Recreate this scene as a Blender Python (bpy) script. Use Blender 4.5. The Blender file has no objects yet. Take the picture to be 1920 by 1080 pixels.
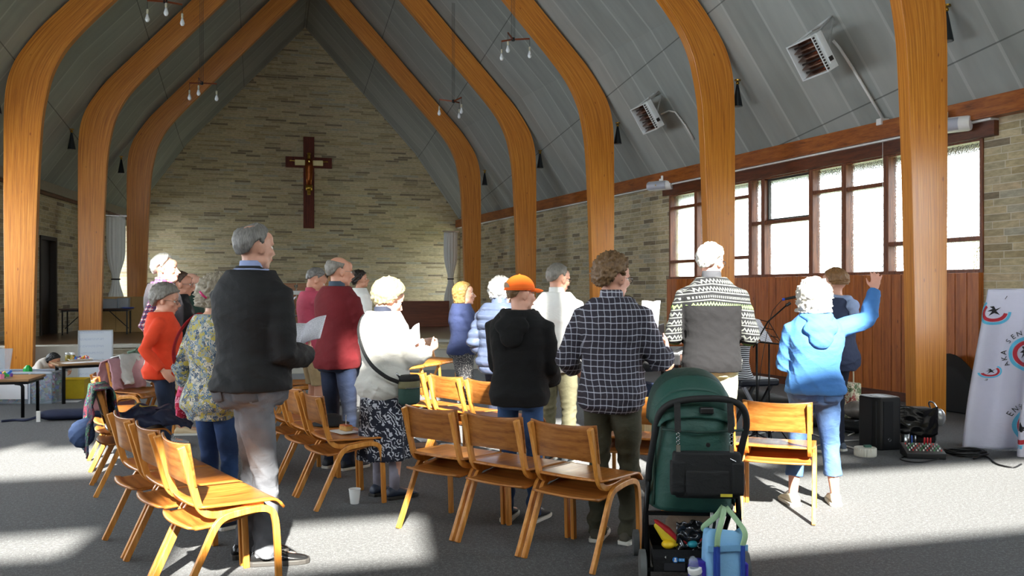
import bpy, math, random
import numpy as np
from mathutils import Vector, Matrix, Euler, noise

random.seed(7)
V = Vector
C = bpy.context.scene.collection
sc = bpy.context.scene
PI = math.pi
R = math.radians

# ------------------------------------------------------------------ camera, world, sun, exposure
F = 1650.0            # focal length in pixels of the 1920 px frame
HOR = 544.0           # horizon row
EYE = 1.47            # camera height
PHI = math.atan(470.0 / F)   # the hall's long axis is turned this much from the view
cam_d = bpy.data.cameras.new('camera')
cam = bpy.data.objects.new('camera', cam_d)
C.objects.link(cam)
cam.location = (0, 0, EYE)
cam.rotation_euler = (PI / 2, 0, 0)
cam_d.sensor_width = 36
cam_d.lens = F / 1920 * 36
cam_d.shift_y = (HOR - 540.0) / 1920.0
cam_d.clip_end = 300
sc.camera = cam
sc.view_settings.view_transform = 'Standard'
sc.view_settings.look = 'None'
sc.view_settings.gamma = 1
sc.view_settings.use_curve_mapping = False
sc.view_settings.exposure = 0.85
try:
    sc.cycles.use_denoising = True
    sc.cycles.max_bounces = 10
    sc.cycles.diffuse_bounces = 6
    sc.cycles.transparent_max_bounces = 12
    sc.cycles.sample_clamp_indirect = 6
except Exception:
    pass
world = bpy.data.worlds.new('world')
sc.world = world
world.use_nodes = True
bg = world.node_tree.nodes['Background']
bg.inputs['Color'].default_value = (0.86, 0.93, 1.0, 1)
bg.inputs['Strength'].default_value = 7.0
# sunlight falls through openings added in the unseen west gable, over the photographer's shoulder
SUN_T = math.tan(R(33))
SUN_H = V((-0.15, 0.9887))
sun_d = bpy.data.lights.new('sun', 'SUN')
sun_d.energy = 22.0
sun_d.angle = R(1.1)
sun_d.color = (1.0, 0.95, 0.86)
sun = bpy.data.objects.new('sun', sun_d)
C.objects.link(sun)
sun.rotation_euler = V((SUN_H.x, SUN_H.y, -SUN_T)).to_track_quat('-Z', 'Y').to_euler()
sun.location = (0, -6, 8)

SP, CP = math.sin(PHI), math.cos(PHI)


def W(t, s, z=0.0):
    """hall coordinates (t across, s along, z up) -> world"""
    return V((-SP * s + CP * t, CP * s + SP * t, z))


def px(u, v, d):
    return V(((u - 960) / F * d, d, EYE - (v - HOR) / F * d))


def fl(u, v):
    d = F * EYE / (v - HOR)
    return V(((u - 960) / F * d, d, 0))


def ray_s(u, s):
    """depth at which the ray of column u meets the cross plane s"""
    r = (u - 960) / F
    return s / (CP - SP * r)


def side_wall(u, right=True):
    """(s, depth) where pixel column u meets the side wall"""
    r = (u - 960) / F
    if right:
        d = 9.25 / (CP * r + SP + .108 * (CP - SP * r))
    else:
        d = 6.65 / (-(CP * r + SP) + .108 * (CP - SP * r))
    return d * (CP - SP * r), d


def wall_t(s, right=True):
    return 9.25 - .108 * s if right else -6.65 + .108 * s


# ------------------------------------------------------------------ objects and tags
def tag(o, label=None, cat=None, group=None, kind=None):
    if label: o['label'] = label
    if cat: o['category'] = cat
    if group: o['group'] = group
    if kind: o['kind'] = kind
    return o


def empty(name, loc=(0, 0, 0), rz=0.0, label=None, cat=None, group=None):
    o = bpy.data.objects.new(name, None)
    o.empty_display_size = .1
    C.objects.link(o)
    o.location = loc
    o.rotation_euler = (0, 0, rz)
    return tag(o, label, cat, group)


def copy_tree(o, parent=None):
    c = o.copy()
    C.objects.link(c)
    if parent is not None:
        c.parent = parent
    for ch in list(o.children):
        copy_tree(ch, c)
    return c


class MB:
    """collects vertices and faces of one mesh"""
    def __init__(s):
        s.v = []; s.f = []; s.uv = {}

    def add(s, vs, fs):
        k = len(s.v)
        s.v += [tuple(p) for p in vs]
        s.f += [tuple(i + k for i in f) for f in fs]
        return k

    def box(s, c, h, m=None):
        vs = [V((c[0] + sx * h[0], c[1] + sy * h[1], c[2] + sz * h[2])) for sx in (-1, 1) for sy in (-1, 1) for sz in (-1, 1)]
        if m is not None: vs = [m @ p for p in vs]
        s.add(vs, [(0, 1, 3, 2), (4, 6, 7, 5), (0, 4, 5, 1), (2, 3, 7, 6), (0, 2, 6, 4), (1, 5, 7, 3)])
        return s

    def bb(s, x0, x1, y0, y1, z0, z1):
        return s.box(((x0 + x1) / 2, (y0 + y1) / 2, (z0 + z1) / 2), (abs(x1 - x0) / 2, abs(y1 - y0) / 2, abs(z1 - z0) / 2))

    def bar(s, a, b, w, h, up=V((0, 0, 1))):
        a = V(a); b = V(b); d = (b - a).normalized()
        x = d.cross(up)
        if x.length < 1e-4: x = d.cross(V((0, 1, 0)))
        x.normalize(); y = x.cross(d)
        vs = [p + x * sx * w / 2 + y * sy * h / 2 for p in (a, b) for sx, sy in ((-1, -1), (1, -1), (1, 1), (-1, 1))]
        s.add(vs, [(3, 2, 1, 0), (4, 5, 6, 7), (0, 1, 5, 4), (1, 2, 6, 5), (2, 3, 7, 6), (3, 0, 4, 7)])
        return s

    def rings(s, rr, cap=True, closed=False):
        """rr: list of equally long rings of points"""
        n = len(rr[0]); k = len(s.v)
        for r_ in rr: s.v += [tuple(p) for p in r_]
        m = len(rr)
        for i in range(m - 1 + (1 if closed else 0)):
            a = k + i * n; b = k + ((i + 1) % m) * n
            for j in range(n):
                j2 = (j + 1) % n
                s.f.append((a + j, a + j2, b + j2, b + j))
        if cap and not closed:
            s.f.append(tuple(k + j for j in reversed(range(n))))
            s.f.append(tuple(k + (m - 1) * n + j for j in range(n)))
        return s

    def tube(s, pts, rad, n=10, ref=None, cap=True, round_end=False):
        pts = [V(p) for p in pts]
        m = len(pts)
        if not isinstance(rad, (list, tuple)): rad = [rad] * m
        rr = []
        prev = None
        for i, p in enumerate(pts):
            d = (pts[min(i + 1, m - 1)] - pts[max(i - 1, 0)])
            if d.length < 1e-9: d = V((0, 0, 1))
            d.normalize()
            if prev is None:
                a = ref.copy() if ref is not None else (V((1, 0, 0)) if abs(d.x) < .8 else V((0, 1, 0)))
            else:
                a = prev
            a = (a - d * a.dot(d))
            if a.length < 1e-6: a = V((0, 1, 0)) - d * d.y
            a.normalize(); b = d.cross(a); prev = a
            r_ = rad[i]
            ra, rb = (r_ if isinstance(r_, (list, tuple)) else (r_, r_))
            rr.append([p + a * ra * math.cos(2 * PI * j / n) + b * rb * math.sin(2 * PI * j / n) for j in range(n)])
        if round_end:
            def capr(ring, p, d, sgn):
                return [[p + (q - p) * .75 + d * sgn * (q - p).length * .5 for q in ring], [p + (q - p) * .3 + d * sgn * (q - p).length * .85 for q in ring]]
            d1 = (pts[-1] - pts[-2]).normalized(); d0 = (pts[0] - pts[1]).normalized()
            e = capr(rr[-1], pts[-1], d1, 1); b0 = capr(rr[0], pts[0], d0, 1)
            rr = [b0[1], b0[0]] + rr + e
        return s.rings(rr, cap)

    def lathe(s, prof, c=(0, 0, 0), n=20, m=None):
        """prof: (r, z) pairs bottom to top"""
        rr = []
        for r_, z in prof:
            ring = [V((c[0] + max(r_, 1e-4) * math.cos(2 * PI * j / n), c[1] + max(r_, 1e-4) * math.sin(2 * PI * j / n), c[2] + z)) for j in range(n)]
            if m is not None: ring = [m @ p for p in ring]
            rr.append(ring)
        return s.rings(rr)

    def ball(s, c, r_, n=14, m=None, rot=None):
        if not isinstance(r_, (list, tuple)): r_ = (r_, r_, r_)
        rr = []
        k = max(6, n // 2 + 1)
        for i in range(k + 1):
            th = PI * (i + .001) / (k + .002) - PI / 2
            ring = []
            for j in range(n):
                a = 2 * PI * j / n
                p = V((r_[0] * math.cos(th) * math.cos(a), r_[1] * math.cos(th) * math.sin(a), r_[2] * math.sin(th)))
                if rot is not None: p = rot @ p
                p = p + V(c)
                if m is not None: p = m @ p
                ring.append(p)
            rr.append(ring)
        return s.rings(rr)

    def sheet(s, prof, w0, w1, th, f, smooth=1):
        """a strip of thickness th following the 2-D polyline prof, extruded from w0 to w1; f(a, b, w) -> point"""
        p = catmull(prof, smooth) if smooth > 1 else [V((a, b)) for a, b in prof]
        m = len(p); rows = []
        for i in range(m):
            d = p[min(i + 1, m - 1)] - p[max(i - 1, 0)]
            d.normalize(); nrm = V((-d.y, d.x)) * th / 2
            a, b = p[i] + nrm, p[i] - nrm
            rows.append([f(a.x, a.y, w0), f(a.x, a.y, w1), f(b.x, b.y, w1), f(b.x, b.y, w0)])
        return s.rings(rows)

    def grid(s, fn, nu, nv):
        k = len(s.v)
        for i in range(nu + 1):
            for j in range(nv + 1):
                s.v.append(tuple(fn(i / nu, j / nv)))
        for i in range(nu):
            for j in range(nv):
                a = k + i * (nv + 1) + j
                s.f.append((a, a + nv + 1, a + nv + 2, a + 1))
        return s

    def mesh(s, name):
        me = bpy.data.meshes.new(name)
        me.from_pydata(s.v, [], s.f)
        me.update()
        return me

    def build(s, name, mat, parent=None, smooth=False, bevel=0, solid=0, sub=0, rz=None, seg=2, angle=None):
        me = s.mesh(name)
        o = bpy.data.objects.new(name, me)
        C.objects.link(o)
        if isinstance(mat, (list, tuple)):
            for m_ in mat: me.materials.append(m_)
        elif mat is not None:
            me.materials.append(mat)
        if smooth:
            me.polygons.foreach_set('use_smooth', [True] * len(me.polygons))
        if solid:
            m_ = o.modifiers.new('solid', 'SOLIDIFY'); m_.thickness = solid; m_.offset = 0
        if bevel:
            m_ = o.modifiers.new('bevel', 'BEVEL'); m_.width = bevel; m_.segments = seg; m_.limit_method = 'ANGLE'; m_.angle_limit = R(35)
        if sub:
            m_ = o.modifiers.new('sub', 'SUBSURF'); m_.levels = sub; m_.render_levels = sub
        if smooth and (bevel or angle):
            try:
                me.set_sharp_from_angle(angle=R(angle or 35))
            except Exception:
                pass
        if parent is not None: o.parent = parent
        if rz is not None: o.rotation_euler = (0, 0, rz)
        return o


def catmull(p, k=6):
    p = [V(q) for q in p]
    if len(p) < 3: return p
    out = []
    q = [p[0] * 2 - p[1]] + p + [p[-1] * 2 - p[-2]]
    for i in range(1, len(q) - 2):
        a, b, c, d = q[i - 1], q[i], q[i + 1], q[i + 2]
        for j in range(k):
            t = j / k
            out.append(.5 * ((2 * b) + (c - a) * t + (2 * a - 5 * b + 4 * c - d) * t * t + (3 * b - a - 3 * c + d) * t ** 3))
    out.append(p[-1].copy())
    return out


def lerp(a, b, t): return a + (b - a) * t


def interp(x, tab):
    """piecewise linear over rows (x, a, b, ...)"""
    if x <= tab[0][0]: return list(tab[0][1:])
    for r0, r1 in zip(tab, tab[1:]):
        if x <= r1[0]:
            t = (x - r0[0]) / (r1[0] - r0[0])
            t = t * t * (3 - 2 * t)
            return [lerp(a, b, t) for a, b in zip(r0[1:], r1[1:])]
    return list(tab[-1][1:])


# ------------------------------------------------------------------ materials
def srgb(h):
    if isinstance(h, str):
        h = h.lstrip('#'); c = [int(h[i:i + 2], 16) / 255 for i in (0, 2, 4)]
    else:
        c = list(h)
    return tuple((x / 12.92 if x <= .04045 else ((x + .055) / 1.055) ** 2.4) for x in c) + (1.0,)


class NT:
    def __init__(s, name):
        s.m = bpy.data.materials.new(name)
        s.m.use_nodes = True
        s.t = s.m.node_tree
        s.b = s.t.nodes['Principled BSDF']
        s.out = s.t.nodes['Material Output']

    def n(s, typ, **kw):
        nd = s.t.nodes.new(typ)
        for k, v in kw.items():
            if k.startswith('i_'):
                key = k[2:]
                key = int(key) if key.isdigit() else key.replace('_', ' ')
                val = v
                if hasattr(val, 'is_linked') or hasattr(val, 'links'):
                    s.t.links.new(val, nd.inputs[key])
                else:
                    nd.inputs[key].default_value = val
            else:
                setattr(nd, k, v)
        return nd

    def l(s, a, b): s.t.links.new(a, b)

    def coord(s, which='Object'): return s.n('ShaderNodeTexCoord').outputs[which]

    def map(s, vec, scale=(1, 1, 1), rot=(0, 0, 0), loc=(0, 0, 0)):
        nd = s.n('ShaderNodeMapping'); s.l(vec, nd.inputs['Vector'])
        nd.inputs['Scale'].default_value = scale; nd.inputs['Rotation'].default_value = rot; nd.inputs['Location'].default_value = loc
        return nd.outputs[0]

    def noise(s, vec, scale=5, detail=3, rough=.5, dist=0, out='Fac'):
        nd = s.n('ShaderNodeTexNoise'); s.l(vec, nd.inputs['Vector'])
        nd.inputs['Scale'].default_value = scale; nd.inputs['Detail'].default_value = detail
        nd.inputs['Roughness'].default_value = rough; nd.inputs['Distortion'].default_value = dist
        return nd.outputs[out]

    def ramp(s, fac, stops, interp='LINEAR'):
        nd = s.n('ShaderNodeValToRGB'); s.l(fac, nd.inputs[0])
        cr = nd.color_ramp; cr.interpolation = interp
        while len(cr.elements) < len(stops): cr.elements.new(.5)
        for e, (p, c) in zip(cr.elements, stops):
            e.position = p
            e.color = srgb(c) if isinstance(c, str) else ((c, c, c, 1) if isinstance(c, (int, float)) else c)
        return nd.outputs[0]

    def mix(s, fac, a, b, mode='MIX'):
        nd = s.n('ShaderNodeMix', data_type='RGBA', blend_type=mode)
        for k, v in ((0, fac), (6, a), (7, b)):
            if isinstance(v, str): v = srgb(v)
            if hasattr(v, 'links'): s.l(v, nd.inputs[k])
            else: nd.inputs[k].default_value = v
        return nd.outputs[2]

    def math(s, op, a, b=None, c=None):
        nd = s.n('ShaderNodeMath', operation=op)
        for k, v in enumerate((a, b, c)):
            if v is None: continue
            if hasattr(v, 'links'): s.l(v, nd.inputs[k])
            else: nd.inputs[k].default_value = v
        return nd.outputs[0]

    def xyz(s, vec):
        nd = s.n('ShaderNodeSeparateXYZ'); s.l(vec, nd.inputs[0]); return nd.outputs

    def vec(s, x=0, y=0, z=0):
        nd = s.n('ShaderNodeCombineXYZ')
        for k, v in enumerate((x, y, z)):
            if hasattr(v, 'links'): s.l(v, nd.inputs[k])
            else: nd.inputs[k].default_value = v
        return nd.outputs[0]

    def bump(s, h, strength=.3, dist=.01):
        nd = s.n('ShaderNodeBump'); nd.inputs['Strength'].default_value = strength; nd.inputs['Distance'].default_value = dist
        s.l(h, nd.inputs['Height']); s.l(nd.outputs[0], s.b.inputs['Normal'])

    def set(s, col=None, rough=None, metal=None, **kw):
        if col is not None:
            if isinstance(col, str): col = srgb(col)
            if hasattr(col, 'links'): s.l(col, s.b.inputs['Base Color'])
            else: s.b.inputs['Base Color'].default_value = col
        if rough is not None:
            if hasattr(rough, 'links'): s.l(rough, s.b.inputs['Roughness'])
            else: s.b.inputs['Roughness'].default_value = rough
        if metal is not None: s.b.inputs['Metallic'].default_value = metal
        for k, v in kw.items(): s.b.inputs[k.replace('_', ' ')].default_value = v
        return s.m


_mc = {}


def plain(col, rough=.6, metal=0.0, var=.12, scale=18, name=None, bump=0.0):
    key = ('p', col, rough, metal, var, scale, bump)
    if key in _mc: return _mc[key]
    k = NT(name or 'plain'); co = k.coord()
    n_ = k.noise(co, scale, 3)
    c = srgb(col)
    hi = tuple(min(1, x * (1 + var)) for x in c[:3]) + (1,); lo = tuple(x * (1 - var) for x in c[:3]) + (1,)
    k.set(k.mix(n_, lo, hi), rough, metal)
    if bump: k.bump(k.noise(co, scale * 6, 2), bump, .002)
    _mc[key] = k.m
    return k.m


def cloth(col, rough=.85, var=.18, weave=260, wr=.35, fade=None, name='fabric', sheen=.0):
    key = ('c', col, rough, var, weave, wr, fade, sheen)
    if key in _mc: return _mc[key]
    k = NT(name); co = k.coord()
    n_ = k.noise(co, 9, 5, .6)
    c = srgb(col)
    hi = tuple(min(1, x * (1 + var)) for x in c[:3]) + (1,); lo = tuple(x * (1 - var) for x in c[:3]) + (1,)
    base = k.mix(n_, lo, hi)
    if fade: base = k.mix(k.ramp(k.noise(co, 3.2, 3), [(.42, 0.0), (.66, 1.0)]), base, srgb(fade))
    k.set(base, rough)
    if sheen: k.b.inputs['Sheen Weight'].default_value = sheen
    fine = k.noise(co, weave, 2)
    fold = k.noise(k.map(co, (1, 1, 1.6)), 11, 3, .55, .8)
    h = k.math('ADD', k.math('MULTIPLY', fine, .12), fold)
    k.bump(h, wr, .02)
    _mc[key] = k.m
    return k.m


def wood(dark, mid, light, rough=.35, axis='x', scale=1.0, name='wood', knots=False, coat=.15, uv=False):
    key = ('w', dark, mid, light, rough, axis, scale, knots, uv)
    if key in _mc: return _mc[key]
    k = NT(name)
    co = k.coord('UV' if uv else 'Object')
    st = {'x': (1.2, 16, 16), 'y': (16, 1.2, 16), 'z': (16, 16, 1.2)}[axis]
    st = tuple(a * scale for a in st)
    if uv: st = (.45, 26, 26)
    g = k.noise(k.map(co, st), 2.2, 6, .6, .25)
    g2 = k.noise(k.map(co, tuple(a * 4 for a in st)), 3, 3)
    col = k.ramp(k.math('ADD', k.math('MULTIPLY', g, .75), k.math('MULTIPLY', g2, .25)), [(.3, dark), (.5, mid), (.72, light)])
    if knots:
        vo = k.n('ShaderNodeTexVoronoi'); k.l(k.map(co, tuple(3.2 * (.35 if a < 10 * scale else 1) for a in st)), vo.inputs['Vector']); vo.inputs['Scale'].default_value = 2.2
        kn = k.ramp(vo.outputs['Distance'], [(.03, 1.0), (.085, 0.0)])
        col = k.mix(k.math('MULTIPLY', kn, .75), col, dark, 'MULTIPLY')
    k.set(col, rough)
    k.b.inputs['Coat Weight'].default_value = coat
    k.b.inputs['Coat Roughness'].default_value = .25
    k.bump(g2, .08, .002)
    _mc[key] = k.m
    return k.m

# ================================================================== THE HALL
ROT = math.atan2(SP, CP)
S0, S1 = -2.5, 28.0          # west gable behind the camera, altar wall
EAVE = 3.72
KZ = 5.85                    # ceiling height above the arches' knees


def hw(s): return 4.83 + (16.02 - s) * .11     # half span between the columns' inner faces


def ridge_z(s): return KZ + 1.096 * (hw(s) - .07 - .0) - .1


CEN = 1.3


def brick_mat(name, along, w, h, cols, mortar, msize=.006, rough=.9):
    k = NT(name); o = k.xyz(k.coord())
    a = o[1] if along == 'y' else o[0]
    wob = k.noise(k.coord(), 1.5, 2)
    zz = k.math('ADD', o[2], k.math('MULTIPLY', wob, .012))
    vec = k.vec(a, zz, 0)
    # every course has its own stone lengths
    row = k.math('FLOOR', k.math('DIVIDE', zz, h))
    wn = k.n('ShaderNodeTexWhiteNoise', noise_dimensions='1D'); k.l(row, wn.inputs['W'])
    a2 = k.math('MULTIPLY', k.math('ADD', a, k.math('MULTIPLY', wn.outputs[0], 7.0)), k.math('ADD', .8, k.math('MULTIPLY', wn.outputs[0], .5)))
    col_i = k.math('FLOOR', k.math('DIVIDE', a2, w))
    fx = k.math('FRACT', k.math('DIVIDE', a2, w)); fz = k.math('FRACT', k.math('DIVIDE', zz, h))
    ex = k.math('MINIMUM', fx, k.math('SUBTRACT', 1.0, fx)); ez = k.math('MINIMUM', fz, k.math('SUBTRACT', 1.0, fz))
    mx = k.math('LESS_THAN', ex, msize / w); mz = k.math('LESS_THAN', ez, msize / h)
    mort = k.math('MAXIMUM', mx, mz)
    w2 = k.n('ShaderNodeTexWhiteNoise', noise_dimensions='2D'); k.l(k.vec(col_i, row, 0), w2.inputs['Vector'])
    n_ = len(cols)
    stone = k.ramp(w2.outputs[0], [(i / n_, c) for i, c in enumerate(cols)], 'CONSTANT')
    grain = k.noise(k.map(k.coord(), (3, 3, 9)), 3, 5, .65)
    stone = k.mix(.75, stone, k.ramp(grain, [(.25, .45), (.5, .8), (.8, 1.25)]), 'MULTIPLY')
    col = k.mix(mort, stone, mortar)
    k.set(col, rough)
    hgt = k.math('ADD', k.math('MULTIPLY', k.math('SUBTRACT', 1.0, mort), .8), k.math('MULTIPLY', grain, .5))
    k.bump(hgt, .6, .012)
    return k.m


COLS = ['#c9b795', '#c4b591', '#b3a583', '#cbbd99', '#b9ae8f', '#8d806a', '#c2b698', '#b5a57f', '#c9bc9a', '#a39576', '#c0b18b', '#b6b09b', '#ccbd96', '#ab9f80', '#c1b392', '#bdb08e', '#c7b993']
m_far = brick_mat('long thin stone bricks', 'x', .52, .066, COLS, '#c6bfa6', .003)
m_side = brick_mat('stone bricks', 'y', .42, .088, COLS[::-1], '#c8c1ad', .005)
m_step = brick_mat('step bricks', 'x', .40, .09, COLS, '#b4ae9d', .007)

# carpet
k = NT('grey flecked carpet'); co = k.coord()
fleck = k.noise(co, 110, 3, .8)
fleck2 = k.noise(co, 42, 4, .8)
patch = k.noise(co, .9, 4, .6)
cc = k.ramp(k.math('ADD', k.math('MULTIPLY', fleck, .55), k.math('MULTIPLY', fleck2, .45)), [(.40, '#08090a'), (.5, '#1e1f21'), (.60, '#5d5f63')])
cc = k.mix(.5, cc, k.ramp(patch, [(.35, .72), (.65, 1.0)]), 'MULTIPLY')
k.set(cc, .95)
k.b.inputs['Sheen Weight'].default_value = .15
k.bump(k.noise(co, 240, 2), .5, .006)
m_carpet = k.m

# painted roof boards with pale joint lines
k = NT('grey painted roof boards'); o = k.xyz(k.coord())
fy = k.math('FRACT', k.math('DIVIDE', o[1], .62))
ln = k.math('LESS_THAN', k.math('MINIMUM', fy, k.math('SUBTRACT', 1.0, fy)), .035)
row = k.math('FLOOR', k.math('DIVIDE', o[1], .62))
wn = k.n('ShaderNodeTexWhiteNoise', noise_dimensions='1D'); k.l(row, wn.inputs['W'])
zc = k.math('ADD', o[2], k.math('MULTIPLY', o[1], .121))
seam = k.math('LESS_THAN', k.math('FRACT', k.math('DIVIDE', k.math('ADD', zc, .55), 1.93)), .008)
dirt = k.noise(k.map(k.coord(), (.5, 2.2, .5)), 2.2, 4)
base = k.ramp(k.math('ADD', k.math('MULTIPLY', wn.outputs[0], .4), k.math('MULTIPLY', dirt, .6)), [(.25, '#8b908c'), (.75, '#a5a9a5')])
base = k.mix(k.math('MULTIPLY', ln, .5), base, '#bcc0bd')
base = k.mix(k.math('MULTIPLY', seam, .7), base, '#4a4d4a')
k.set(base, .75); k.bump(k.math('ADD', k.math('MULTIPLY', ln, .4), dirt), .15, .01)
m_roof = k.m

m_rib = wood('#97500f', '#cd7d1e', '#e5a040', .38, 'x', 1.0, 'laminated arch timber', True, .25, True)
m_trimw = wood('#5e2d0e', '#94501b', '#b06a2a', .45, 'y', .6, 'eaves timber')
m_trimd = wood('#331607', '#57290f', '#70381a', .45, 'y', .6, 'dark eaves board')
m_panel = wood('#74380f', '#a85a1c', '#c0722e', .4, 'z', .7, 'upright pine boards', True)
m_frame = wood('#3d1c0b', '#6e3a1b', '#8f5430', .45, 'z', .9, 'window timber')
m_stage = wood('#3a2a1c', '#5b4430', '#6f5640', .28, 'x', .5, 'stage floor boards')
m_dark = plain('#1b1512', .6, name='dark door')
m_slab = plain('#a9a69b', .8, var=.12, scale=9, name='pale stone slab')
m_white = plain('#e8e8e6', .5, var=.03)
m_black = plain('#141416', .45, var=.1)
m_blackm = plain('#18191b', .35, .6, var=.1)
m_steel = plain('#b9bcc0', .25, 1.0, var=.05)
m_brass = plain('#b08a3a', .3, 1.0, var=.1)


def struct(name, mb, mat, **kw):
    o = mb.build(name, mat, rz=ROT, **kw)
    o['kind'] = 'structure'
    return o


# floor
mb = MB(); mb.add([(-8, S0 - .3, 0), (11, S0 - .3, 0), (11, S1 + .3, 0), (-8, S1 + .3, 0), (-8, S0 - .3, -.15), (11, S0 - .3, -.15), (11, S1 + .3, -.15), (-8, S1 + .3, -.15)],
               [(0, 1, 2, 3), (7, 6, 5, 4), (0, 4, 5, 1), (1, 5, 6, 2), (2, 6, 7, 3), (3, 7, 4, 0)])
struct('floor', mb, m_carpet)


# side walls, with openings given as (s0, s1, z0, z1)
def wall_with_holes(right, s0, s1, z0, z1, holes, th=.28):
    mb = MB()
    ss = sorted({s0, s1} | {h[0] for h in holes} | {h[1] for h in holes})
    sg = 1 if right else -1
    for a, b in zip(ss, ss[1:]):
        cuts = sorted([(h[2], h[3]) for h in holes if h[0] <= a + 1e-6 and h[1] >= b - 1e-6])
        z = z0
        for c0, c1 in cuts + [(z1, z1)]:
            if c0 > z + 1e-4:
                ta, tb = wall_t(a, right), wall_t(b, right)
                q = [(ta, a), (tb, b), (tb + sg * th, b), (ta + sg * th, a)]
                vs = [(x, y, z) for x, y in q] + [(x, y, c0) for x, y in q]
                mb.add(vs, [(0, 1, 5, 4), (1, 2, 6, 5), (2, 3, 7, 6), (3, 0, 4, 7), (3, 2, 1, 0), (4, 5, 6, 7)])
            z = c1
    return mb


SILL = 1.68
HEAD = 3.31
sW = lambda u: side_wall(u)[0]
WIN0, WIN1 = sW(1845), sW(1256)        # the long window strip in view
side_holes = [(26.1, 27.7, .7, HEAD), (WIN0, WIN1, SILL, HEAD), (4.3, 6.9, .9, HEAD), (.4, 3.2, .9, HEAD)]  # the two nearest openings are out of view, added for skylight
struct('wall_right', wall_with_holes(True, S0, S1, -.1, EAVE + .25, side_holes), m_side)
sdoor, _ = side_wall(80, False); sdoor2, _ = side_wall(112, False)
struct('wall_left', wall_with_holes(False, S0, S1, -.1, EAVE + .25, [(26.1, 27.4, .7, HEAD), (20.35, 21.35, .5, 2.62), (13.4, 17.0, 1.2, HEAD), (9.2, 12.6, 1.2, HEAD), (4.6, 8.0, 1.2, HEAD), (0, 3.4, 1.2, HEAD)]), m_side)  # nave openings out of view, added to let in fill light

# altar wall (gable) and west gable with the openings added for the sun
def gable(s, th, holes, mb=None):
    """wall across the hall at s, as vertical strips cut by holes (t0, t1, z0, z1)"""
    mb = mb or MB()
    tl, tr = wall_t(s, False) - .05, wall_t(s, True) + .05
    tt = {tl, CEN, tr}
    for h in holes: tt |= {h[0], h[1]}
    tt = sorted(x for x in tt if tl <= x <= tr)
    kt = (CEN - hw(s) - .0, CEN + hw(s) + .0)
    tt = sorted(set(tt) | {kt[0] + .07, kt[1] - .07})
    def top(t):
        d = abs(t - CEN); kk = hw(s) - .07
        if d < kk: return KZ + 1.096 * (kk - d) + .12
        wv = (tr - tl) / 2 - .05
        return lerp(KZ, EAVE, (d - kk) / (wv - kk)) + .12
    for a, b in zip(tt, tt[1:]):
        mid = (a + b) / 2
        cuts = sorted([(h[2], h[3]) for h in holes if h[0] <= a + 1e-6 and h[1] >= b - 1e-6])
        z = -.1
        ends = cuts + [None]
        for e in ends:
            if e is None: za, zb = top(a), top(b)
            else: za = zb = min(e[0], min(top(a), top(b)))
            if min(za, zb) > z + 1e-4:
                vs = [(a, s, z), (b, s, z), (b, s + th, z), (a, s + th, z), (a, s, za), (b, s, zb), (b, s + th, zb), (a, s + th, za)]
                mb.add(vs, [(3, 2, 1, 0), (4, 5, 6, 7), (0, 1, 5, 4), (1, 2, 6, 5), (2, 3, 7, 6), (3, 0, 4, 7)])
            if e is not None: z = e[1]
    return mb


struct('wall_altar', gable(S1, .3, []), m_far)
# west gable: unseen openings, added and shaped to place the sun patches
def west(t0, t1, f0, f1):
    """opening in the west gable that lights the floor strip t0..t1, f0..f1 (or the same rays at head height)"""
    g = (f0 + f1) / 2 - S0
    sh = .129 * g
    return (t0 - sh, t1 - sh, SUN_T * (f0 - S0) / .9917, SUN_T * (f1 - S0) / .9917)


LIT = [(2.62, 6.3, 4.35, 6.35), (2.62, 4.35, 6.55, 9.7), (4.42, 5.0, 6.55, 6.9),
       (1.25, 2.5, 7.75, 10.5), (1.25, 2.5, 10.9, 13.6), (.82, 1.18, 7.75, 9.1),
       (-.45, .95, 4.75, 5.95),
       (-2.5, -1.0, 5.35, 6.15), (-2.75, -1.05, 7.65, 9.3),
       (-1.0, -.15, 10.8, 11.7)]
west_holes = [west(*q) for q in LIT]
struct('wall_west', gable(S0 - .3, .3, west_holes), m_side)


# ceiling: two slopes following the arches
def roof(side):
    mb = MB(); n = 24
    rows = []
    for i in range(n + 1):
        s = lerp(S0 - .3, S1 + .3, i / n)
        w = wall_t(s, True) - CEN
        kk = hw(s) - .07
        prof = [(w + .35, EAVE - .35 * (KZ - EAVE) / (w - kk)), (kk, KZ), (0, KZ + 1.096 * kk)]
        rows.append([(CEN + side * d, s, z) for d, z in prof] + [(CEN + side * d, s, z + .18) for d, z in reversed(prof)])
    mb.rings([[V(p) for p in r_] for r_ in rows])
    return mb


struct('ceiling_left', roof(-1), m_roof)
struct('ceiling_right', roof(1), m_roof)


# eaves boards
def along_wall(right, s0, s1, z0, z1, t_in, t_out=0.0):
    """a board fixed to the side wall"""
    mb = MB(); sg = -1 if right else 1
    q = []
    for s in (s0, s1):
        t = wall_t(s, right)
        q += [(t + sg * t_in, s), (t + sg * t_out, s)]
    vs = [(x, y, z) for z in (z0, z1) for x, y in q]
    mb.add(vs, [(0, 1, 3, 2), (4, 6, 7, 5), (0, 4, 5, 1), (2, 3, 7, 6), (0, 2, 6, 4), (1, 5, 7, 3)])
    return mb


struct('trim_1', along_wall(True, S0, S1, EAVE - .22, EAVE + .02, .16), m_trimw)
struct('trim_2', along_wall(True, sW(1873), WIN1 + .15, HEAD - .02, EAVE - .25, .07), m_trimd)
struct('trim_3', along_wall(True, sW(1873), S1, EAVE - .25, EAVE - .225, .12), m_white)
struct('trim_4', along_wall(False, S0, S1, EAVE - .18, EAVE + .02, .14), plain('#8d8578', .6))
struct('trim_5', along_wall(False, S0, S1, EAVE - .24, EAVE - .18, .08), m_trimd)
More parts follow.
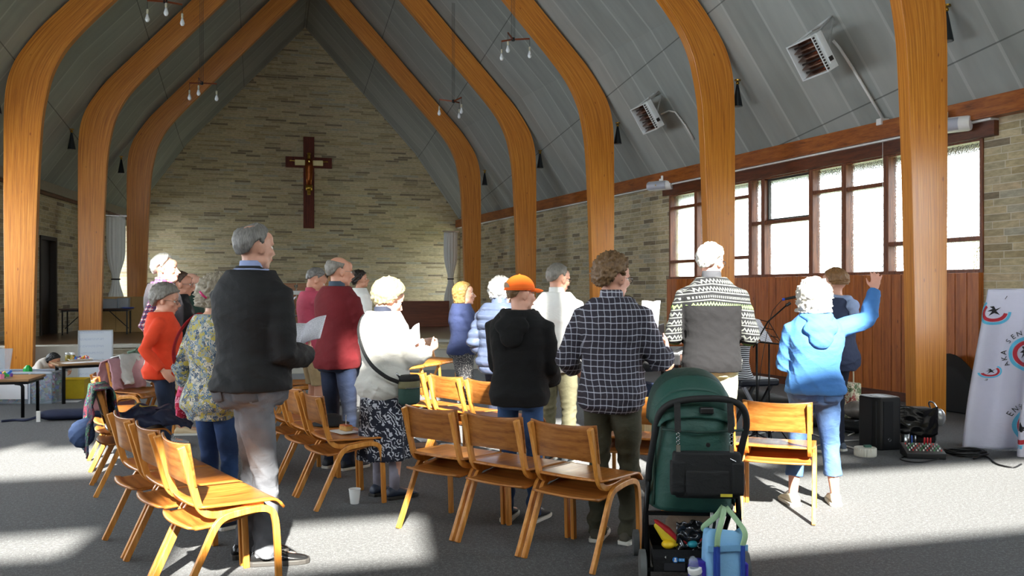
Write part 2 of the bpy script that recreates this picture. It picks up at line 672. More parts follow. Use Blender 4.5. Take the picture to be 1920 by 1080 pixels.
# pine boarding under the window, built board by board
mb = MB(); q = WIN0; i = 0
while q < WIN1 - .05:
    q2 = min(q + .168, WIN1)
    m_ = along_wall(True, q + .004, q2 - .004, .0, SILL, .075 + .002 * (i % 3), .0)
    mb.add(m_.v, m_.f); q = q2; i += 1
struct('wall_boarding', mb, m_panel, bevel=.004)
struct('baseboard_right', along_wall(True, WIN0, WIN1, 0, .12, .09), m_trimd)
struct('baseboard_far', along_wall(True, WIN1, S1, .0, .1, .03), m_trimd)

# ------------------------------------------------------------------ windows
k = NT('rippled obscured glass')
co = k.coord()
tr = k.n('ShaderNodeBsdfTransparent'); tr.inputs[0].default_value = (.93, .96, .96, 1)
rf = k.n('ShaderNodeBsdfRefraction'); rf.inputs['IOR'].default_value = 1.25; rf.inputs['Roughness'].default_value = .12; rf.inputs[0].default_value = (.93, .95, .95, 1)
bp = k.n('ShaderNodeBump'); bp.inputs['Strength'].default_value = .9; bp.inputs['Distance'].default_value = .03
vo = k.n('ShaderNodeTexVoronoi'); k.l(co, vo.inputs['Vector']); vo.inputs['Scale'].default_value = 45
k.l(vo.outputs[0], bp.inputs['Height']); k.l(bp.outputs[0], rf.inputs['Normal'])
gl = k.n('ShaderNodeBsdfGlossy'); gl.inputs['Roughness'].default_value = .15; k.l(bp.outputs[0], gl.inputs['Normal'])
mx = k.n('ShaderNodeMixShader'); mx.inputs[0].default_value = .5; k.l(tr.outputs[0], mx.inputs[1]); k.l(rf.outputs[0], mx.inputs[2])
mx2 = k.n('ShaderNodeMixShader'); mx2.inputs[0].default_value = .05; k.l(mx.outputs[0], mx2.inputs[1]); k.l(gl.outputs[0], mx2.inputs[2])
k.l(mx2.outputs[0], k.out.inputs[0])
m_glass = k.m
k = NT('clear gable glass')
tr = k.n('ShaderNodeBsdfTransparent'); tr.inputs[0].default_value = (.96, .97, .97, 1)
gl = k.n('ShaderNodeBsdfGlossy'); gl.inputs['Roughness'].default_value = .02
mx = k.n('ShaderNodeMixShader'); mx.inputs[0].default_value = .04; k.l(tr.outputs[0], mx.inputs[1]); k.l(gl.outputs[0], mx.inputs[2])
k.l(mx.outputs[0], k.out.inputs[0])
m_clear = k.m

m_case = plain('#3b352f', .5)


def wbar(s0, s1, z0, z1, a, b):
    """timber bar in the plane of the right wall: from a to b metres outward of its inner face"""
    mb = MB(); q = []
    for s in (s0, s1):
        t = wall_t(s, True)
        q += [(t + a, s), (t + b, s)]
    mb.add([(x, y, z) for z in (z0, z1) for x, y in q], [(0, 1, 3, 2), (4, 6, 7, 5), (0, 4, 5, 1), (2, 3, 7, 6), (0, 2, 6, 4), (1, 5, 7, 3)])
    return mb


def window(n, s0, s1, z0, z1, transoms, casement=None, glass=None):
    """one light of the window strip: frame, transoms and panes"""
    root = MB()
    fw = .045
    for a, b, c, d in ((s0, s0 + fw, z0, z1), (s1 - fw, s1, z0, z1), (s0 + fw, s1 - fw, z0, z0 + fw), (s0 + fw, s1 - fw, z1 - fw, z1)):
        m_ = wbar(a, b, c, d, -.02, .12); root.add(m_.v, m_.f)
    o = root.build('window_%d' % n, m_frame, rz=ROT, bevel=.004)
    o['kind'] = 'structure'
    zs = [z0 + fw] + list(transoms) + [z1 - fw]
    for z in transoms:
        wbar(s0 + fw, s1 - fw, z - .028, z + .028, -.01, .12).build('transom', m_frame, o, bevel=.004)
    for i, (a, b) in enumerate(zip(zs, zs[1:])):
        lo = a + (.028 if i else 0); hi = b - (.028 if i < len(zs) - 2 else 0)
        wbar(s0 + fw, s1 - fw, lo, hi, .07, .074).build('pane', glass or m_glass, o)
        if casement == i:
            mb = MB()
            for q in ((s0 + fw, s0 + fw + .03, lo, hi), (s1 - fw - .03, s1 - fw, lo, hi), (s0 + fw, s1 - fw, lo, lo + .03), (s0 + fw, s1 - fw, hi - .03, hi)):
                m_ = wbar(*q, .04, .09); mb.add(m_.v, m_.f)
            mb.build('casement_frame', m_case, o)
    return o


def wz(u, v):
    d = side_wall(u)[1]
    return EYE - (v - HOR) / F * d


wins = [(1845, 1740, [wz(1800, 449)], None), (1740, 1663, [wz(1668, 458)], None), (1663, 1584, [wz(1625, 350)], None),
        (1584, 1522, [wz(1550, 358)], None), (1522, 1432, [wz(1480, 413)], 1), (1432, 1408, [wz(1418, 419)], None),
        (1408, 1306, [wz(1385, 483), wz(1385, 371)], None), (1306, 1256, [wz(1280, 490), wz(1280, 388)], None)]
for i, (ua, ub, trs, cas) in enumerate(wins):
    window(i + 1, sW(ua), sW(ub), SILL, HEAD, sorted(trs), cas)
for i, (a, b) in enumerate(((13.4, 17.0), (9.2, 12.6), (4.6, 8.0), (0, 3.4))):  # unseen left nave windows, added as daylight fill
    mb = MB()
    q = [(wall_t(s_, False) - .1, s_) for s_ in (a, b)]; q = [q[0], q[1], (q[1][0] - .004, b), (q[0][0] - .004, a)]
    mb.rings([[V((x, y, z)) for x, y in q] for z in (1.2, HEAD)]); o = mb.build('window_%d' % (40 + i), m_clear, rz=ROT); o['kind'] = 'structure'
window(9, 4.3, 5.6, .9, HEAD, [2.0], None, m_clear); window(10, 5.6, 6.9, .9, HEAD, [2.0], None, m_clear)  # unseen windows nearest the camera, added for skylight fill from the right
window(11, .4, 1.8, .9, HEAD, [2.0], None, m_clear); window(12, 1.8, 3.2, .9, HEAD, [2.0], None, m_clear)
for i, h in enumerate(west_holes):
    o = MB().bb(h[0], h[1], S0 - .2, S0 - .19, h[2], h[3]).build('window_%d' % (13 + i), m_clear, rz=ROT); o['kind'] = 'structure'  # panes over the added gable openings

# daylight portals only tell the renderer where the sky comes in
def portal(loc, rot, sx, sy):
    d = bpy.data.lights.new('window_daylight', 'AREA'); d.shape = 'RECTANGLE'; d.size = sx; d.size_y = sy
    d.cycles.is_portal = True
    o = bpy.data.objects.new('window_daylight', d); C.objects.link(o); o.location = loc
    o.rotation_euler = rot


def wall_portal(s0, s1, z0, z1, right=True):
    sm = (s0 + s1) / 2; t = wall_t(sm, right) + (.2 if right else -.2)
    nrm = (W(-1, 0) - W(0, 0))
    # wall direction
    dv = (W(wall_t(s1, right), s1) - W(wall_t(s0, right), s0)).normalized()
    inn = V((-dv.y, dv.x, 0)) * (1 if right else -1)
    m_ = Matrix((dv, V((0, 0, 1)), -inn)).transposed()
    if m_.determinant() < 0: m_ = Matrix((-dv, V((0, 0, 1)), -inn)).transposed()
    portal(W(t, sm, (z0 + z1) / 2), m_.to_euler(), (W(wall_t(s1), s1) - W(wall_t(s0), s0)).length, z1 - z0)


wall_portal(WIN0, WIN1, SILL, HEAD); wall_portal(4.3, 6.9, .9, HEAD); wall_portal(.4, 3.2, .9, HEAD)
for a, b in ((13.4, 17.0), (9.2, 12.6), (4.6, 8.0), (0, 3.4)): wall_portal(a, b, 1.2, HEAD, False)
wall_portal(26.1, 27.4, .7, HEAD, False); wall_portal(26.1, 27.7, .7, HEAD)
for n_, (a, b, rt) in enumerate(((26.1, 27.4, False), (26.1, 27.7, True))):
    q = [(wall_t(s_, rt) + (.1 if rt else -.1), s_) for s_ in (a, b)]; q = [q[0], q[1], (q[1][0] - .004, b), (q[0][0] - .004, a)]
    o = MB().rings([[V((x, y, z)) for x, y in q] for z in (.7, HEAD)]).build('window_%d' % (50 + n_), m_clear, rz=ROT); o['kind'] = 'structure'
hz = [min(h[0] for h in west_holes), max(h[1] for h in west_holes), min(h[2] for h in west_holes), max(h[3] for h in west_holes)]
sd = V((-SP, CP, 0)); td = V((CP, SP, 0))
m_ = Matrix((td, V((0, 0, 1)), -sd)).transposed()
if m_.determinant() < 0: m_ = Matrix((-td, V((0, 0, 1)), -sd)).transposed()
portal(W((hz[0] + hz[1]) / 2, S0 - .25, (hz[2] + hz[3]) / 2), m_.to_euler(), hz[1] - hz[0], hz[3] - hz[2])

# outside: pale ground, hedge, a neighbouring building
gr = MB().bb(9.8, 60, -20, 60, -.4, -.3); o = gr.build('ground', plain('#8f9a78', .9, var=.3, scale=.5), rz=ROT); o['kind'] = 'structure'
nb = empty('neighbouring_building', W(19, 11, -.3), ROT, 'pale building with a low roof outside the right hand windows', 'building')
MB().bb(0, 6, -9, 9, 0, 3.3).build('wall', plain('#8f815c', .8, var=.1), nb)
mbr = MB(); mbr.rings([[V((-.4, y, 3.2)), V((6.4, y, 3.2)), V((3, y, 4.6))] for y in (-9.3, 9.3)]); mbr.build('roof', plain('#8f8b86', .7), nb)

# ------------------------------------------------------------------ arches
def arch_profile(h):
    """inner and outer edge of the right leg: list of (dist from centre, z) pairs"""
    inn = [(.06, 0), (.03, 1.43), (0, 2.6), (-.03, 3.4), (-.08, 4.25), (-.17, 4.79), (-.25, 5.07), (-.385, 5.36), (-.56, 5.62), (-.86, 5.98), (-1.26, 6.42)]
    out = [(.46, 0), (.47, 1.43), (.48, 2.6), (.48, 3.6), (.475, 4.35), (.44, 4.8), (.35, 5.12), (.2, 5.4), (-.07, 5.78), (-.42, 6.17), (-.86, 6.65)]
    a = [(h + dx, z) for dx, z in inn]; b = [(h + dx, z) for dx, z in out]
    # on to the ridge
    for fr in (.2, .4, .6, .8, 1.0):
        xa = a[10][0] * (1 - fr); xb = b[10][0] * (1 - fr)
        a.append((xa, 6.42 + 1.096 * (a[10][0] - xa))); b.append((xb, 6.65 + 1.096 * (b[10][0] - xb)))
    return a, b


def arch(s, th, label):
    h = hw(s)
    root = empty('timber_arch', W(CEN, s), ROT, label, 'arch')
    a, b = arch_profile(h)
    A = catmull(a[:11], 5) + [V(q) for q in a[11:]]; B = catmull(b[:11], 5) + [V(q) for q in b[11:]]
    for side, nm in ((1, 'arch_leg'), (-1, 'arch_leg')):
        mb = MB()
        rows = []; L = [0]
        for i in range(len(A)):
            if i: L.append(L[-1] + ((A[i] + B[i]) / 2 - (A[i - 1] + B[i - 1]) / 2).length)
            rows.append([V((side * A[i].x, -th / 2, A[i].y)), V((side * B[i].x, -th / 2, B[i].y)), V((side * B[i].x, th / 2, B[i].y)), V((side * A[i].x, th / 2, A[i].y))])
        if side < 0: rows = [r_[::-1] for r_ in rows]
        mb.rings(rows)
        me = mb.mesh(nm); o = bpy.data.objects.new(nm, me); C.objects.link(o); o.parent = root
        me.materials.append(m_rib)
        uv = me.uv_layers.new(name='UVMap')
        vac = [0, .45, .65, 1.1] if side > 0 else [1.1, .65, .45, 0]
        for poly in me.polygons:
            vi = list(poly.vertices)
            cols_ = {v % 4 for v in vi}
            for li in poly.loop_indices:
                v = me.loops[li].vertex_index
                w_ = vac[v % 4]
                if cols_ == {0, 3} and side > 0 and v % 4 == 0: w_ = 1.3
                if cols_ == {0, 3} and side < 0 and v % 4 == 3: w_ = 1.3
                uv.data[li].uv = (L[v // 4] + s * .37 + (3.3 if side < 0 else 0), w_ * 1.0)
        m_ = o.modifiers.new('bevel', 'BEVEL'); m_.width = .006; m_.segments = 2; m_.limit_method = 'ANGLE'; m_.angle_limit = R(50)
    return root


RS = [8.3, 12.2, 16.02, 19.76, 23.5]
rlab = ['nearest laminated timber arch, its leg standing behind the black loudspeaker', 'second laminated timber arch, its leg crossing the window strip behind the patterned fleece',
        'third laminated timber arch, whose left leg stands behind the crouching child', 'fourth laminated timber arch, its left leg standing behind the whiteboard',
        'farthest laminated timber arch, close to the altar wall and its curtains']
for s, lb in zip(RS, rlab): arch(s, .17, lb)

# ================================================================== CHAIRS
m_ply = wood('#86481a', '#b8722e', '#d6944a', .3, 'y', 1.0, 'seat plywood', coat=.35)
m_back = wood('#6e3b16', '#9a5f28', '#b67a3e', .32, 'x', 1.0, 'back plywood', coat=.3)
m_lam = wood('#a8661f', '#d08a3a', '#e2a65a', .38, 'z', 1.0, 'bent laminated beech', coat=.25)
m_shelf = wood('#7a4218', '#a8682c', '#c08442', .4, 'x', 1.0, 'shelf plywood')


def make_chair():
    root = empty('stacking_chair')
    for sx in (-1, 1):
        mb = MB()
        mb.sheet([(-.285, 0), (-.17, .24), (-.115, .355), (-.07, .398), (0, .412), (.09, .418), (.15, .405), (.178, .36), (.19, .24), (.2, 0)], sx * .222 - .012, sx * .222 + .012, .032, lambda a, b, w: V((w, a, b)), 5)
        mb.build('leg', m_lam, root, bevel=.004)
        mb = MB()
        mb.sheet([(-.262, .748), (-.235, .66), (-.2, .53), (-.175, .455), (-.13, .418), (-.05, .413), (.06, .428), (.13, .432)], sx * .195 - .013, sx * .195 + .013, .034, lambda a, b, w: V((w, a, b)), 5)
        mb.build('side_frame', m_lam, root, bevel=.004)
    # seat: dished in the middle, rolled down at the front
    def seat(u, v):
        x = (u - .5) * .462
        y = lerp(-.185, .235, v)
        e = abs(u - .5) * 2
        z = .452 - .012 * (1 - e * e) * math.sin(PI * min(1, v * 1.1)) - .045 * max(0, (v - .84) / .16) ** 1.7 + .01 * (1 - v)
        y2 = y - .012 * max(0, (v - .84) / .16) ** 2 + (.02 * (1 - e * e) * -1 if v == 0 else 0)
        xr = x * (1 - .05 * max(0, (.1 - v) / .1))
        return V((xr, y2, z))
    MB().grid(seat, 14, 18).build('seat', m_ply, root, smooth=True, solid=.012)
    def back(u, v):
        x = (u - .5) * .43; e = (u - .5) * 2
        z = .562 + .195 * v + (.012 * (e * e) - .006) * (1 if v > .5 else -1) * abs(v - .5) * 2
        y = -.222 - .035 * (1 - e * e) - (z - .56) * .16 + .004
        return V((x, y + .022, z))
    MB().grid(back, 16, 6).build('backrest', m_back, root, smooth=True, solid=.011, bevel=.003)
    def shelf(u, v):
        x = (u - .5) * .41; e = abs(u - .5) * 2
        y = lerp(.12, -.262, v); y += .03 * e * e * (v > .9)
        z = .405 - .045 * math.sin(min(1, v * 1.15) * PI / 2) + .012 * max(0, (v - .85) / .15)
        return V((x, y, z))
    MB().grid(shelf, 10, 12).build('book_shelf', m_shelf, root, smooth=True, solid=.012)
    return root


chair0 = make_chair()
chair_used = [False]


def chair(x, y, yaw, label, group):
    if not chair_used[0]:
        o = chair0; chair_used[0] = True
    else:
        o = copy_tree(chair0)
    o.location = (x, y, 0); o.rotation_euler = (0, 0, R(yaw))
    tag(o, label, 'chair', group)
    return o


def chair_row(p0, p1, n, yaw, labels, group):
    """rear feet run from p0 to p1 (world XY), n chairs; seat faces yaw"""
    a = V(p0); b = V(p1)
    out = []
    f = V((-math.sin(R(yaw)), math.cos(R(yaw))))
    for i in range(n):
        m_ = a.lerp(b, (i + .5) / n) + f * .285
        out.append(chair(m_.x, m_.y, yaw, labels[i], group))
    return out


chair_row((-.719, 5.44), (.431, 4.533), 3, -38.3, ['wooden chair at the left end of the front row of three',
          'middle wooden chair of the front row of three, below the boy in orange cap', 'wooden chair at the right end of the front row of three'], 'front row of three chairs')
chair_row((-1.51, 3.99), (-2.41, 5.19), 3, -53, ['nearest wooden chair at bottom left, its seat reaching the black jacket man', 'second wooden chair from the front in the bottom left row',
          'third wooden chair in the bottom left row, before the blue coat'], 'bottom left row of chairs')
chair_row((-2.94, 6.19), (-3.66, 7.62), 3, -61, ['wooden chair under the dark blue floral coat', 'wooden chair just behind the one with the blue floral coat', 'farthest narrow chair back beyond the blue floral coat'], 'chairs with the blue coat')
chair_row((-1.29, 5.82), (-2.04, 7.1), 3, -60, ['wooden chair with pastry on its seat, left of the white paper cup', 'wooden chair next behind the pastry chair, with a dark hat on it', 'wooden chair half hidden behind the black jacket man'], 'chairs in the middle left row')
chair_row((-1.09, 7.85), (-.09, 6.74), 3, -47, ['sunlit wooden chair beside the fleece woman\'s handbag', 'sunlit wooden chair in the middle of the second row, behind the front row', 'sunlit wooden chair touching the boy in the black hoodie'], 'sunlit second row of chairs')
chair_row((1.896, 5.49), (.57, 5.98), 3, -20, ['sunlit wooden chair right of the green pushchair', 'wooden chair hidden behind the green pushchair', 'wooden chair glimpsed between plaid shirt man and pushchair'], 'sunlit chairs by the pushchair')
for (x, y), lb in zip(((-1.5, 12.0), (-1.30, 12.47), (-1.10, 12.94)), ('wooden chair just above the fleece woman\'s booklet, facing sideways', 'sideways wooden chair before the altar steps, left of blonde woman', 'wooden chair touching the blonde woman in navy')):
    chair(x, y, -118, lb, 'chairs at the altar steps')
for (x, y), lb in zip(((-3.74, 8.9), (-3.55, 9.4), (-3.38, 9.9)), ('wooden chair hung with pink and white clothes', 'wooden chair next to the one with pink clothes', 'farthest wooden chair of the trio beside the orange cardigan woman')):
    chair(x, y, -112, lb, 'chairs with the pink clothes')
for (x, y), lb in zip(((-2.35, 9.7), (-2.1, 10.15)), ('wooden chair beyond the black jacket man, left of beige shorts', 'wooden chair behind the man in the pink polo shirt')):
    chair(x, y, -75, lb, 'chairs by the pink polo man')

# ================================================================== PEOPLE
def remeshed(name, mb, mat, parent, voxel=.01, smooth=4, wr=None, seed=0, wscale=1.0, fac=.5):
    """fuse overlapping closed pieces into one continuous skin, smooth it, lay folds into it"""
    me = mb.mesh(name)
    o = bpy.data.objects.new(name, me); C.objects.link(o)
    m_ = o.modifiers.new('r', 'REMESH'); m_.mode = 'VOXEL'; m_.voxel_size = voxel
    m_ = o.modifiers.new('s', 'SMOOTH'); m_.factor = fac; m_.iterations = smooth
    dg = bpy.context.evaluated_depsgraph_get()
    me2 = bpy.data.meshes.new_from_object(o.evaluated_get(dg))
    o.modifiers.clear(); o.data = me2; bpy.data.meshes.remove(me)
    me2.name = name
    n = len(me2.vertices)
    if wr:
        co = np.empty(n * 3); me2.vertices.foreach_get('co', co); co = co.reshape(-1, 3)
        no = np.empty(n * 3); me2.vertices.foreach_get('normal', no); no = no.reshape(-1, 3)
        co = co + no * folds(co, seed, wscale)[:, None] * wr(co)[:, None]
        me2.vertices.foreach_set('co', co.ravel()); me2.update()
    me2.materials.clear(); me2.materials.append(mat)
    me2.polygons.foreach_set('use_smooth', [True] * len(me2.polygons))
    o.parent = parent
    return o


def folds(co, seed, sc_=1.0):
    """irregular cloth folds, about -1..1"""
    rs = np.random.RandomState(seed + 11)
    x, y, z = co.T * sc_
    out = 0
    for i in range(5):
        a = rs.uniform(-1, 1, 3); b = rs.uniform(-1, 1, 3); fr = rs.uniform(14, 30); ph = rs.uniform(0, 6.28, 2)
        w_ = a[0] * x + a[1] * y + (1.3 + .5 * abs(a[2])) * z * (1 if i % 2 else .55)
        u_ = b[0] * x + b[1] * y + b[2] * z
        q = np.sin(fr * w_ + ph[0] + 1.7 * np.sin(9 * u_ + ph[1]))
        gate = .5 + .5 * np.sin(7 * u_ + ph[1] * 3 + 2.2 * x)
        out = out + (1 - np.abs(q)) ** 1.5 * gate
    return out / 1.6 - .7


TORSO = [(.455, .070, .062, -.004), (.485, .098, .074, -.008), (.52, .104, .077, -.010), (.57, .097, .068, -.002), (.62, .089, .062, .002), (.68, .095, .066, .004), (.74, .104, .070, .0),
         (.785, .106, .064, -.006), (.808, .098, .056, -.010), (.832, .078, .049, -.012), (.856, .054, .044, -.010), (.880, .038, .039, -.004)]


def torso_rings(H, z0, z1, wx, wy, off, T, n=28, step=.022, flare=0, female=0):
    out = []
    k = max(2, int((z1 - z0) / step))
    for i in range(k + 1):
        z = lerp(z0, z1, i / k)
        hx, hy, cy = interp(z, TORSO)
        if female:
            hx *= 1 + .05 * math.exp(-((z - .52) / .06) ** 2) - .07 * math.exp(-((z - .63) / .06) ** 2) - .06 * (z > .76)
            hy *= 1 + .08 * math.exp(-((z - .72) / .04) ** 2)
        hx = hx * H * wx + off; hy = hy * H * wy + off
        if flare: hx += flare * max(0, (.62 - z) / .15); hy += flare * max(0, (.62 - z) / .15)
        ring = []
        for j in range(n):
            a = 2 * PI * j / n; c, s_ = math.cos(a), math.sin(a)
            e = .84
            ring.append(T @ V((hx * math.copysign(abs(c) ** e, c), cy * H + hy * math.copysign(abs(s_) ** e, s_), z * H)))
        out.append(ring)
    return out


def ik(S, Wr, a, b, pole):
    d = Wr - S; L = d.length
    if L > (a + b) * .999:
        Wr = S + d * ((a + b) * .999 / L); d = Wr - S; L = d.length
    L = max(L, abs(a - b) + .01)
    x = (a * a - b * b + L * L) / (2 * L)
    h = math.sqrt(max(0, a * a - x * x))
    u = d.normalized(); p = (pole - u * pole.dot(u)).normalized()
    return S + u * x + p * h, Wr


def add_hand(mb, w, f, nrm, side, curl=.5, spread=.12, sc_=1.0, thumb=.5, point=False):
    """w wrist, f finger direction, nrm palm normal, side direction of the thumb"""
    f = f.normalized(); side = (side - f * side.dot(f)).normalized(); nrm = f.cross(side) if f.cross(side).dot(nrm) > 0 else side.cross(f)
    s = sc_
    rr = []
    for t, hx, hy in ((0, .026, .019), (.03, .034, .019), (.06, .040, .0165), (.088, .041, .013)):
        c = w + f * t * s
        rr.append([c + side * hx * s * math.cos(2 * PI * j / 12) + nrm * hy * s * math.sin(2 * PI * j / 12) for j in range(12)])
    mb.rings(rr)
    for i, (off, ln) in enumerate(((.030, .070), (.0105, .079), (-.0095, .073), (-.029, .057))):
        base = w + (f * .080 + side * off) * s
        ang = curl * .55; dirv = (f + side * (off * 3.3 * spread / .12)).normalized()
        pts = [base]; rad = [.0098 * s]
        for sl, rr_ in ((.42, .0092), (.32, .0084), (.26, .0072)):
            d = dirv * math.cos(ang) + nrm * math.sin(ang)
            pts.append(pts[-1] + d * ln * sl * s); rad.append(rr_ * s); ang += curl * .85
        mb.tube(pts, rad, 8, round_end=True)
    tb = w + (f * .022 + side * .026) * s
    d1 = (side * .75 + f * .65 + nrm * .25 * thumb).normalized(); d2 = (side * .35 + f * .9 + nrm * .7 * thumb).normalized()
    mb.tube([tb, tb + d1 * .036 * s, tb + d1 * .036 * s + d2 * .030 * s, tb + d1 * .036 * s + d2 * .052 * s], [.0135 * s, .0115 * s, .0098 * s, .0078 * s], 8, round_end=True)


def head_parts(mb, M, s=1.0, neck=None, bald=False, nose=1.0, beard=0):
    def ball(c, r_, rot=None, n=16): mb.ball(c, r_, n, M, rot)
    ball((0, -.014, .028), (.073, .093, .084))
    ball((0, .028, -.02), (.060, .060, .085))
    ball((0, .030, -.072), (.047, .050, .040))
    ball((0, .068, -.094), (.020, .018, .018))
    ball((0, .060, .045), (.052, .036, .040))
    for sx in (-1, 1):
        ball((sx * .027, .078, .020), (.025, .012, .010))
        ball((sx * .036, .060, -.022), (.024, .026, .024))
        ball((sx * .047, .012, -.068), (.016, .036, .026))
        e = Euler((R(-12), R(sx * 8), R(sx * -22))).to_matrix()
        ball((sx * .077, -.006, -.008), (.009, .019, .033), e)
        ball((sx * .074, .0, -.022), (.007, .011, .014), e)
    q = [M @ V(p) for p in ((0, .082, .018), (0, .092, 0), (0, .104 * 1.0, -.018), (0, .1125 + .004 * nose, -.030), (0, .098, -.039))]
    mb.tube(q, [.0085 * s, .0095 * s, .0115 * s, .0125 * s, .010 * s], 8)
    for sx in (-1, 1): ball((sx * .012, .094, -.035), (.008, .010, .007))
    ball((0, .088, -.058), (.024, .011, .0065)); ball((0, .086, -.069), (.021, .011, .007))
    if beard: ball((0, .052, -.085), (.050, .050, .040))


def interp_ang(az, tab):
    for (a0, v0), (a1, v1) in zip(tab, tab[1:]):
        if az <= a1: return lerp(v0, v1, (az - a0) / (a1 - a0))
    return tab[-1][1]


LINES = {
    'short': [(0, 44), (35, 40), (60, 26), (78, 8), (88, -14), (100, 6), (118, -6), (140, -38), (180, -46)],
    'recede': [(0, 72), (25, 64), (50, 38), (75, 12), (88, -12), (100, 6), (118, -6), (140, -36), (180, -44)],
    'fringe': [(0, 22), (40, 20), (60, 10), (80, -10), (95, -16), (110, -22), (140, -44), (180, -52)],
    'bob': [(0, 34), (40, 28), (62, 6), (78, -30), (90, -46), (120, -56), (150, -60), (180, -62)],
    'nearbald': [(0, 80), (30, 78), (55, 60), (75, 22), (90, -6), (102, 4), (118, -8), (140, -36), (180, -44)],
}


def hair_mesh(style, th=.016, length=0, crown_bald=0, curl=.004, fr=34, seed=1, vol=1.0, wave=0):
    """closed cap of hair round the skull in head coordinates"""
    tab = LINES[style]
    na, ne = 72, 44
    mb = MB(); rr = []
    c0 = V((0, -.014, .028)); rad = (.073, .093, .084)
    for i in range(ne + 1):
        el = lerp(89, -78, i / ne)
        ring = []
        for j in range(na):
            az = 360 * j / na
            a = az if az <= 180 else 360 - az
            line = interp_ang(a, tab)
            m_ = max(0, min(1, (el - line) / 9 + .5)); m_ = m_ * m_ * (3 - 2 * m_)
            if crown_bald:
                # bald spot centred high on the crown, towards the back
                dirv = V((math.sin(R(az)) * math.cos(R(el)), math.cos(R(az)) * math.cos(R(el)), math.sin(R(el))))
                cd = V((0, -.35, .94)).normalized() if crown_bald < 2 else V((0, .15, 1)).normalized()
                ang = math.degrees(math.acos(max(-1, min(1, dirv.dot(cd)))))
                lim = 17 if crown_bald < 2 else 52
                m2 = max(0, min(1, (ang - lim) / 14)); m_ *= m2
            d = V((math.sin(R(az)) * math.cos(R(el)), math.cos(R(az)) * math.cos(R(el)), math.sin(R(el))))
            k_ = 1 / math.sqrt((d.x / rad[0]) ** 2 + (d.y / rad[1]) ** 2 + (d.z / rad[2]) ** 2)
            p = c0 + d * k_
            if length and el < 0:
                # hanging hair: below the widest ring it drops rather than curls in
                f = min(1, -el / 70)
                e0 = V((math.sin(R(az)) * rad[0], math.cos(R(az)) * rad[1], 0)) * (1 - .10 * f)
                side = max(0, min(1, (a - 62) / 22))
                q = c0 + e0 + V((0, 0, -length * f))
                p = p.lerp(q, side)
                m_ = max(m_, 0) if a < 62 else max(m_, side if f < .999 else 0)
                if i == ne: m_ = 0
            nz = noise.noise(V((math.sin(R(az)), math.cos(R(az)), el * .012)) * fr * .18 + V((seed, 0, 0)))
            nz2 = noise.noise(p * fr * 3 + V((seed * 3, 0, 0)))
            t_ = th * vol * (1 + .25 * max(0, d.z)) * m_ - .016 * (1 - m_)
            t_ += m_ * (curl * nz * 1.6 + curl * nz2)
            if wave and el < 10: t_ += m_ * wave * math.sin(p.z * 130 + 3 * math.sin(R(az) * 3)) 
            n_ = V((d.x / rad[0] ** 2, d.y / rad[1] ** 2, d.z / rad[2] ** 2)).normalized() if not (length and el < 0) else V((math.sin(R(az)), math.cos(R(az)), 0))
            ring.append(p + n_ * t_)
        rr.append(ring)
    mb.rings(rr)
    return mb


def hair_mat(c1, c2, rough=.5):
    key = ('hair', c1, c2)
    if key in _mc: return _mc[key]
    k = NT('hair'); o = k.xyz(k.coord())
    az = k.math('ARCTAN2', o[0], o[1])
    n1 = k.noise(k.vec(k.math('MULTIPLY', az, 14.0), k.math('MULTIPLY', o[2], 14.0), k.math('MULTIPLY', o[0], 12)), 1.6, 5, .65, 1.0)
    n2 = k.noise(k.vec(k.math('MULTIPLY', az, 50.0), k.math('MULTIPLY', o[2], 20.0), 0), 1.5, 3, .6, .6)
    f = k.math('ADD', k.math('MULTIPLY', n1, .6), k.math('MULTIPLY', n2, .4))
    k.set(k.ramp(f, [(.36, c1), (.62, c2)]), rough)
    k.bump(f, .5, .006)
    _mc[key] = k.m
    return k.m


def skin_mat(c='#d9a68c'):
    key = ('skin', c)
    if key in _mc: return _mc[key]
    k = NT('skin'); co = k.coord()
    b = srgb(c)
    k.set(k.mix(k.noise(co, 14, 4), tuple(x * .88 for x in b[:3]) + (1,), tuple(min(1, x * 1.08) for x in b[:3]) + (1,)), .5)
    k.b.inputs['Subsurface Weight'].default_value = .08
    k.b.inputs['Subsurface Radius'].default_value = (.012, .005, .003)
    k.bump(k.noise(co, 90, 2), .12, .002)
    _mc[key] = k.m
    return k.m


m_eye = plain('#e9e6e0', .2, name='eye white'); m_iris = plain('#3a2a1e', .2, name='iris'); m_lip = plain('#b0685e', .5, name='lips')
m_specs = plain('#1c1a1a', .3, name='spectacle frame'); m_wire = plain('#8b8a86', .3, .8, name='spectacle wire')
k = NT('spectacle glass'); tr = k.n('ShaderNodeBsdfTransparent'); g = k.n('ShaderNodeBsdfGlossy'); g.inputs['Roughness'].default_value = .03
mx = k.n('ShaderNodeMixShader'); mx.inputs[0].default_value = .12; k.l(tr.outputs[0], mx.inputs[1]); k.l(g.outputs[0], mx.inputs[2]); k.l(mx.outputs[0], k.out.inputs[0])
m_lens = k.m


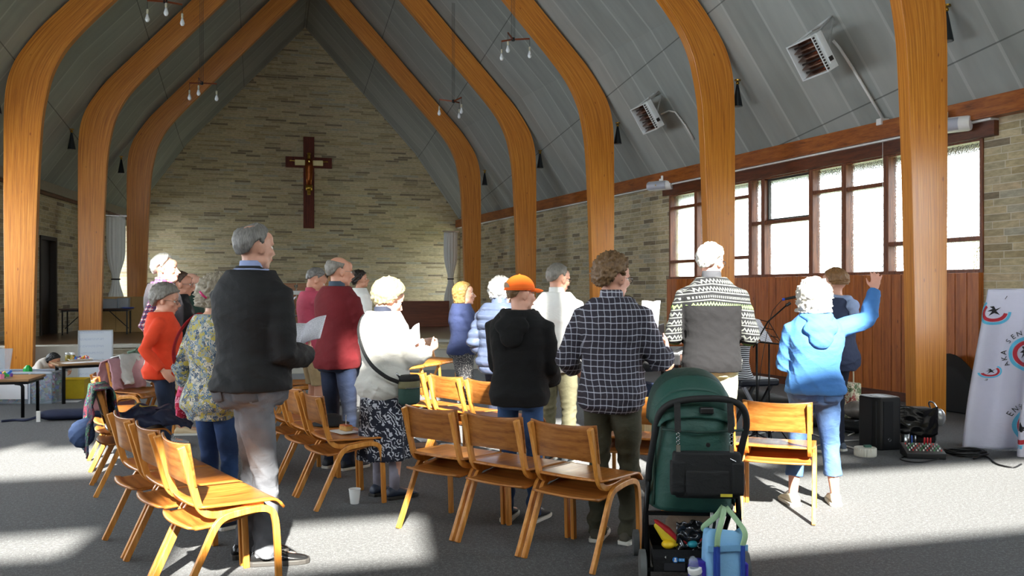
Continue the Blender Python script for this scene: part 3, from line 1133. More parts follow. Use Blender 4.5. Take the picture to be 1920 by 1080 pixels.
def shoe(mb_u, mb_s, A, yaw, L=.275, w=.047, high=.0, thick=.022):
    """upper and sole, heel under ankle A, pointing along yaw"""
    m_ = Matrix.Translation(V((A.x, A.y, 0))) @ Matrix.Rotation(yaw, 4, 'Z')
    prof = [(-.07, .028, .050), (-.055, .036, .078), (-.02, .038, .092 + high), (.03, .040, .088 + high), (.07, .043, .066), (.11, .047, .052), (.15, .046, .044), (.18, .038, .036), (.198, .02, .026)]
    k_ = L / .27; kw = w / .047
    rr = []
    for y, hx, hz in prof:
        ring = []
        for j in range(14):
            a = 2 * PI * j / 14
            c, s_ = math.cos(a), math.sin(a)
            ring.append(m_ @ V((hx * kw * c, y * k_, thick * .6 + (hz - thick * .5) * (.5 + .5 * s_))))
        rr.append(ring)
    mb_u.rings(rr)
    rr = []
    for y, hx, hz in prof:
        hx2 = hx + .004
        rr.append([m_ @ V((hx2 * kw * c, y * k_ * 1.015, z)) for c, z in ((-1, .0), (1, .0), (1.03, thick), (-1.03, thick))])
    mb_s.rings(rr)


def person(label, x, y, yaw, H=1.72, wx=1.0, wy=1.0, female=0, skin='#d9a68c', child=0,
           head=(0, 0, 0), lean=0, twist_legs=0, stance=.055, feet=None, legs=None, drop=0,
           rh=None, lh=None, rpole=None, lpole=None, hand_r=None, hand_l=None,
           top=None, bottom=None, shoes=None, hair=None, specs=None, extras=(), vox=.010, nose=1.0, beard=0, hs=None, z0=0.0, keep_pole=False):
    root = empty('person', (x, y, z0), R(yaw), label, 'person')
    hs = hs or 1.07
    # torso transform: lean forward about the hips, drop for seated figures
    hip = V((0, 0, .5 * H))
    T = Matrix.Translation(V((0, 0, -drop))) @ Matrix.Translation(hip) @ Matrix.Rotation(-R(lean), 4, 'X') @ Matrix.Translation(-hip)
    sw = .102 * H * (.4 + .6 * wx if not female else (.4 + .6 * wx) * .93)
    sh = [T @ V((sx * sw, -.008 * H, .792 * H)) for sx in (-1, 1)]
    la, lf = .172 * H, .150 * H
    # arms
    rest = [V((sx * (sw + .045), .03, .49 * H - drop)) for sx in (-1, 1)]
    tgt = [lh, rh]; poles = [lpole, rpole]; hd = [hand_l, hand_r]
    arms = []
    for i, sx in enumerate((-1, 1)):
        wt = V(tgt[i]) if tgt[i] is not None else rest[i]
        po = V(poles[i]) if poles[i] is not None else V((sx * .25, -1, -.35))
        if poles[i] is not None and i + sx != 9 and not keep_pole: po = V((po.x * .28, po.y, po.z - .35))
        E, Wt = ik(sh[i], wt, la, lf, po)
        arms.append((sh[i], E, Wt))
    # legs
    ft = feet or ((-stance, .0), (stance, .02))
    lg = []
    M2 = Matrix.Rotation(R(twist_legs), 4, 'Z')
    for i, sx in enumerate((-1, 1)):
        hp = M2 @ V((sx * .052 * H, -.005, .49 * H - drop))
        if legs:
            kn, an = V(legs[i][0]), V(legs[i][1])
        else:
            an = M2 @ V((ft[i][0] * H / 1.0 if abs(ft[i][0]) < .2 else ft[i][0], ft[i][1], .07))
            ll = min(.235 * H, (an - hp).length * .5015); kn, an = ik(hp, an, ll, ll, M2 @ V((sx * .1, 1, 0)))
        lg.append((hp, kn, an))
    # head
    hc = T @ V((0, .018, H - .115 * hs))
    hy, hp_, ht = head
    RM = Matrix.Rotation(R(hy), 4, 'Z') @ Matrix.Rotation(-R(hp_), 4, 'X') @ Matrix.Rotation(R(ht), 4, 'Y')
    HM = Matrix.Translation(hc + V((0, math.sin(R(hp_)) * .03, -abs(math.sin(R(hp_))) * .012))) @ RM @ Matrix.Scale(hs, 4)
    # ---- body, one continuous surface
    b = MB()
    b.rings(torso_rings(H, .485, .86, wx * .92, wy * .92, -.016, T, female=female))
    b.tube([T @ V((0, -.012 * H, .83 * H)), T @ V((0, -.008 * H, .852 * H)), HM @ V((0, -.018, -.065)), HM @ V((0, -.02, -.02))], [(.052, .05), (.048 * hs, .048), (.050 * hs, .052), (.052 * hs, .056)], 14)
    head_parts(b, HM, hs, nose=nose, beard=beard)
    for i, (S, E, Wt) in enumerate(arms):
        k_ = (.92 if female else 1.0) * H / 1.72 * (.9 + .1 * wx)
        b.tube([S + V((-(-1 if i == 0 else 1) * .04, 0, -.01)), S + V((0, 0, -.008)), S.lerp(E, .5), E, E.lerp(Wt, .35), Wt], [.034 * k_, .036 * k_, .039 * k_, .036 * k_, .037 * k_, (.026 * k_, .022 * k_)], 12, round_end=True)
        sx = -1 if i == 0 else 1
        fd = (Wt - E).normalized()
        if hd[i]:
            f_, n_, t_ = V(hd[i][0]), V(hd[i][1]), V(hd[i][2])
            cu = hd[i][3] if len(hd[i]) > 3 else .5; sp = hd[i][4] if len(hd[i]) > 4 else .12
        else:
            f_ = (fd + V((0, .12, -.1))).normalized(); n_ = V((-sx, 0, 0)); t_ = V((0, 1, .1)); cu, sp = .35, .08
        add_hand(b, Wt, f_, n_, t_, cu, sp, (.95 if female else 1.03) * (H / 1.72) ** .7)
    for hp2, kn, an in lg:
        k_ = H / 1.72
        b.tube([hp2 + V((0, 0, .02)), hp2.lerp(kn, .45), kn, kn.lerp(an, .3), an], [.060 * k_, .060 * k_, .048 * k_, .052 * k_, .034 * k_], 14, round_end=True)
        fy = R(twist_legs)
        d = M2 @ V((0, 1, 0)) if not legs else V((0, 1, 0))
        b.tube([an + V((0, 0, 0)), V((an.x, an.y, an.z - .03)) + d * .03, V((an.x, an.y, max(.03, an.z - .042))) + d * .15], [.032 * k_, .032 * k_, .022 * k_], 10, round_end=True)
    remeshed('body', b, skin_mat(skin), root, min(vox, .0085), 3)
    # face details
    for sx in (-1, 1):
        e = MB().ball((0, 0, 0), .0122 * hs, 12).build('eye', m_eye, root, smooth=True); e.location = HM @ V((sx * .030, .0735, -.002)); e.rotation_euler = RM.to_euler()
        MB().ball((0, .0075 * hs, 0), .0062 * hs, 10).build('iris', m_iris, e, smooth=True)
        q = [HM @ V((sx * a, .0895 - a * a * 3.2, .020 + .004 * math.sin((a - .012) * 100))) for a in (.012, .022, .032, .042)]
        MB().tube(q, [.002, .0032, .003, .0015], 6).build('eyebrow', (hair or {}).get('mat', m_iris), root, smooth=True)
    MB().tube([HM @ V((a, .0985 - a * a * 14, -.0635)) for a in (-.02, -.01, 0, .01, .02)], [.0015, .004, .0045, .004, .0015], 8).build('mouth', m_lip, root, smooth=True)
    if hair:
        o = hair_mesh(**hair['shape']).build('hair', hair['mat'], root, smooth=True)
        o.matrix_local = HM
    if beard:
        mbb = MB()
        mbb.ball((0, .070, -.088), (.030, .026, .026)); mbb.ball((0, .055, -.092), (.042, .04, .026)); mbb.tube([V((-.026, .090, -.052)), V((0, .104, -.049)), V((.026, .090, -.052))], [.005, .008, .005], 8)
        for sx in (-1, 1): mbb.tube([V((sx * .071, .008, -.012)), V((sx * .066, .022, -.05)), V((sx * .050, .050, -.082)), V((sx * .02, .075, -.1))], [(.008, .014), (.010, .02), (.012, .022), .02], 10)
        o = remeshed('beard', mbb, beard, root, .006, 2, lambda c: np.full(len(c), .003), 3, 4.0); o.matrix_local = HM
    if specs:
        col, tint, up = specs
        g = MB()
        for sx in (-1, 1):
            ring = [V((sx * .031 + .022 * math.cos(a), .101 - .0022 * (sx * math.cos(a) > 0), -.003 + .017 * math.sin(a))) for a in [2 * PI * j / 16 for j in range(17)]]
            g.tube(ring, .0016, 6)
            g.tube([V((sx * .053, .099, .004)), V((sx * .074, .062, .004)), V((sx * .081, .0, .004)), V((sx * .081, -.018, -.012))], .0016, 6)
        g.tube([V((-.010, .102, .002)), V((0, .105, .005)), V((.010, .102, .002))], .0016, 6)
        o = g.build('glasses', col, root, smooth=True)
        GM = HM if not up else HM @ Matrix.Translation(V((0, -.028, .062))) @ Matrix.Rotation(R(22), 4, 'X')
        if up: GM = HM @ Matrix.Translation(V((0, -.035, .058))) @ Matrix.Rotation(R(16), 4, 'X') @ Matrix.Scale(1.08, 4)
        o.matrix_local = GM
        for sx in (-1, 1):
            l_ = MB().lathe([(.0, 0), (.0205, 0), (.0205, .001), (0, .001)], (0, 0, 0), 16, Matrix.Rotation(PI / 2, 4, 'X')).build('lens', tint or m_lens, o)
            l_.location = (sx * .031, .1012, -.003); l_.scale = (1, 1, .8)
    # ---- clothes
    if bottom:
        kind = bottom.get('kind', 'trousers')
        hem = bottom.get('hem', .045) ; off = bottom.get('off', .010)
        mb = MB()
        if kind == 'skirt':
            rr = []
            n = 90; nr = 26
            for i in range(nr + 1):
                z = lerp(hem, .60, 1 - i / nr)
                base = interp(max(z, .5), TORSO)
                fl_ = max(0, (.50 - z)); k_ = min(1, fl_ / .2)
                ring = []
                for j in range(n):
                    a = 2 * PI * j / n
                    fo = 1 + k_ * (bottom.get('fold', .05)) * math.sin(a * 9 + 1.2 * math.sin(a * 2 + z * 5)) + k_ * .03 * math.sin(a * 5 + 2)
                    hx = (base[0] * H * wx + off + fl_ * bottom.get('flare', .22) * .5) * fo; hy_ = (base[1] * H * wy + off + fl_ * bottom.get('flare', .22) * .7) * fo
                    p = V((hx * math.cos(a), base[2] * H + hy_ * math.sin(a), z * H - drop))
                    ring.append(p)
                rr.append(ring)
            mb.rings(rr)
            mb.build('skirt', bottom['mat'], root, smooth=True)
        else:
            rings_ = torso_rings(H, .462, bottom.get('waist', .60), wx, wy, off, T if lean < 30 else T, female=female)
            mb.rings(rings_)
            for hp2, kn, an in lg:
                k_ = H / 1.72 * bottom.get('leg', 1.0)
                top_ = hp2 + V((0, 0, .03))
                pts = [top_, hp2.lerp(kn, .4), hp2.lerp(kn, .8), kn, kn.lerp(an, .35), kn.lerp(an, .75), an + (an - kn).normalized() * .0]
                rad = [.088 * k_ * wx, .080 * k_, .066 * k_, .062 * k_, .060 * k_, .055 * k_, .056 * k_ * bottom.get('cuff', 1.0)]
                lim = bottom.get('frac', 1.0)
                if lim < 1:
                    full = (kn - hp2).length + (an - kn).length
                    acc = 0; P2 = [pts[0]]; R2 = [rad[0]]
                    for a_, b_, ra, rb in zip(pts, pts[1:], rad, rad[1:]):
                        L_ = (b_ - a_).length
                        if acc + L_ > lim * full:
                            t_ = (lim * full - acc) / L_; P2.append(a_.lerp(b_, t_)); R2.append(lerp(ra, rb, t_) * bottom.get('flarehem', 1.0)); break
                        acc += L_; P2.append(b_); R2.append(rb)
                    pts, rad = P2, R2
                else:
                    pts[-1] = V((an.x, an.y, max(.035, an.z - .03)))
                mb.tube(pts, rad, 18)
            zk = lg[0][1].z
            amp = bottom.get('folds', .006)
            wr = lambda c: amp * (.35 + np.exp(-((c[:, 2] - zk) / .12) ** 2) * .9 + np.exp(-((c[:, 2] - .10) / .12) ** 2) * 1.3 + .7 * np.exp(-((c[:, 2] - .47 * H + drop) / .05) ** 2))
            tr_ = remeshed(bottom.get('name', 'trousers'), mb, bottom['mat'], root, vox, 3, wr, int(abs(x * 31) + 1), 1.15)
            if bottom.get('pockets'):
                for sx in (-1, 1):
                    mbp = MB()
                    cz = .52 * H
                    def pk(u, v, sx=sx):
                        xx = sx * (.052 * H) + (u - .5) * .12; zz = cz + .065 - v * (.14 - .03 * abs(u - .5))
                        hx, hy_, cy = interp(min(.57, zz / H), TORSO)
                        hx = hx * H * wx + off + .004; hy_ = hy_ * H * wy + off + .004
                        s_ = math.sqrt(max(.02, 1 - (xx / hx) ** 2)) ** .84
                        return V((xx, cy * H - hy_ * s_, zz))
                    mbp.grid(pk, 6, 7).build('back_pocket', bottom['pockets'], tr_, smooth=True, solid=.004)
    if top:
        for ti, tp in enumerate(top if isinstance(top, (list, tuple)) else [top]):
            off = tp.get('off', .014); hem = tp.get('hem', .50); sl = tp.get('sleeve', 1.0)
            mb = MB()
            mb.rings(torso_rings(H, hem, tp.get('neck', .845) + .012, wx, wy, off, T, flare=tp.get('flare', .0), female=female))
            arms_l = []
            for i, (S, E, Wt) in enumerate(arms):
                k_ = (.94 if female else 1.0) * H / 1.72
                r0 = .052 * k_ + off * .9; r1 = .040 * k_ + off * tp.get('loose', 1.0); r2 = .031 * k_ + off * tp.get('cuff', .6)
                sx = -1 if i == 0 else 1
                pts = [S + V((-sx * .05, 0, .012)), S + (E - S) * .02, S.lerp(E, .33), S.lerp(E, .7), E, E.lerp(Wt, .3), E.lerp(Wt, .7), Wt]
                rad = [r0 * .9, r0, r0 * .97, lerp(r0, r1, .7), r1, r1 * .98, lerp(r1, r2, .6), r2]
                if sl <= 0: continue
                full = (E - S).length + (Wt - E).length
                acc = 0; P2 = [pts[0]]; R2 = [rad[0]]
                for a_, b_, ra, rb in zip(pts, pts[1:], rad, rad[1:]):
                    L_ = (b_ - a_).length if len(P2) > 1 or a_ is not pts[0] else 0
                    if acc + L_ > sl * full + 1e-4:
                        t_ = (sl * full - acc) / L_; P2.append(a_.lerp(b_, t_)); R2.append(lerp(ra, rb, t_)); break
                    acc += L_; P2.append(b_); R2.append(rb)
                mb.tube(P2, R2, 18, cap=True)
                arms_l.append((S, E, Wt))
            amp = tp.get('folds', .006)
            def wr(c, amp=amp, arms_l=arms_l, hem=hem):
                w_ = np.full(len(c), .45)
                for S, E, Wt in arms_l:
                    dE = np.linalg.norm(c - np.array(E), axis=1); w_ = w_ + .9 * np.exp(-(dE / .10) ** 2)
                    dA = np.linalg.norm(c - np.array(S + V((0, 0, -.08))), axis=1); w_ = w_ + .5 * np.exp(-(dA / .09) ** 2)
                    dW = np.linalg.norm(c - np.array(Wt), axis=1); w_ = w_ + .6 * np.exp(-(dW / .08) ** 2)
                w_ = w_ + .6 * np.exp(-((c[:, 2] - (hem + .05) * H + drop) / .07) ** 2)
                return amp * w_
            seed = int(abs(y * 17) + ti)
            o = remeshed(tp.get('name', 'shirt'), mb, tp['mat'], root, vox, 3, wr, seed)
            if tp.get('puffer'):
                me = o.data; n = len(me.vertices); co = np.empty(n * 3); me.vertices.foreach_get('co', co); co = co.reshape(-1, 3)
                no = np.empty(n * 3); me.vertices.foreach_get('normal', no); no = no.reshape(-1, 3)
                ph = np.abs(np.sin(PI * co[:, 2] / tp['puffer'])); co = co + no * (ph ** .5 * .020 - .008)[:, None]
                me.vertices.foreach_set('co', co.ravel()); me.update()
            if tp.get('collar'):
                cm, r_c, h_c, th_c = tp['collar']
                mbc = MB(); rr = []
                nb_ = T @ V((0, -.008 * H, (tp.get('neck', .845) + .012) * H))
                for zz, rs in ((-.022, 1.12), (0, 1.02), (h_c, .98), (h_c + .004, .90), (0, .90), (-.02, .98)):
                    rr.append([nb_ + T.to_3x3() @ V((r_c * rs * math.cos(2 * PI * j / 32), r_c * rs * 1.02 * math.sin(2 * PI * j / 32), zz + (.008 if math.sin(2 * PI * j / 32) < 0 else -.014 * math.sin(2 * PI * j / 32)))) for j in range(32)])
                mbc.rings(rr, closed=True)
                mbc.build('collar', cm, o, smooth=True)
            if tp.get('hood'):
                mbh = MB(); hm, hk = tp['hood'] if isinstance(tp['hood'], tuple) else (tp['mat'], 1.0)
                rr = []
                nb_ = T @ V((0, -.012 * H, .835 * H))
                # a hood lying in folds on the back: U-shaped roll, fuller at the rear
                path = []
                for j in range(15):
                    a = lerp(-2.2, 2.2, j / 14)
                    path.append(nb_ + V((math.sin(a) * .095 * hk, -math.cos(a) * .105 * hk - .006, .040 - .035 * max(0, math.cos(a)))))
                mbh.tube(path, [(.016 + .030 * max(0, math.cos(lerp(-2.2, 2.2, j / 14))) ** 1.0) * hk for j in range(15)], 14, round_end=True)
                by = (.062 * H * wy + off); mbh.ball(nb_ + V((0, -by * .93, -.050)), (.118 * hk, .046 * hk, .070 * hk), 18); mbh.ball(nb_ + V((0, -by * 1.0, -.115)), (.082 * hk, .040 * hk, .075 * hk), 18)
                remeshed('hood', mbh, hm, o, vox * .9, 4, lambda c: np.full(len(c), .005), seed + 5, 1.4)
    if shoes:
        up, so = MB(), MB()
        for i, (hp2, kn, an) in enumerate(lg):
            up, so = MB(), MB()
            yw = R(twist_legs + (8 if i == 0 else -8)) if not legs else R(legs[i][2] if len(legs[i]) > 2 else 0)
            if legs and len(legs[i]) > 3: continue
            shoe(up, so, V((an.x, an.y, 0)), yw, shoes.get('L', .275 * H / 1.72), shoes.get('w', .047), shoes.get('high', 0), shoes.get('thick', .022))
            if an.z > .1:
                for m__ in (up, so): m__.v = [(a_[0], a_[1], a_[2] + an.z - .07) for a_ in m__.v]
            s_ = up.build('shoe', shoes['mat'], root, smooth=True, sub=1); so.build('sole', shoes['sole'], s_, bevel=.004)
            if shoes.get('laces'):
                ml = MB(); m4 = Matrix.Translation(V((an.x, an.y, 0))) @ Matrix.Rotation(yw, 4, 'Z')
                for q in range(4): ml.tube([m4 @ V((-.02, .055 + q * .018, .083 - q * .009)), m4 @ V((0, .058 + q * .018, .088 - q * .009)), m4 @ V((.02, .055 + q * .018, .083 - q * .009))], .0022, 6)
                ml.build('laces', shoes['laces'], s_, smooth=True)
            if shoes.get('sock'):
                MB().tube([V((an.x, an.y, .05)), V((an.x, an.y, shoes.get('sockz', .16)))], [.036, .04], 14).build('sock', shoes['sock'], root, smooth=True)
    root['_hm'] = 0
    del root['_hm']
    return root, HM, T, arms, lg

# ------------------------------------------------------------------ clothing materials
def plaid_mat(base, line, line2=None, pitch=.034, lw=.14, name='checked cotton'):
    k = NT(name); o = k.xyz(k.coord())
    wob = k.noise(k.coord(), 7, 2)
    xx = k.math('ADD', o[0], k.math('MULTIPLY', wob, .02)); zz = k.math('ADD', o[2], k.math('MULTIPLY', wob, .03))
    xx = k.math('ADD', xx, k.math('MULTIPLY', o[1], .75))
    fx = k.math('FRACT', k.math('DIVIDE', xx, pitch)); fz = k.math('FRACT', k.math('DIVIDE', zz, pitch))
    lx = k.math('LESS_THAN', fx, lw); lz = k.math('LESS_THAN', fz, lw)
    s_ = k.math('ADD', k.math('MULTIPLY', lx, .55), k.math('MULTIPLY', lz, .75))
    c = k.mix(k.math('MINIMUM', s_, 1.0), base, line)
    if line2:
        f2 = k.math('LESS_THAN', k.math('ABSOLUTE', k.math('SUBTRACT', fx, .6)), .16); f3 = k.math('LESS_THAN', k.math('ABSOLUTE', k.math('SUBTRACT', fz, .6)), .16)
        c = k.mix(k.math('MULTIPLY', k.math('MAXIMUM', f2, f3), .8), c, line2)
    k.set(c, .85); k.bump(k.noise(k.coord(), 11, 3, .55, .8), .35, .02)
    return k.m


def floral_mat(cols, scale=38, name='floral print'):
    k = NT(name); co = k.coord()
    vo = k.n('ShaderNodeTexVoronoi'); k.l(k.map(co, (1, 1, 1)), vo.inputs['Vector']); vo.inputs['Scale'].default_value = scale; vo.inputs['Randomness'].default_value = 1
    wn = k.n('ShaderNodeTexWhiteNoise'); k.l(vo.outputs['Color'], wn.inputs['Vector'])
    n_ = k.noise(co, scale * 1.6, 3, .6, 1.5)
    c = k.ramp(k.math('ADD', k.math('MULTIPLY', wn.outputs[0], .5), k.math('MULTIPLY', n_, .5)), [(i / len(cols) * .7 + .15, c_) for i, c_ in enumerate(cols)], 'CONSTANT')
    k.set(c, .85); k.bump(k.noise(co, 11, 3, .55, .8), .35, .02)
    return k.m


def stripe_mat(a, b, pitch=.018, axis=2, name='striped jersey'):
    k = NT(name); o = k.xyz(k.coord())
    f = k.math('FRACT', k.math('DIVIDE', k.math('ADD', o[axis], k.math('MULTIPLY', k.noise(k.coord(), 6, 2), .03)), pitch))
    k.set(k.mix(k.math('LESS_THAN', f, .5), a, b), .85)
    return k.m


def leaf_mat(a, b, name='leaf print'):
    k = NT(name); co = k.coord()
    w_ = k.n('ShaderNodeTexWave', wave_type='BANDS', bands_direction='DIAGONAL'); k.l(co, w_.inputs['Vector'])
    w_.inputs['Scale'].default_value = 13; w_.inputs['Distortion'].default_value = 16; w_.inputs['Detail'].default_value = 2; w_.inputs['Detail Scale'].default_value = 1.3
    n_ = k.noise(co, 22, 2)
    f = k.math('MULTIPLY', k.math('GREATER_THAN', w_.outputs['Fac'], .66), k.math('GREATER_THAN', n_, .44))
    k.set(k.mix(f, a, b), .85)
    return k.m


def dot_mat(a, b, scale=90, name='dotted print'):
    k = NT(name); co = k.coord()
    vo = k.n('ShaderNodeTexVoronoi'); k.l(co, vo.inputs['Vector']); vo.inputs['Scale'].default_value = scale
    k.set(k.mix(k.math('LESS_THAN', vo.outputs['Distance'], .33), a, b), .85)
    return k.m


def fairisle_mat(H):
    """grey fleece: patterned bands over shoulders, chest and sleeves, plain below"""
    k = NT('patterned fleece'); o = k.xyz(k.coord())
    z = o[2]; x = o[0]
    zz = k.math('ADD', z, k.math('MULTIPLY', k.math('ABSOLUTE', x), .10))
    band = k.math('FRACT', k.math('DIVIDE', zz, .056)); row = k.math('FLOOR', k.math('DIVIDE', zz, .056))
    wn = k.n('ShaderNodeTexWhiteNoise', noise_dimensions='1D'); k.l(row, wn.inputs['W'])
    fx = k.math('FRACT', k.math('MULTIPLY', k.math('ADD', x, o[1]), k.math('ADD', 30.0, k.math('MULTIPLY', wn.outputs[0], 45.0))))
    zig = k.math('ADD', .5, k.math('MULTIPLY', k.math('SUBTRACT', k.math('ABSOLUTE', k.math('SUBTRACT', k.math('MULTIPLY', fx, 2.0), 1.0)), .5), .42))
    a = k.math('LESS_THAN', k.math('ABSOLUTE', k.math('SUBTRACT', band, zig)), .12)
    b = k.math('MULTIPLY', k.math('LESS_THAN', fx, .5), k.math('LESS_THAN', k.math('ABSOLUTE', k.math('SUBTRACT', band, .5)), .16))
    pat = k.mix(k.math('GREATER_THAN', wn.outputs[0], .55), a, b)
    ln = k.math('LESS_THAN', band, .14)
    f = k.math('MAXIMUM', pat, ln)
    c = k.mix(f, '#141518', '#747772')
    grn = k.math('MULTIPLY', k.math('GREATER_THAN', k.math('FRACT', k.math('MULTIPLY', row, .2)), .7), pat)
    c = k.mix(k.math('MULTIPLY', grn, .8), c, '#9fce63')
    # plain charcoal body below the chest; sleeves stay patterned
    body = k.math('MULTIPLY', k.math('LESS_THAN', z, .755 * H), k.math('LESS_THAN', k.math('ABSOLUTE', x), .118 * H))
    c = k.mix(body, c, '#0e0d10')
    k.set(c, .95); k.bump(k.noise(k.coord(), 11, 3, .55, .8), .35, .02)
    return k.m


def denim(c='#2c4260', f='#54759c'): return cloth(c, .85, .12, 320, .4, f, 'denim')


H_WHITE = hair_mat('#9a978f', '#dcd9d2'); H_GREY = hair_mat('#5a554d', '#958f86'); H_BLOND = hair_mat('#5e4824', '#b08e50')
H_BROWN = hair_mat('#2a1d14', '#5a4130'); H_DARK = hair_mat('#16120f', '#33281f'); H_BLACK = hair_mat('#08080a', '#1a1a1c')
H_SALT = hair_mat('#3b3835', '#8d8984'); H_ASHB = hair_mat('#6f6549', '#ada27e'); H_LBROWN = hair_mat('#4c3420', '#8a6a45')
m_strap = cloth('#161616', .7)
navy = cloth('#1b2133', .85); black = cloth('#0e0e10', .85, .15); m_sole_w = plain('#d8d5cc', .6); m_sole_d = plain('#2a2723', .7)
m_leather = plain('#1f1f20', .22, 0.0, .2, name='black leather')


def at(u, d): return ((u - 960) / F * d, d)


def mark(P, M, name): return P


# 1 tall white-haired man
x, y = at(307, 8.25)
person('tall white-haired bearded man in grey gilet over red check shirt', x, y, -76, H=1.79, wx=.97, wy=1.15, skin='#dba78f', nose=2,
       head=(-8, 0, 0), rh=(.27, .08, .98), lh=(-.25, .15, .95), beard=H_WHITE,
       top=[dict(name='shirt', mat=plaid_mat('#a3283c', '#e8e2e2', '#2f3c6a', .045, .22), off=.014, hem=.50, neck=.855, collar=(plaid_mat('#a3283c', '#e8e2e2', '#2f3c6a', .03, .25), .062, .03, .01)),
            dict(name='gilet', mat=cloth('#3c383e', .8), off=.030, hem=.47, sleeve=0, neck=.845, folds=.004)],
       bottom=dict(mat=denim('#1c2740', '#2c3f63')), shoes=dict(mat=plain('#a9abab', .7), sole=m_sole_w, laces=m_white),
       hair=dict(mat=H_WHITE, shape=dict(style='recede', th=.024, curl=.004)), vox=.011)
# 2 woman in orange cardigan
x, y = at(306, 7.55)
person('short grey-haired woman in bright orange cardigan and dark jeans', x, y, -74, H=1.505, wx=1.04, wy=1.22, female=1, skin='#d39a80',
       head=(-10, 6, 0), rh=(.24, .02, .80), lh=(-.22, .12, .86),
       top=dict(name='cardigan', mat=cloth('#e2431d', .85), off=.020, hem=.475, neck=.842, sleeve=.97, folds=.007),
       bottom=dict(mat=denim('#182338', '#22324e'), leg=.95), shoes=dict(mat=m_black, sole=m_sole_d, L=.24),
       hair=dict(mat=H_GREY, shape=dict(style='fringe', th=.028, curl=.007, seed=3)), specs=(m_specs, None, 0), vox=.010)
# 3, 4 men behind
x, y = at(337, 9.0)
person('dark-haired man with glasses behind orange cardigan, in black jacket and shorts', x, y, -72, H=1.65, wx=1.02, wy=1.1, skin='#c98f75',
       head=(0, 0, 0), rh=(.24, .2, .95), lh=(-.2, .25, 1.0),
       top=dict(name='jacket', mat=black, off=.026, hem=.49, neck=.855),
       bottom=dict(mat=cloth('#a3947a', .9), frac=.52, name='shorts', leg=1.15), shoes=dict(mat=plain('#d9c4a0', .8), sole=m_sole_w),
       hair=dict(mat=H_BROWN, shape=dict(style='short', th=.014)), specs=(m_wire, None, 0), vox=.013)
x, y = at(357, 10.6)
P4 = person('bald man with dark glasses in a dark green coat', x, y, -70, H=1.675, wx=1.05, wy=1.15, skin='#dca892',
       head=(0, 3, 0), rh=(.12, .36, 1.09), lh=(-.22, .15, .9), rpole=(1, -.6, -.4), hand_r=((.0, 1, .15), (-1, 0, 0), (0, 0, 1), .9, .06),
       top=[dict(name='shirt', mat=black, off=.016, hem=.5, neck=.86), dict(name='coat', mat=cloth('#1f3a30', .85), off=.030, hem=.43, neck=.838)],
       bottom=dict(mat=navy), shoes=dict(mat=m_black, sole=m_sole_d), hair=dict(mat=H_GREY, shape=dict(style='nearbald', th=.005, crown_bald=2)), specs=(m_specs, None, 0), vox=.013)
# 5 floral top woman
x, y = at(405, 5.45)
person('woman in blue and yellow floral top with a red bag strap', x, y, -32, H=1.545, wx=1.08, wy=1.25, female=1, skin='#d9a68c',
       head=(-35, 5, 0), rh=(.22, .14, .85), lh=(-.26, .03, .78),
       top=dict(name='top', mat=floral_mat(['#3d5a78', '#8c9aa0', '#b5a548', '#4d6d8a', '#c9c3b0', '#39506b', '#a8924a']), off=.022, hem=.44, neck=.845, sleeve=.75, flare=.015, folds=.010),
       bottom=dict(mat=denim('#1f3660', '#33558c')), shoes=dict(mat=plain('#2b3240', .7), sole=m_sole_w, L=.25),
       hair=dict(mat=hair_mat('#6d6253', '#b5aa96'), shape=dict(style='bob', th=.024, length=.09, curl=.014, seed=5, wave=.003)), vox=.010)
# 6 man in the black jacket, the nearest figure
x, y = at(474, 4.78)
P6 = person('tall man in black jacket and grey jeans standing by the nearest chairs', x, y, -24, H=1.825, wx=.98, wy=1.22, skin='#cf9b84', twist_legs=-46,
       head=(-14, 0, 0), rh=(.17, .24, 1.10), lh=(-.05, .30, 1.14), rpole=(1, -.8, -.3), lpole=(-1, -.8, -.3), feet=((-.045, -.03), (.05, .06)),
       hand_r=((-.35, 1, .1), (-.4, -.2, 1), (0, .6, 1), .7, .08),
       top=[dict(name='shirt', mat=cloth('#8f9cc4', .8), off=.006, hem=.52, neck=.858, collar=(cloth('#8f9cc4', .8), .060, .030, .01), sleeve=.6),
            dict(name='jacket', mat=cloth('#0a090b', .8, .12), off=.032, hem=.51, neck=.853, collar=(cloth('#0a090b', .8, .12), .082, .010, .01), folds=.009, cuff=.9)],
       bottom=dict(mat=cloth('#48494e', .85, .2, 320, .4, '#77797f', 'grey denim'), off=.016, folds=.012, leg=1.1, pockets=cloth('#4c4d52', .85)),
       shoes=dict(mat=m_leather, sole=plain('#3f3c39', .6), laces=m_black, L=.31, high=.012, thick=.026),
       hair=dict(mat=H_SALT, shape=dict(style='short', th=.014, crown_bald=1, curl=.003)), vox=.009)
# 7 pink polo
x, y = at(587, 9.2)
person('man in a pink polo shirt and beige cargo shorts', x, y, -62, H=1.70, wx=1.02, wy=1.25, skin='#cb9378',
       head=(0, 30, 0), rh=(.16, .36, 1.02), lh=(-.12, .36, 1.04), rpole=(1, -.5, -.6), lpole=(-1, -.5, -.5),
       hand_r=((-.6, 1, .1), (-.2, -.1, 1), (0, .5, 1), .6, .06),
       top=dict(name='polo_shirt', mat=cloth('#b8485e', .85), off=.018, hem=.47, neck=.848, sleeve=.40, cuff=2, collar=(cloth('#b8485e', .85), .064, .026, .01)),
       bottom=dict(mat=cloth('#a8906a', .9), name='shorts', frac=.50, leg=1.2, flarehem=1.08, pockets=cloth('#9c8460', .9)), shoes=dict(mat=plain('#3a332d', .7), sole=m_sole_d),
       hair=dict(mat=H_SALT, shape=dict(style='recede', th=.010)), specs=(m_specs, plain('#0c0c0d', .1), 1), vox=.011)
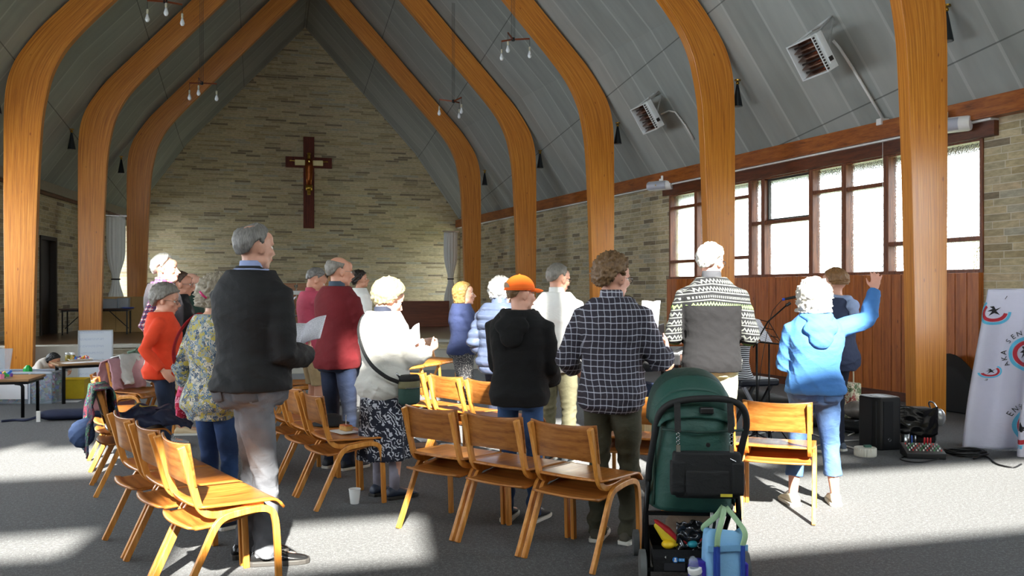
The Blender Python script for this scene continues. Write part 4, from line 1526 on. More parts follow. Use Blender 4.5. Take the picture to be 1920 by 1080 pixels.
# 8 maroon
x, y = at(634, 7.25)
person('man in a maroon pullover and dark jeans, grey hair round a bald crown', x, y, -36, H=1.745, wx=.97, wy=1.2, skin='#d59b80',
       head=(-20, 3, 0), rh=(.14, .34, 1.04), lh=(-.14, .34, 1.04), rpole=(1, -.7, -.6), lpole=(-1, -.7, -.6),
       top=dict(name='pullover', mat=cloth('#6a121a', .88), off=.024, hem=.475, neck=.85, folds=.008, collar=(cloth('#41505f', .85), .066, .028, .01)),
       bottom=dict(mat=denim('#141c2e', '#1f2c48'), pockets=denim('#141c2e', '#1f2c48')), shoes=dict(mat=plain('#262a33', .6), sole=m_sole_w),
       hair=dict(mat=H_GREY, shape=dict(style='nearbald', th=.012, crown_bald=2)), specs=(m_wire, None, 0), vox=.010)
# 9 young man in white
x, y = at(674, 13.0)
person('young dark-haired bearded man in white, singing near the altar', x, y, -58, H=1.745, wx=1.1, wy=1.2, skin='#d0987c',
       head=(-12, -10, 0), rh=(.2, .3, 1.0), lh=(-.2, .3, 1.0),
       top=dict(name='shirt', mat=cloth('#f0eee8', .85), off=.028, hem=.46, neck=.85, sleeve=.9),
       bottom=dict(mat=navy), shoes=dict(mat=m_black, sole=m_sole_d), hair=dict(mat=H_DARK, shape=dict(style='fringe', th=.024, curl=.010)), vox=.013)
# someone mostly hidden behind the pink and maroon men
x, y = at(607, 11.2)
person('ginger-haired person hidden between the pink polo and the maroon pullover', x, y, -40, H=1.655, skin='#d9a68c', top=dict(name='shirt', mat=navy), bottom=dict(mat=navy),
       shoes=dict(mat=m_black, sole=m_sole_d), hair=dict(mat=hair_mat('#6e4a2a', '#a87a4c'), shape=dict(style='bob', th=.02, length=.07)), vox=.015)
# 10 woman in white fleece
x, y = at(722, 6.25)
P10 = person('woman in white fleece and black and white leaf print skirt', x, y, -46, H=1.535, wx=1.02, wy=1.28, female=1, skin='#d9a48c',
       head=(-12, 24, 0), rh=(.12, .32, 1.04), lh=(-.1, .30, 1.04), rpole=(1, -.4, -.9), lpole=(-1, -.4, -.8),
       hand_r=((-.2, 1, .5), (-.3, -.5, .8), (0, .5, 1), .7, .06), hand_l=((.2, 1, .4), (.3, -.5, .8), (0, .5, 1), .7, .06),
       top=dict(name='fleece', mat=cloth('#c9c7c0', .95, .06), off=.034, hem=.455, neck=.85, sleeve=.92, folds=.010, loose=1.1, collar=(navy, .066, .020, .01)),
       bottom=dict(kind='skirt', mat=leaf_mat('#171b2b', '#b9bcc6'), hem=.185, flare=.16), shoes=dict(mat=plain('#2a3344', .5), sole=m_sole_d, L=.25, sock=cloth('#8b8794', .8), sockz=.3),
       hair=dict(mat=H_ASHB, shape=dict(style='bob', th=.026, curl=.007, seed=8)), vox=.010)
# 11 blonde woman
x, y = at(868, 9.8)
person('smiling blonde woman in a navy jumper facing right', x, y, -78, H=1.545, wx=1.10, wy=1.30, female=1, skin='#e2ab92',
       head=(-8, -6, 0), rh=(.08, .34, .98), lh=(-.1, .3, .98), rpole=(1, -.8, -.5),
       top=dict(name='jumper', mat=cloth('#29345a', .85), off=.016, hem=.49, neck=.845, sleeve=.72, folds=.007),
       bottom=dict(mat=dot_mat('#3a3a3e', '#b4b0aa'), leg=1.35, folds=.008), shoes=dict(mat=m_black, sole=m_sole_w, L=.24),
       hair=dict(mat=H_BLOND, shape=dict(style='bob', th=.020, length=.115, curl=.004)), vox=.011)
# 12 puffer
x, y = at(938, 8.2)
person('white-haired person in shiny grey-blue puffer jacket behind orange cap', x, y, -34, H=1.565, wx=1.12, wy=1.3, skin='#dba78f',
       head=(-10, 5, 0), rh=(.16, .3, .95), lh=(-.24, .1, .85),
       top=dict(name='puffer_jacket', mat=plain('#4a546b', .25, name='shiny quilted nylon'), off=.034, hem=.45, neck=.85, puffer=.085, folds=.004, collar=(plain('#4a546b', .25, name='shiny quilted nylon'), .075, .05, .01)),
       bottom=dict(mat=navy), shoes=dict(mat=m_black, sole=m_sole_d), hair=dict(mat=H_WHITE, shape=dict(style='bob', th=.028, curl=.010)), vox=.011)
# 13 boy
x, y = at(975, 5.6)
P13 = person('boy in an orange cap, black hoodie and blue jeans', x, y, -20, H=1.555, wx=1.0, wy=1.1, skin='#dba48c',
       head=(-38, 4, 0), rh=(.13, .27, .88), lh=(-.12, .27, .88), rpole=(1, -.9, -.3), lpole=(-1, -.9, -.3), hs=.95,
       hand_r=((-.9, .5, 0), (0, -1, 0), (0, .2, 1), .6, .06), hand_l=((.9, .5, 0), (0, -1, 0), (0, .2, 1), .6, .06),
       top=dict(name='hoodie', mat=cloth('#070708', .95, .1), off=.036, hem=.475, neck=.85, folds=.010, cuff=1.0, hood=True),
       bottom=dict(mat=denim('#1c365e', '#40669a'), off=.012, leg=.95, folds=.010, pockets=denim('#1e3a64', '#466c9f')),
       shoes=dict(mat=plain('#141416', .6), sole=m_sole_w, L=.27, laces=m_white), hair=dict(mat=H_LBROWN, shape=dict(style='short', th=.006)), vox=.009)
# 14 man in white shirt
x, y = at(1045, 7.5)
person('tall man in untucked white shirt and olive trousers, thin grey hair', x, y, -28, H=1.69, wx=1.04, wy=1.2, skin='#dba38a',
       head=(-22, 8, 0), rh=(.14, .36, 1.04), lh=(-.14, .36, 1.02), rpole=(1, -.7, -.5), lpole=(-1, -.7, -.5),
       top=dict(name='shirt', mat=cloth('#ecebe6', .85, .05), off=.026, hem=.46, neck=.85, folds=.011, sleeve=.9, collar=(cloth('#ecebe6', .85, .05), .066, .028, .01)),
       bottom=dict(mat=cloth('#77735a', .9), leg=1.12, folds=.011), shoes=dict(mat=plain('#5b5f63', .7), sole=m_sole_w),
       hair=dict(mat=H_GREY, shape=dict(style='recede', th=.011, curl=.004)), specs=(m_specs, None, 0), vox=.010)
# 15 plaid shirt man
x, y = at(1148, 5.15)
P15 = person('man in dark checked shirt and khaki green trousers, curly brown hair', x, y, -24, H=1.66, wx=1.0, wy=1.2, skin='#d9a088',
       head=(-26, 3, 0), rh=(.25, .30, 1.10), lh=(-.28, .18, .98), rpole=(1, -.9, -.4), lpole=(-1, -.7, -.3),
       hand_r=((-.3, .9, .4), (-.8, 0, .3), (0, .2, 1), .7, .06),
       top=dict(name='shirt', mat=plaid_mat('#29242f', '#b0b2c0', None, .036, .15), off=.030, hem=.458, neck=.85, folds=.013, sleeve=.80, cuff=1.2, collar=(plaid_mat('#38333f', '#c4c6d2', None, .03, .2), .068, .030, .01)),
       bottom=dict(mat=cloth('#444334', .9), off=.016, leg=1.10, folds=.013), shoes=dict(mat=plain('#4d4a40', .8), sole=m_sole_w, L=.29, laces=m_white),
       hair=dict(mat=H_LBROWN, shape=dict(style='short', th=.026, curl=.014, fr=60, seed=4)), specs=(m_specs, None, 0), vox=.009)
# 16 man in patterned fleece
x, y = at(1334, 6.5)
person('tall white-haired man in grey patterned fleece and cream trousers', x, y, -12, H=1.80, wx=1.04, wy=1.2, skin='#e0ab96',
       head=(-32, 3, 0), rh=(.26, .26, 1.10), lh=(-.26, .26, 1.10), rpole=(1, -.9, -.3), lpole=(-1, -.9, -.3),
       top=dict(name='fleece', mat=fairisle_mat(1.80), off=.030, hem=.488, neck=.858, folds=.009, collar=(cloth('#3a3b40', .9), .070, .034, .01)),
       bottom=dict(mat=cloth('#c2bd98', .9), leg=1.12, folds=.011), shoes=dict(mat=plain('#6b6b68', .7), sole=m_sole_w),
       hair=dict(mat=H_WHITE, shape=dict(style='short', th=.020, curl=.006)), specs=(m_specs, None, 0), vox=.010)
# 17 woman in light blue hoodie, right arm raised
x, y = at(1527, 6.02)
person('white-haired woman in light blue hoodie raising her right hand', x, y, -4, H=1.515, wx=1.06, wy=1.25, female=1, skin='#dea08a',
       head=(-6, -2, 0), rh=(.455, .16, 1.47), rpole=(.5, -.1, -1), keep_pole=True, lh=(-.12, .26, 1.02), lpole=(-.35, -.9, -.5), stance=.095,
       hand_r=((.15, .1, 1), (.05, 1, -.1), (-1, .1, .1), .16, .34),
       top=dict(name='hoodie', mat=cloth('#4479b8', .9, .1), off=.030, hem=.505, neck=.85, folds=.010, hood=True, sleeve=1.0),
       bottom=dict(mat=denim('#34507c', '#5878a6'), off=.014, leg=1.18, frac=.86, flarehem=1.06, folds=.009, pockets=denim('#2e4770', '#4c6c9a')),
       shoes=dict(mat=plain('#ddd3bd', .8), sole=m_sole_w, L=.245, laces=m_white),
       hair=dict(mat=H_WHITE, shape=dict(style='bob', th=.034, length=.10, curl=.012, seed=9, wave=.004)), vox=.009)
# 18 singer beyond
x, y = at(1567, 8.0)
person('brown-haired singer in navy cardigan beyond the light blue hoodie', x, y, 40, H=1.65, wx=1.1, wy=1.2, female=1, skin='#d9a48c',
       head=(15, 0, 0), rh=(.12, .3, 1.05), lh=(-.2, .3, 1.0),
       top=dict(name='cardigan', mat=cloth('#333c57', .9), off=.034, hem=.45, neck=.84, folds=.01, hood=(cloth('#8f9fc0', .9), .9)),
       bottom=dict(mat=navy), shoes=dict(mat=plain('#5b6472', .7), sole=m_sole_w, laces=m_white), hair=dict(mat=hair_mat('#5c3c20', '#9a6f42'), shape=dict(style='bob', th=.022, length=.035, curl=.005)), vox=.011)
# 19 seated keyboard player in stripes (mostly behind the patterned fleece)
x, y = at(1380, 8.9)
person('seated keyboard player in black and white stripes behind patterned fleece', x, y, 82, H=1.62, wx=1.0, wy=1.1, skin='#d9a48c', drop=.26,
       head=(0, 10, 0), rh=(.16, .42, .80), lh=(-.16, .42, .80), legs=[((-.12, .42, .50), (-.12, .40, .07)), ((.12, .42, .50), (.12, .40, .07))],
       top=dict(name='jumper', mat=stripe_mat('#15151a', '#d9d9de', .020), off=.020, hem=.47, neck=.84),
       bottom=dict(mat=denim('#1b2942', '#2a3c5e')), shoes=dict(mat=m_black, sole=m_sole_w), hair=dict(mat=H_BROWN, shape=dict(style='short', th=.016)), vox=.012)
# 21 seated musician, only the knee shows right of the checked shirt
x, y = at(1172, 8.3)
person('seated musician in dark blue jeans hidden behind the checked shirt', x, y, -72, H=1.68, wx=1.0, wy=1.1, skin='#c98f75', drop=.28,
       head=(0, 10, 0), rh=(.16, .3, .75), lh=(-.16, .3, .75), legs=[((-.13, .42, .50), (-.13, .44, .07)), ((.13, .42, .50), (.13, .44, .07))],
       top=dict(name='shirt', mat=black, off=.018, hem=.47), bottom=dict(mat=denim('#17243c', '#22365a'), leg=1.1), shoes=dict(mat=m_black, sole=m_sole_w), hair=dict(mat=H_BROWN, shape=dict(style='short', th=.016)), vox=.013)
# 20 child bending over the toy box
x, y = at(66, 12.35)
person('small black-haired child bending over the toy box', x, y, -118, H=1.12, wx=1.08, wy=1.2, skin='#c98f70', drop=.30, lean=58, hs=.86,
       head=(20, 12, 0), rh=(.10, .50, .30), lh=(-.22, .42, .33), rpole=(1, -.3, .5), lpole=(-1, -.3, .5), legs=[((-.10, .26, .33), (-.10, .22, .06)), ((.12, .24, .31), (.12, .34, .06))],
       top=dict(name='jumper', mat=cloth('#cfc6bd', .9), off=.020, hem=.47, neck=.845), bottom=dict(mat=cloth('#7fa0c8', .85), leg=1.2, off=.010, frac=.9),
       shoes=dict(mat=m_black, sole=m_sole_w, L=.18, w=.038, sock=m_white, sockz=.12), hair=dict(mat=H_BLACK, shape=dict(style='fringe', th=.022, curl=.005)), vox=.010)

# ================================================================== SANCTUARY
STZ = .52
mb = MB().bb(wall_t(16.5, False) - .1, wall_t(16.5) + .2, 16.55, 28.05, .0, STZ - .05)
struct('platform', mb, m_step)
mb = MB().bb(wall_t(16.5, False) - .1, wall_t(16.5) + .2, 16.85, 28.05, STZ - .05, STZ)
struct('platform_floor', mb, m_stage)
mb = MB().bb(wall_t(16.5, False) - .1, wall_t(16.5) + .2, 16.5, 16.85, STZ - .05, STZ + .004)
struct('trim_6', mb, m_slab, bevel=.006)
st = empty('altar_steps', W(1.6, 16.0), ROT, 'two broad pale stone steps rising to the altar platform', 'steps')
for i in range(2):
    MB().bb(-2.3, 2.3, .02 + .28 * i - .1, .5, 0, .173 * (i + 1)).build('step', m_slab, st, bevel=.008)
sl = empty('stone_block', W(-3.75, 16.35), ROT, 'smooth grey slab facing the platform edge behind the crouching child', 'slab')
MB().bb(-.95, .95, -.08, .14, 0, STZ + .01).build('slab_face', m_slab, sl, bevel=.006)

# door in the left wall of the platform
o = MB()
for a, b, c, d in ((20.35, 20.43, STZ, 2.62), (21.27, 21.35, STZ, 2.62), (20.35, 21.35, 2.54, 2.62)):
    q = [(wall_t(s_, False) + dx, s_) for s_ in (a, b) for dx in (-.16, .03)]
    o.add([(x_, y_, z) for z in (c, d) for x_, y_ in q], [(0, 1, 3, 2), (4, 6, 7, 5), (0, 4, 5, 1), (2, 3, 7, 6), (0, 2, 6, 4), (1, 5, 7, 3)])
d1 = o.build('door_1', m_dark, rz=ROT); d1['kind'] = 'structure'
o = MB(); q = [(wall_t(s_, False) + dx, s_) for s_ in (20.43, 21.27) for dx in (-.14, -.09)]
o.add([(x_, y_, z) for z in (STZ, 2.54) for x_, y_ in q], [(0, 1, 3, 2), (4, 6, 7, 5), (0, 4, 5, 1), (2, 3, 7, 6), (0, 2, 6, 4), (1, 5, 7, 3)])
dl = o.build('door_leaf', plain('#241a15', .5), d1)
MB().tube([(wall_t(20.55, False) - .08, 20.55, 1.55), (wall_t(20.55, False) - .03, 20.55, 1.55), (wall_t(20.68, False) - .03, 20.68, 1.55)], .012, 8).build('door_handle', m_steel, dl, smooth=True)

# crucifix on the altar wall
def wallpt(u, v, s=27.93):
    d = ray_s(u, s); return px(u, v, d)


top_, bot_ = wallpt(579, 257), wallpt(579, 428)
Hc = top_.z - bot_.z
cr = empty('wooden_cross', V((top_.x, top_.y, bot_.z)), ROT, 'tall dark wooden cross high on the stone altar wall', 'cross')
m_cross = wood('#3a140b', '#5c2516', '#743522', .75, 'z', 1.0, 'dark cross timber', coat=0)
cw = Hc * .058
MB().bb(-cw, cw, -.05, .03, 0, Hc).build('upright', m_cross, cr, bevel=.01)
MB().bb(-.70, .70, -.055, .02, Hc * .72 - cw, Hc * .72 + cw).build('crossbeam', m_cross, cr, bevel=.01)
m_gold = plain('#a98738', .32, .85, .25, name='gilded metal'); m_cop = plain('#8a4a1c', .35, .7, .2, name='copper robe'); m_wh = plain('#d3c795', .5, .3, .1, name='pale gilt sleeves')
cp = empty('crucifix_figure', V((top_.x, top_.y, bot_.z)) + W(0, -.1) * 1, ROT, 'gilded robed figure with outstretched arms fixed on the wooden cross', 'figure')
zc_ = Hc * .72
b_ = MB(); b_.ball((0, 0, zc_ + .17), (.055, .06, .085)); b_.tube([(0, 0, zc_ + .1), (0, 0, zc_ - .1)], .05, 10)
b_.tube([(-.52, -.01, zc_ + .03), (-.25, 0, zc_ + .01), (0, 0, zc_), (.25, 0, zc_ + .01), (.52, -.01, zc_ + .03)], [.016, .028, .05, .028, .016], 10)
b_.tube([(0, 0, zc_), (0, 0, zc_ - .9)], [(.09, .05), (.05, .04)], 10)
for sx in (-1, 1):
    b_.tube([(sx * .03, -.01, zc_ - .8), (sx * .03, -.04, zc_ - 1.02)], [.03, .026], 8)
    for q_ in range(4): b_.tube([(sx * .52, -.01, zc_ + .03 + (q_ - 1.5) * .012), (sx * .59, -.01, zc_ + .035 + (q_ - 1.5) * .02)], .007, 6)
remeshed('body', b_, m_gold, cp, .014, 2)
rb = MB(); rb.tube([(0, -.02, zc_ + .09), (0, -.03, zc_ - .15), (0, -.03, zc_ - .5), (0, -.03, zc_ - .72)], [(.10, .06), (.13, .07), (.10, .06), (.075, .05)], 14)
rb.build('robe', m_cop, cp, smooth=True)
for sx in (-1, 1):
    MB().box((sx * .27, -.02, zc_ - .025), (.155, .045, .085)).build('sleeve', m_wh, cp, bevel=.02)
MB().tube([(0, -.03, zc_ - .72), (0, -.03, zc_ - .88)], [(.11, .05), (.10, .05)], 12).build('hem', m_gold, cp, smooth=True)
MB().box((0, -.075, zc_ - .25), (.02, .012, .28)).build('stole', plain('#e0c060', .25, .8), cp, bevel=.005)
MB().lathe([(.05, .0), (.062, .02), (.055, .05), (.045, .045)], (0, 0, zc_ + .235), 12).build('crown', m_gold, cp, smooth=True)

# curtains
m_curt = cloth('#d6d7d2', .9, .06, 200, .25, None, 'off white curtain')


def curtain(u, vtop, d, w, zbot, tie_z, label, tie=True):
    p = px(u, vtop, d)
    root = empty('curtain', V((p.x, p.y, 0)), ROT, label, 'curtain')
    n = 72; rr = []
    for i in range(29):
        z = lerp(p.z, zbot, i / 28)
        k_ = 1 - .62 * math.exp(-((z - tie_z) / .35) ** 2) if tie else 1
        if z < tie_z: k_ *= 1.0
        ring = []
        for j in range(n):
            a = 2 * PI * j / n
            f = 1 + .10 * math.sin(a * 13 + .6 * math.sin(z * 3)) 
            ring.append(V((w / 2 * k_ * f * math.cos(a), .10 * k_ * f * math.sin(a), z)))
        rr.append(ring)
    MB().rings(rr).build('drape', m_curt, root, smooth=True)
    MB().bar((-w / 2 - .05, 0, p.z + .03), (w / 2 + .05, 0, p.z + .03), .03, .03).build('rail', m_steel, root)
    for i in range(6):
        MB().tube([V((lerp(-w / 2, w / 2, (i + .5) / 6) + .012 * math.cos(a), 0, p.z + .02 + .014 * math.sin(a))) for a in (0, 1.2, 2.4, 3.6, 4.8, 6.28)], .003, 5).build('ring', m_steel, root)
    if tie: MB().tube([V((w * .23 * math.cos(a), .06 * math.sin(a), tie_z)) for a in [2 * PI * j / 16 for j in range(17)]], .018, 6).build('tie_band', m_black, root)
    return root


curtain(217, 407, 20.2, .38, STZ + .35, 1.72, 'white curtain gathered with a black tie, between the left arches')
curtain(845, 436, 24.5, .36, STZ, 1.78, 'white curtain gathered with a black tie, right of the altar wall')

# wooden screen on the platform (right), altar table and chairs
p = px(787, 614, 22.9)
so_ = MB().bb(-.78, .78, -.03, .03, 0, 1.19 - STZ).build('wooden_screen', wood('#4a1f0e', '#6e3519', '#84462a', .4, 'x', .6, 'reddish screen ply'), bevel=.006)
so_.location = (p.x, p.y, STZ); so_.rotation_euler = (0, 0, ROT); tag(so_, 'low reddish brown wooden screen at the right of the altar wall', 'screen')
d_ = 20.5
p = px(556, 560, d_)
al = empty('altar_table', (p.x, p.y, STZ), ROT, 'white-topped altar table behind the pink polo man', 'table')
zt = EYE - (550 - HOR) / F * d_ - STZ
MB().bb(-.9, .9, -.4, .4, zt - .03, zt + .06).build('tabletop', plain('#d9dad6', .6), al, bevel=.01)
for sx in (-1, 1):
    for sy in (-1, 1): MB().bb(sx * .78 - .05, sx * .78 + .05, sy * .3 - .05, sy * .3 + .05, 0, zt - .03).build('leg', m_stage, al)
MB().bb(-.8, .8, -.32, .32, .34, .37).build('shelf', m_stage, al)
p2 = px(555, 548, d_ - .1)
gb = MB().lathe([(.035, 0), (.012, .01), (.01, .05), (.04, .08), (.045, .14), (.04, .14), (.03, .085), (0, .075)], (0, 0, 0), 16).build('glass_goblet', m_glass, smooth=True)
gb.location = (p2.x, p2.y, zt + STZ + .06); tag(gb, 'small glass goblet standing on the white altar table', 'goblet')
for u_, lb in ((540, 'carved wooden sanctuary chair left of the goblet'), (573, 'carved wooden sanctuary chair right of the goblet')):
    pp = px(u_, 545, 22.5)
    c_ = empty('sanctuary_chair', (pp.x, pp.y, STZ), ROT, lb, 'chair', 'chairs behind the altar')
    MB().bb(-.21, .21, .16, .20, .55, EYE - (531 - HOR) / F * 22.5 - STZ).build('backrest', m_back, c_, bevel=.01)
    MB().bb(-.21, .21, -.22, .2, .42, .46).build('seat', m_back, c_, bevel=.01)
    for sx in (-1, 1):
        for y_ in (-.2, .18): MB().bb(sx * .19 - .02, sx * .19 + .02, y_ - .02, y_ + .02, 0, .42 if y_ < 0 else .6).build('leg', m_back, c_)

# folding table on the platform, left, with boxes
def trestle(name, loc, rz, L, Wd, Ht, top_m, leg_m, label, cross=False, r_=.014):
    t = empty(name, loc, rz, label, 'table')
    MB().bb(-L / 2, L / 2, -Wd / 2, Wd / 2, Ht - .025, Ht).build('tabletop', top_m, t, bevel=.005)
    MB().bb(-L / 2 + .05, L / 2 - .05, -Wd / 2 + .04, Wd / 2 - .04, Ht - .06, Ht - .026).build('apron', leg_m, t)
    for sx in (-1, 1):
        for sy in (-1, 1):
            MB().bar((sx * (L / 2 - .07), sy * (Wd / 2 - .05), 0), (sx * (L / 2 - .07), sy * (Wd / 2 - .05), Ht - .06), r_ * 2, r_ * 2, V((0, 1, 0))).build('leg', leg_m, t)
        if cross: MB().bar((sx * (L / 2 - .07), 0, .12), (sx * (L / 2 - .45), 0, Ht - .06), .018, .018, V((0, 1, 0))).build('brace', leg_m, t)
    return t


m_dtop = wood('#2a1812', '#4a2a1e', '#5e3a2c', .4, 'x', .6, 'dark table top')
pt = px(182, 578, 19.0)
tb1 = trestle('folding_table', (pt.x, pt.y, STZ), ROT, 1.40, .6, EYE - (580 - HOR) / F * 19 - STZ + .02, m_dtop, m_blackm, 'dark folding table on the platform behind the left arches', True)
m_clearp = NT('clear plastic'); tr = m_clearp.n('ShaderNodeBsdfTransparent'); tr.inputs[0].default_value = (.86, .9, .94, 1)
pb = m_clearp.b; pb.inputs['Base Color'].default_value = srgb('#b8c2cc'); pb.inputs['Roughness'].default_value = .25
mx = m_clearp.n('ShaderNodeMixShader'); mx.inputs[0].default_value = .35; m_clearp.l(tr.outputs[0], mx.inputs[1]); m_clearp.l(pb.outputs[0], mx.inputs[2]); m_clearp.l(mx.outputs[0], m_clearp.out.inputs[0])
m_cp = m_clearp.m
zt1 = EYE - (580 - HOR) / F * 19 + .02


def open_box(name, loc, rz, L, Wd, Ht, mat, label=None, cat='box', group=None, th=.004, lip=.012):
    mb = MB()
    rr = []
    for z, g in ((0, 0), (Ht, .01), (Ht, .01 + lip), (Ht + .006, .01 + lip), (Ht + .006, .01 - th), (th, -th)):
        rr.append([V((sx * (L / 2 + g), sy * (Wd / 2 + g), z)) for sx, sy in ((-1, -1), (1, -1), (1, 1), (-1, 1))])
    mb.rings(rr)
    o = mb.build(name, mat, bevel=.003)
    o.location = loc; o.rotation_euler = (0, 0, rz)
    tag(o, label, cat, group)
    return o


q = px(205, 560, 18.9); open_box('storage_box', (q.x, q.y, zt1), ROT, .34, .24, .20, m_cp, 'clear plastic box standing left on the platform table')
q = px(222, 560, 19.05); open_box('storage_box', (q.x + .12, q.y, zt1), ROT, .2, .3, .22, m_cp, 'second clear plastic box, right of the first on the platform table')
q = px(240, 575, 18.85); o = MB().lathe([(.10, 0), (.14, .03), (.135, .03), (.095, .006), (0, .006)], n=20).build('blue_dish', plain('#2c3f8a', .4), smooth=True); o.location = (q.x, q.y, zt1); tag(o, 'flat blue dish at the right end of the platform table', 'dish')
m_card = plain('#b0905c', .85, var=.1, name='cardboard')
q = px(232, 640, 20.1)
cb = empty('cardboard_box', (q.x, q.y, STZ), ROT, 'big flat cardboard box leaning under the platform table', 'box')
MB().bb(-.62, .5, -.04, .12, 0, .80).build('carton', m_card, cb, bevel=.004)
for i in range(3): MB().bb(-.5 + i * .33, -.485 + i * .33, -.045, -.04, .02, .78).build('crease', plain('#94774a', .9), cb)
q = px(203, 480, 20.4); o = MB().bb(-.05, .05, -.05, .05, 0, .17).build('alarm_call_point', plain('#7a1420', .5), bevel=.005); o.location = (q.x + .05, q.y, q.z - .08); tag(o, 'small dark red box on the wall beside the left curtain', 'call point')
q = px(248, 520, 24.5)
cab = empty('dark_lectern', (q.x + .35, q.y, STZ), ROT, 'dark wooden stand behind the left curtain', 'lectern')
MB().bb(-.35, .35, -.2, .2, 1.1, 1.15).build('top', m_dark, cab); MB().bb(-.3, -.22, -.15, .15, 0, 1.1).build('leg', m_dark, cab); MB().bb(.22, .3, -.15, .15, 0, 1.1).build('leg', m_dark, cab)

# whiteboard
A = px(146, 620, 14.0); B = px(212, 620, 14.25)
wd = (B - A).length; wb_z1 = EYE - (619 - HOR) / F * 14.1; mid = (A + B) / 2
wb = empty('whiteboard', (mid.x, mid.y, 0), math.atan2(B.y - A.y, B.x - A.x), 'tall white writing board leaning against the altar platform', 'whiteboard')
k = NT('faint blue marker writing'); o_ = k.xyz(k.coord())
rw = k.math('FRACT', k.math('MULTIPLY', o_[2], 9.0)); nn = k.noise(k.map(k.coord(), (60, 1, 30)), 2, 3)
f = k.math('MULTIPLY', k.math('MULTIPLY', k.math('LESS_THAN', rw, .32), k.math('GREATER_THAN', nn, .52)), k.math('LESS_THAN', o_[0], .12))
k.set(k.mix(k.math('MULTIPLY', f, .35), '#d5dce6', '#6f86b8'), .3); m_wb = k.m
MB().bb(-wd / 2 + .015, wd / 2 - .015, -.012, -.004, .03, wb_z1 - .015).build('writing_surface', m_wb, wb)
mbf = MB()
for a in ((-wd / 2, -wd / 2 + .02, .0, wb_z1), (wd / 2 - .02, wd / 2, 0, wb_z1)): mbf.bb(a[0], a[1], -.018, .008, a[2], a[3])
mbf.bb(-wd / 2, wd / 2, -.018, .008, wb_z1 - .02, wb_z1); mbf.bb(-wd / 2, wd / 2, -.018, .008, 0, .03)
mbf.build('frame', plain('#b9bec4', .35, .5), wb)

# ================================================================== CHILDREN'S CORNER
m_ttop = wood('#7a5a3a', '#9a7650', '#b08c64', .4, 'x', .6, 'activity table top'); m_paper = plain('#e6e6ea', .7, var=.02)
tA = px(105, 676, 11.9); zt2 = EYE - (680 - HOR) / F * 11.6
ct = px(167, 678, 11.75)
ta = trestle('activity_table', (ct.x, ct.y, 0), R(38), .84, .52, zt2, m_ttop, m_blackm, 'low brown activity table right of the crouching child', False, .02)
for dx, dy, a_, lb in ((-.18, -.05, 10, 'white sheet nearest the child on the activity table'), (.1, -.02, -6, 'white sheet in the middle of the activity table'), (.25, .06, 14, 'white sheet at the far end of the activity table')):
    v_ = ct + Matrix.Rotation(R(38), 3, 'Z') @ V((dx, dy, 0))
    o = MB().bb(-.15, .15, -.105, .105, 0, .002).build('paper_sheet', m_paper); o.location = (v_.x, v_.y, zt2); o.rotation_euler = (0, 0, R(38 + a_)); tag(o, lb, 'paper', 'papers on the activity table')
jl = ['left glass jar of the cluster of three on the activity table', 'middle glass jar of the cluster of three on the activity table', 'right glass jar of the cluster of three on the activity table']
for i in range(3):
    v_ = px(126 + i * 5.5, 672, 11.9)
    j_ = MB().lathe([(.025, 0), (.027, .01), (.027, .07), (.02, .08), (.0, .08)], n=14).build('glass_jar', plain('#8a7a2c', .3), smooth=True); j_.location = (v_.x, v_.y + .03 * (i % 2), zt2)
    tag(j_, jl[i], 'jar', 'jars on the activity table')
    MB().lathe([(.024, .08), (.024, .11), (0, .11)], n=14).build('lid', plain('#d9dcde', .3), j_, smooth=True)
v_ = px(150, 668, 11.95); tr_ = open_box('craft_tray', (v_.x, v_.y, zt2), R(38), .26, .16, .02, plain('#dedbd0', .5), 'pale tray of colourful craft bits on the activity table', 'tray')
rnd = random.Random(3)
cols_ = ['#d8342c', '#e8c22a', '#3fae55', '#2f6fd0', '#e98ab0', '#f0f0ee', '#e87a2a', '#7a4fb0']


def scatter(name, c, L, Wd, z0, z1, n, sz, rz=0):
    """many little craft bits nobody could count"""
    mats = [plain(c_, .5) for c_ in cols_]
    mb = MB(); idx = []
    for i in range(n):
        m_ = Matrix.Translation(V((rnd.uniform(-L, L) / 2, rnd.uniform(-Wd, Wd) / 2, rnd.uniform(z0, z1)))) @ Euler((rnd.uniform(0, 3), rnd.uniform(0, 3), rnd.uniform(0, 3))).to_matrix().to_4x4()
        k0 = len(mb.f); mb.box((0, 0, 0), (sz * rnd.uniform(.5, 1.6), sz * rnd.uniform(.3, .8), sz * rnd.uniform(.2, .5)), m_)
        idx += [rnd.randrange(len(mats))] * (len(mb.f) - k0)
    o = mb.build(name, mats); o.data.polygons.foreach_set('material_index', idx)
    o.location = c; o.rotation_euler = (0, 0, rz); o['kind'] = 'stuff'
    return o


o = scatter('craft_bits', (v_.x, v_.y, zt2 + .02), .22, .13, .0, .03, 60, .014, R(38)); tag(o, 'pile of colourful craft bits in the pale tray', 'craft bits')
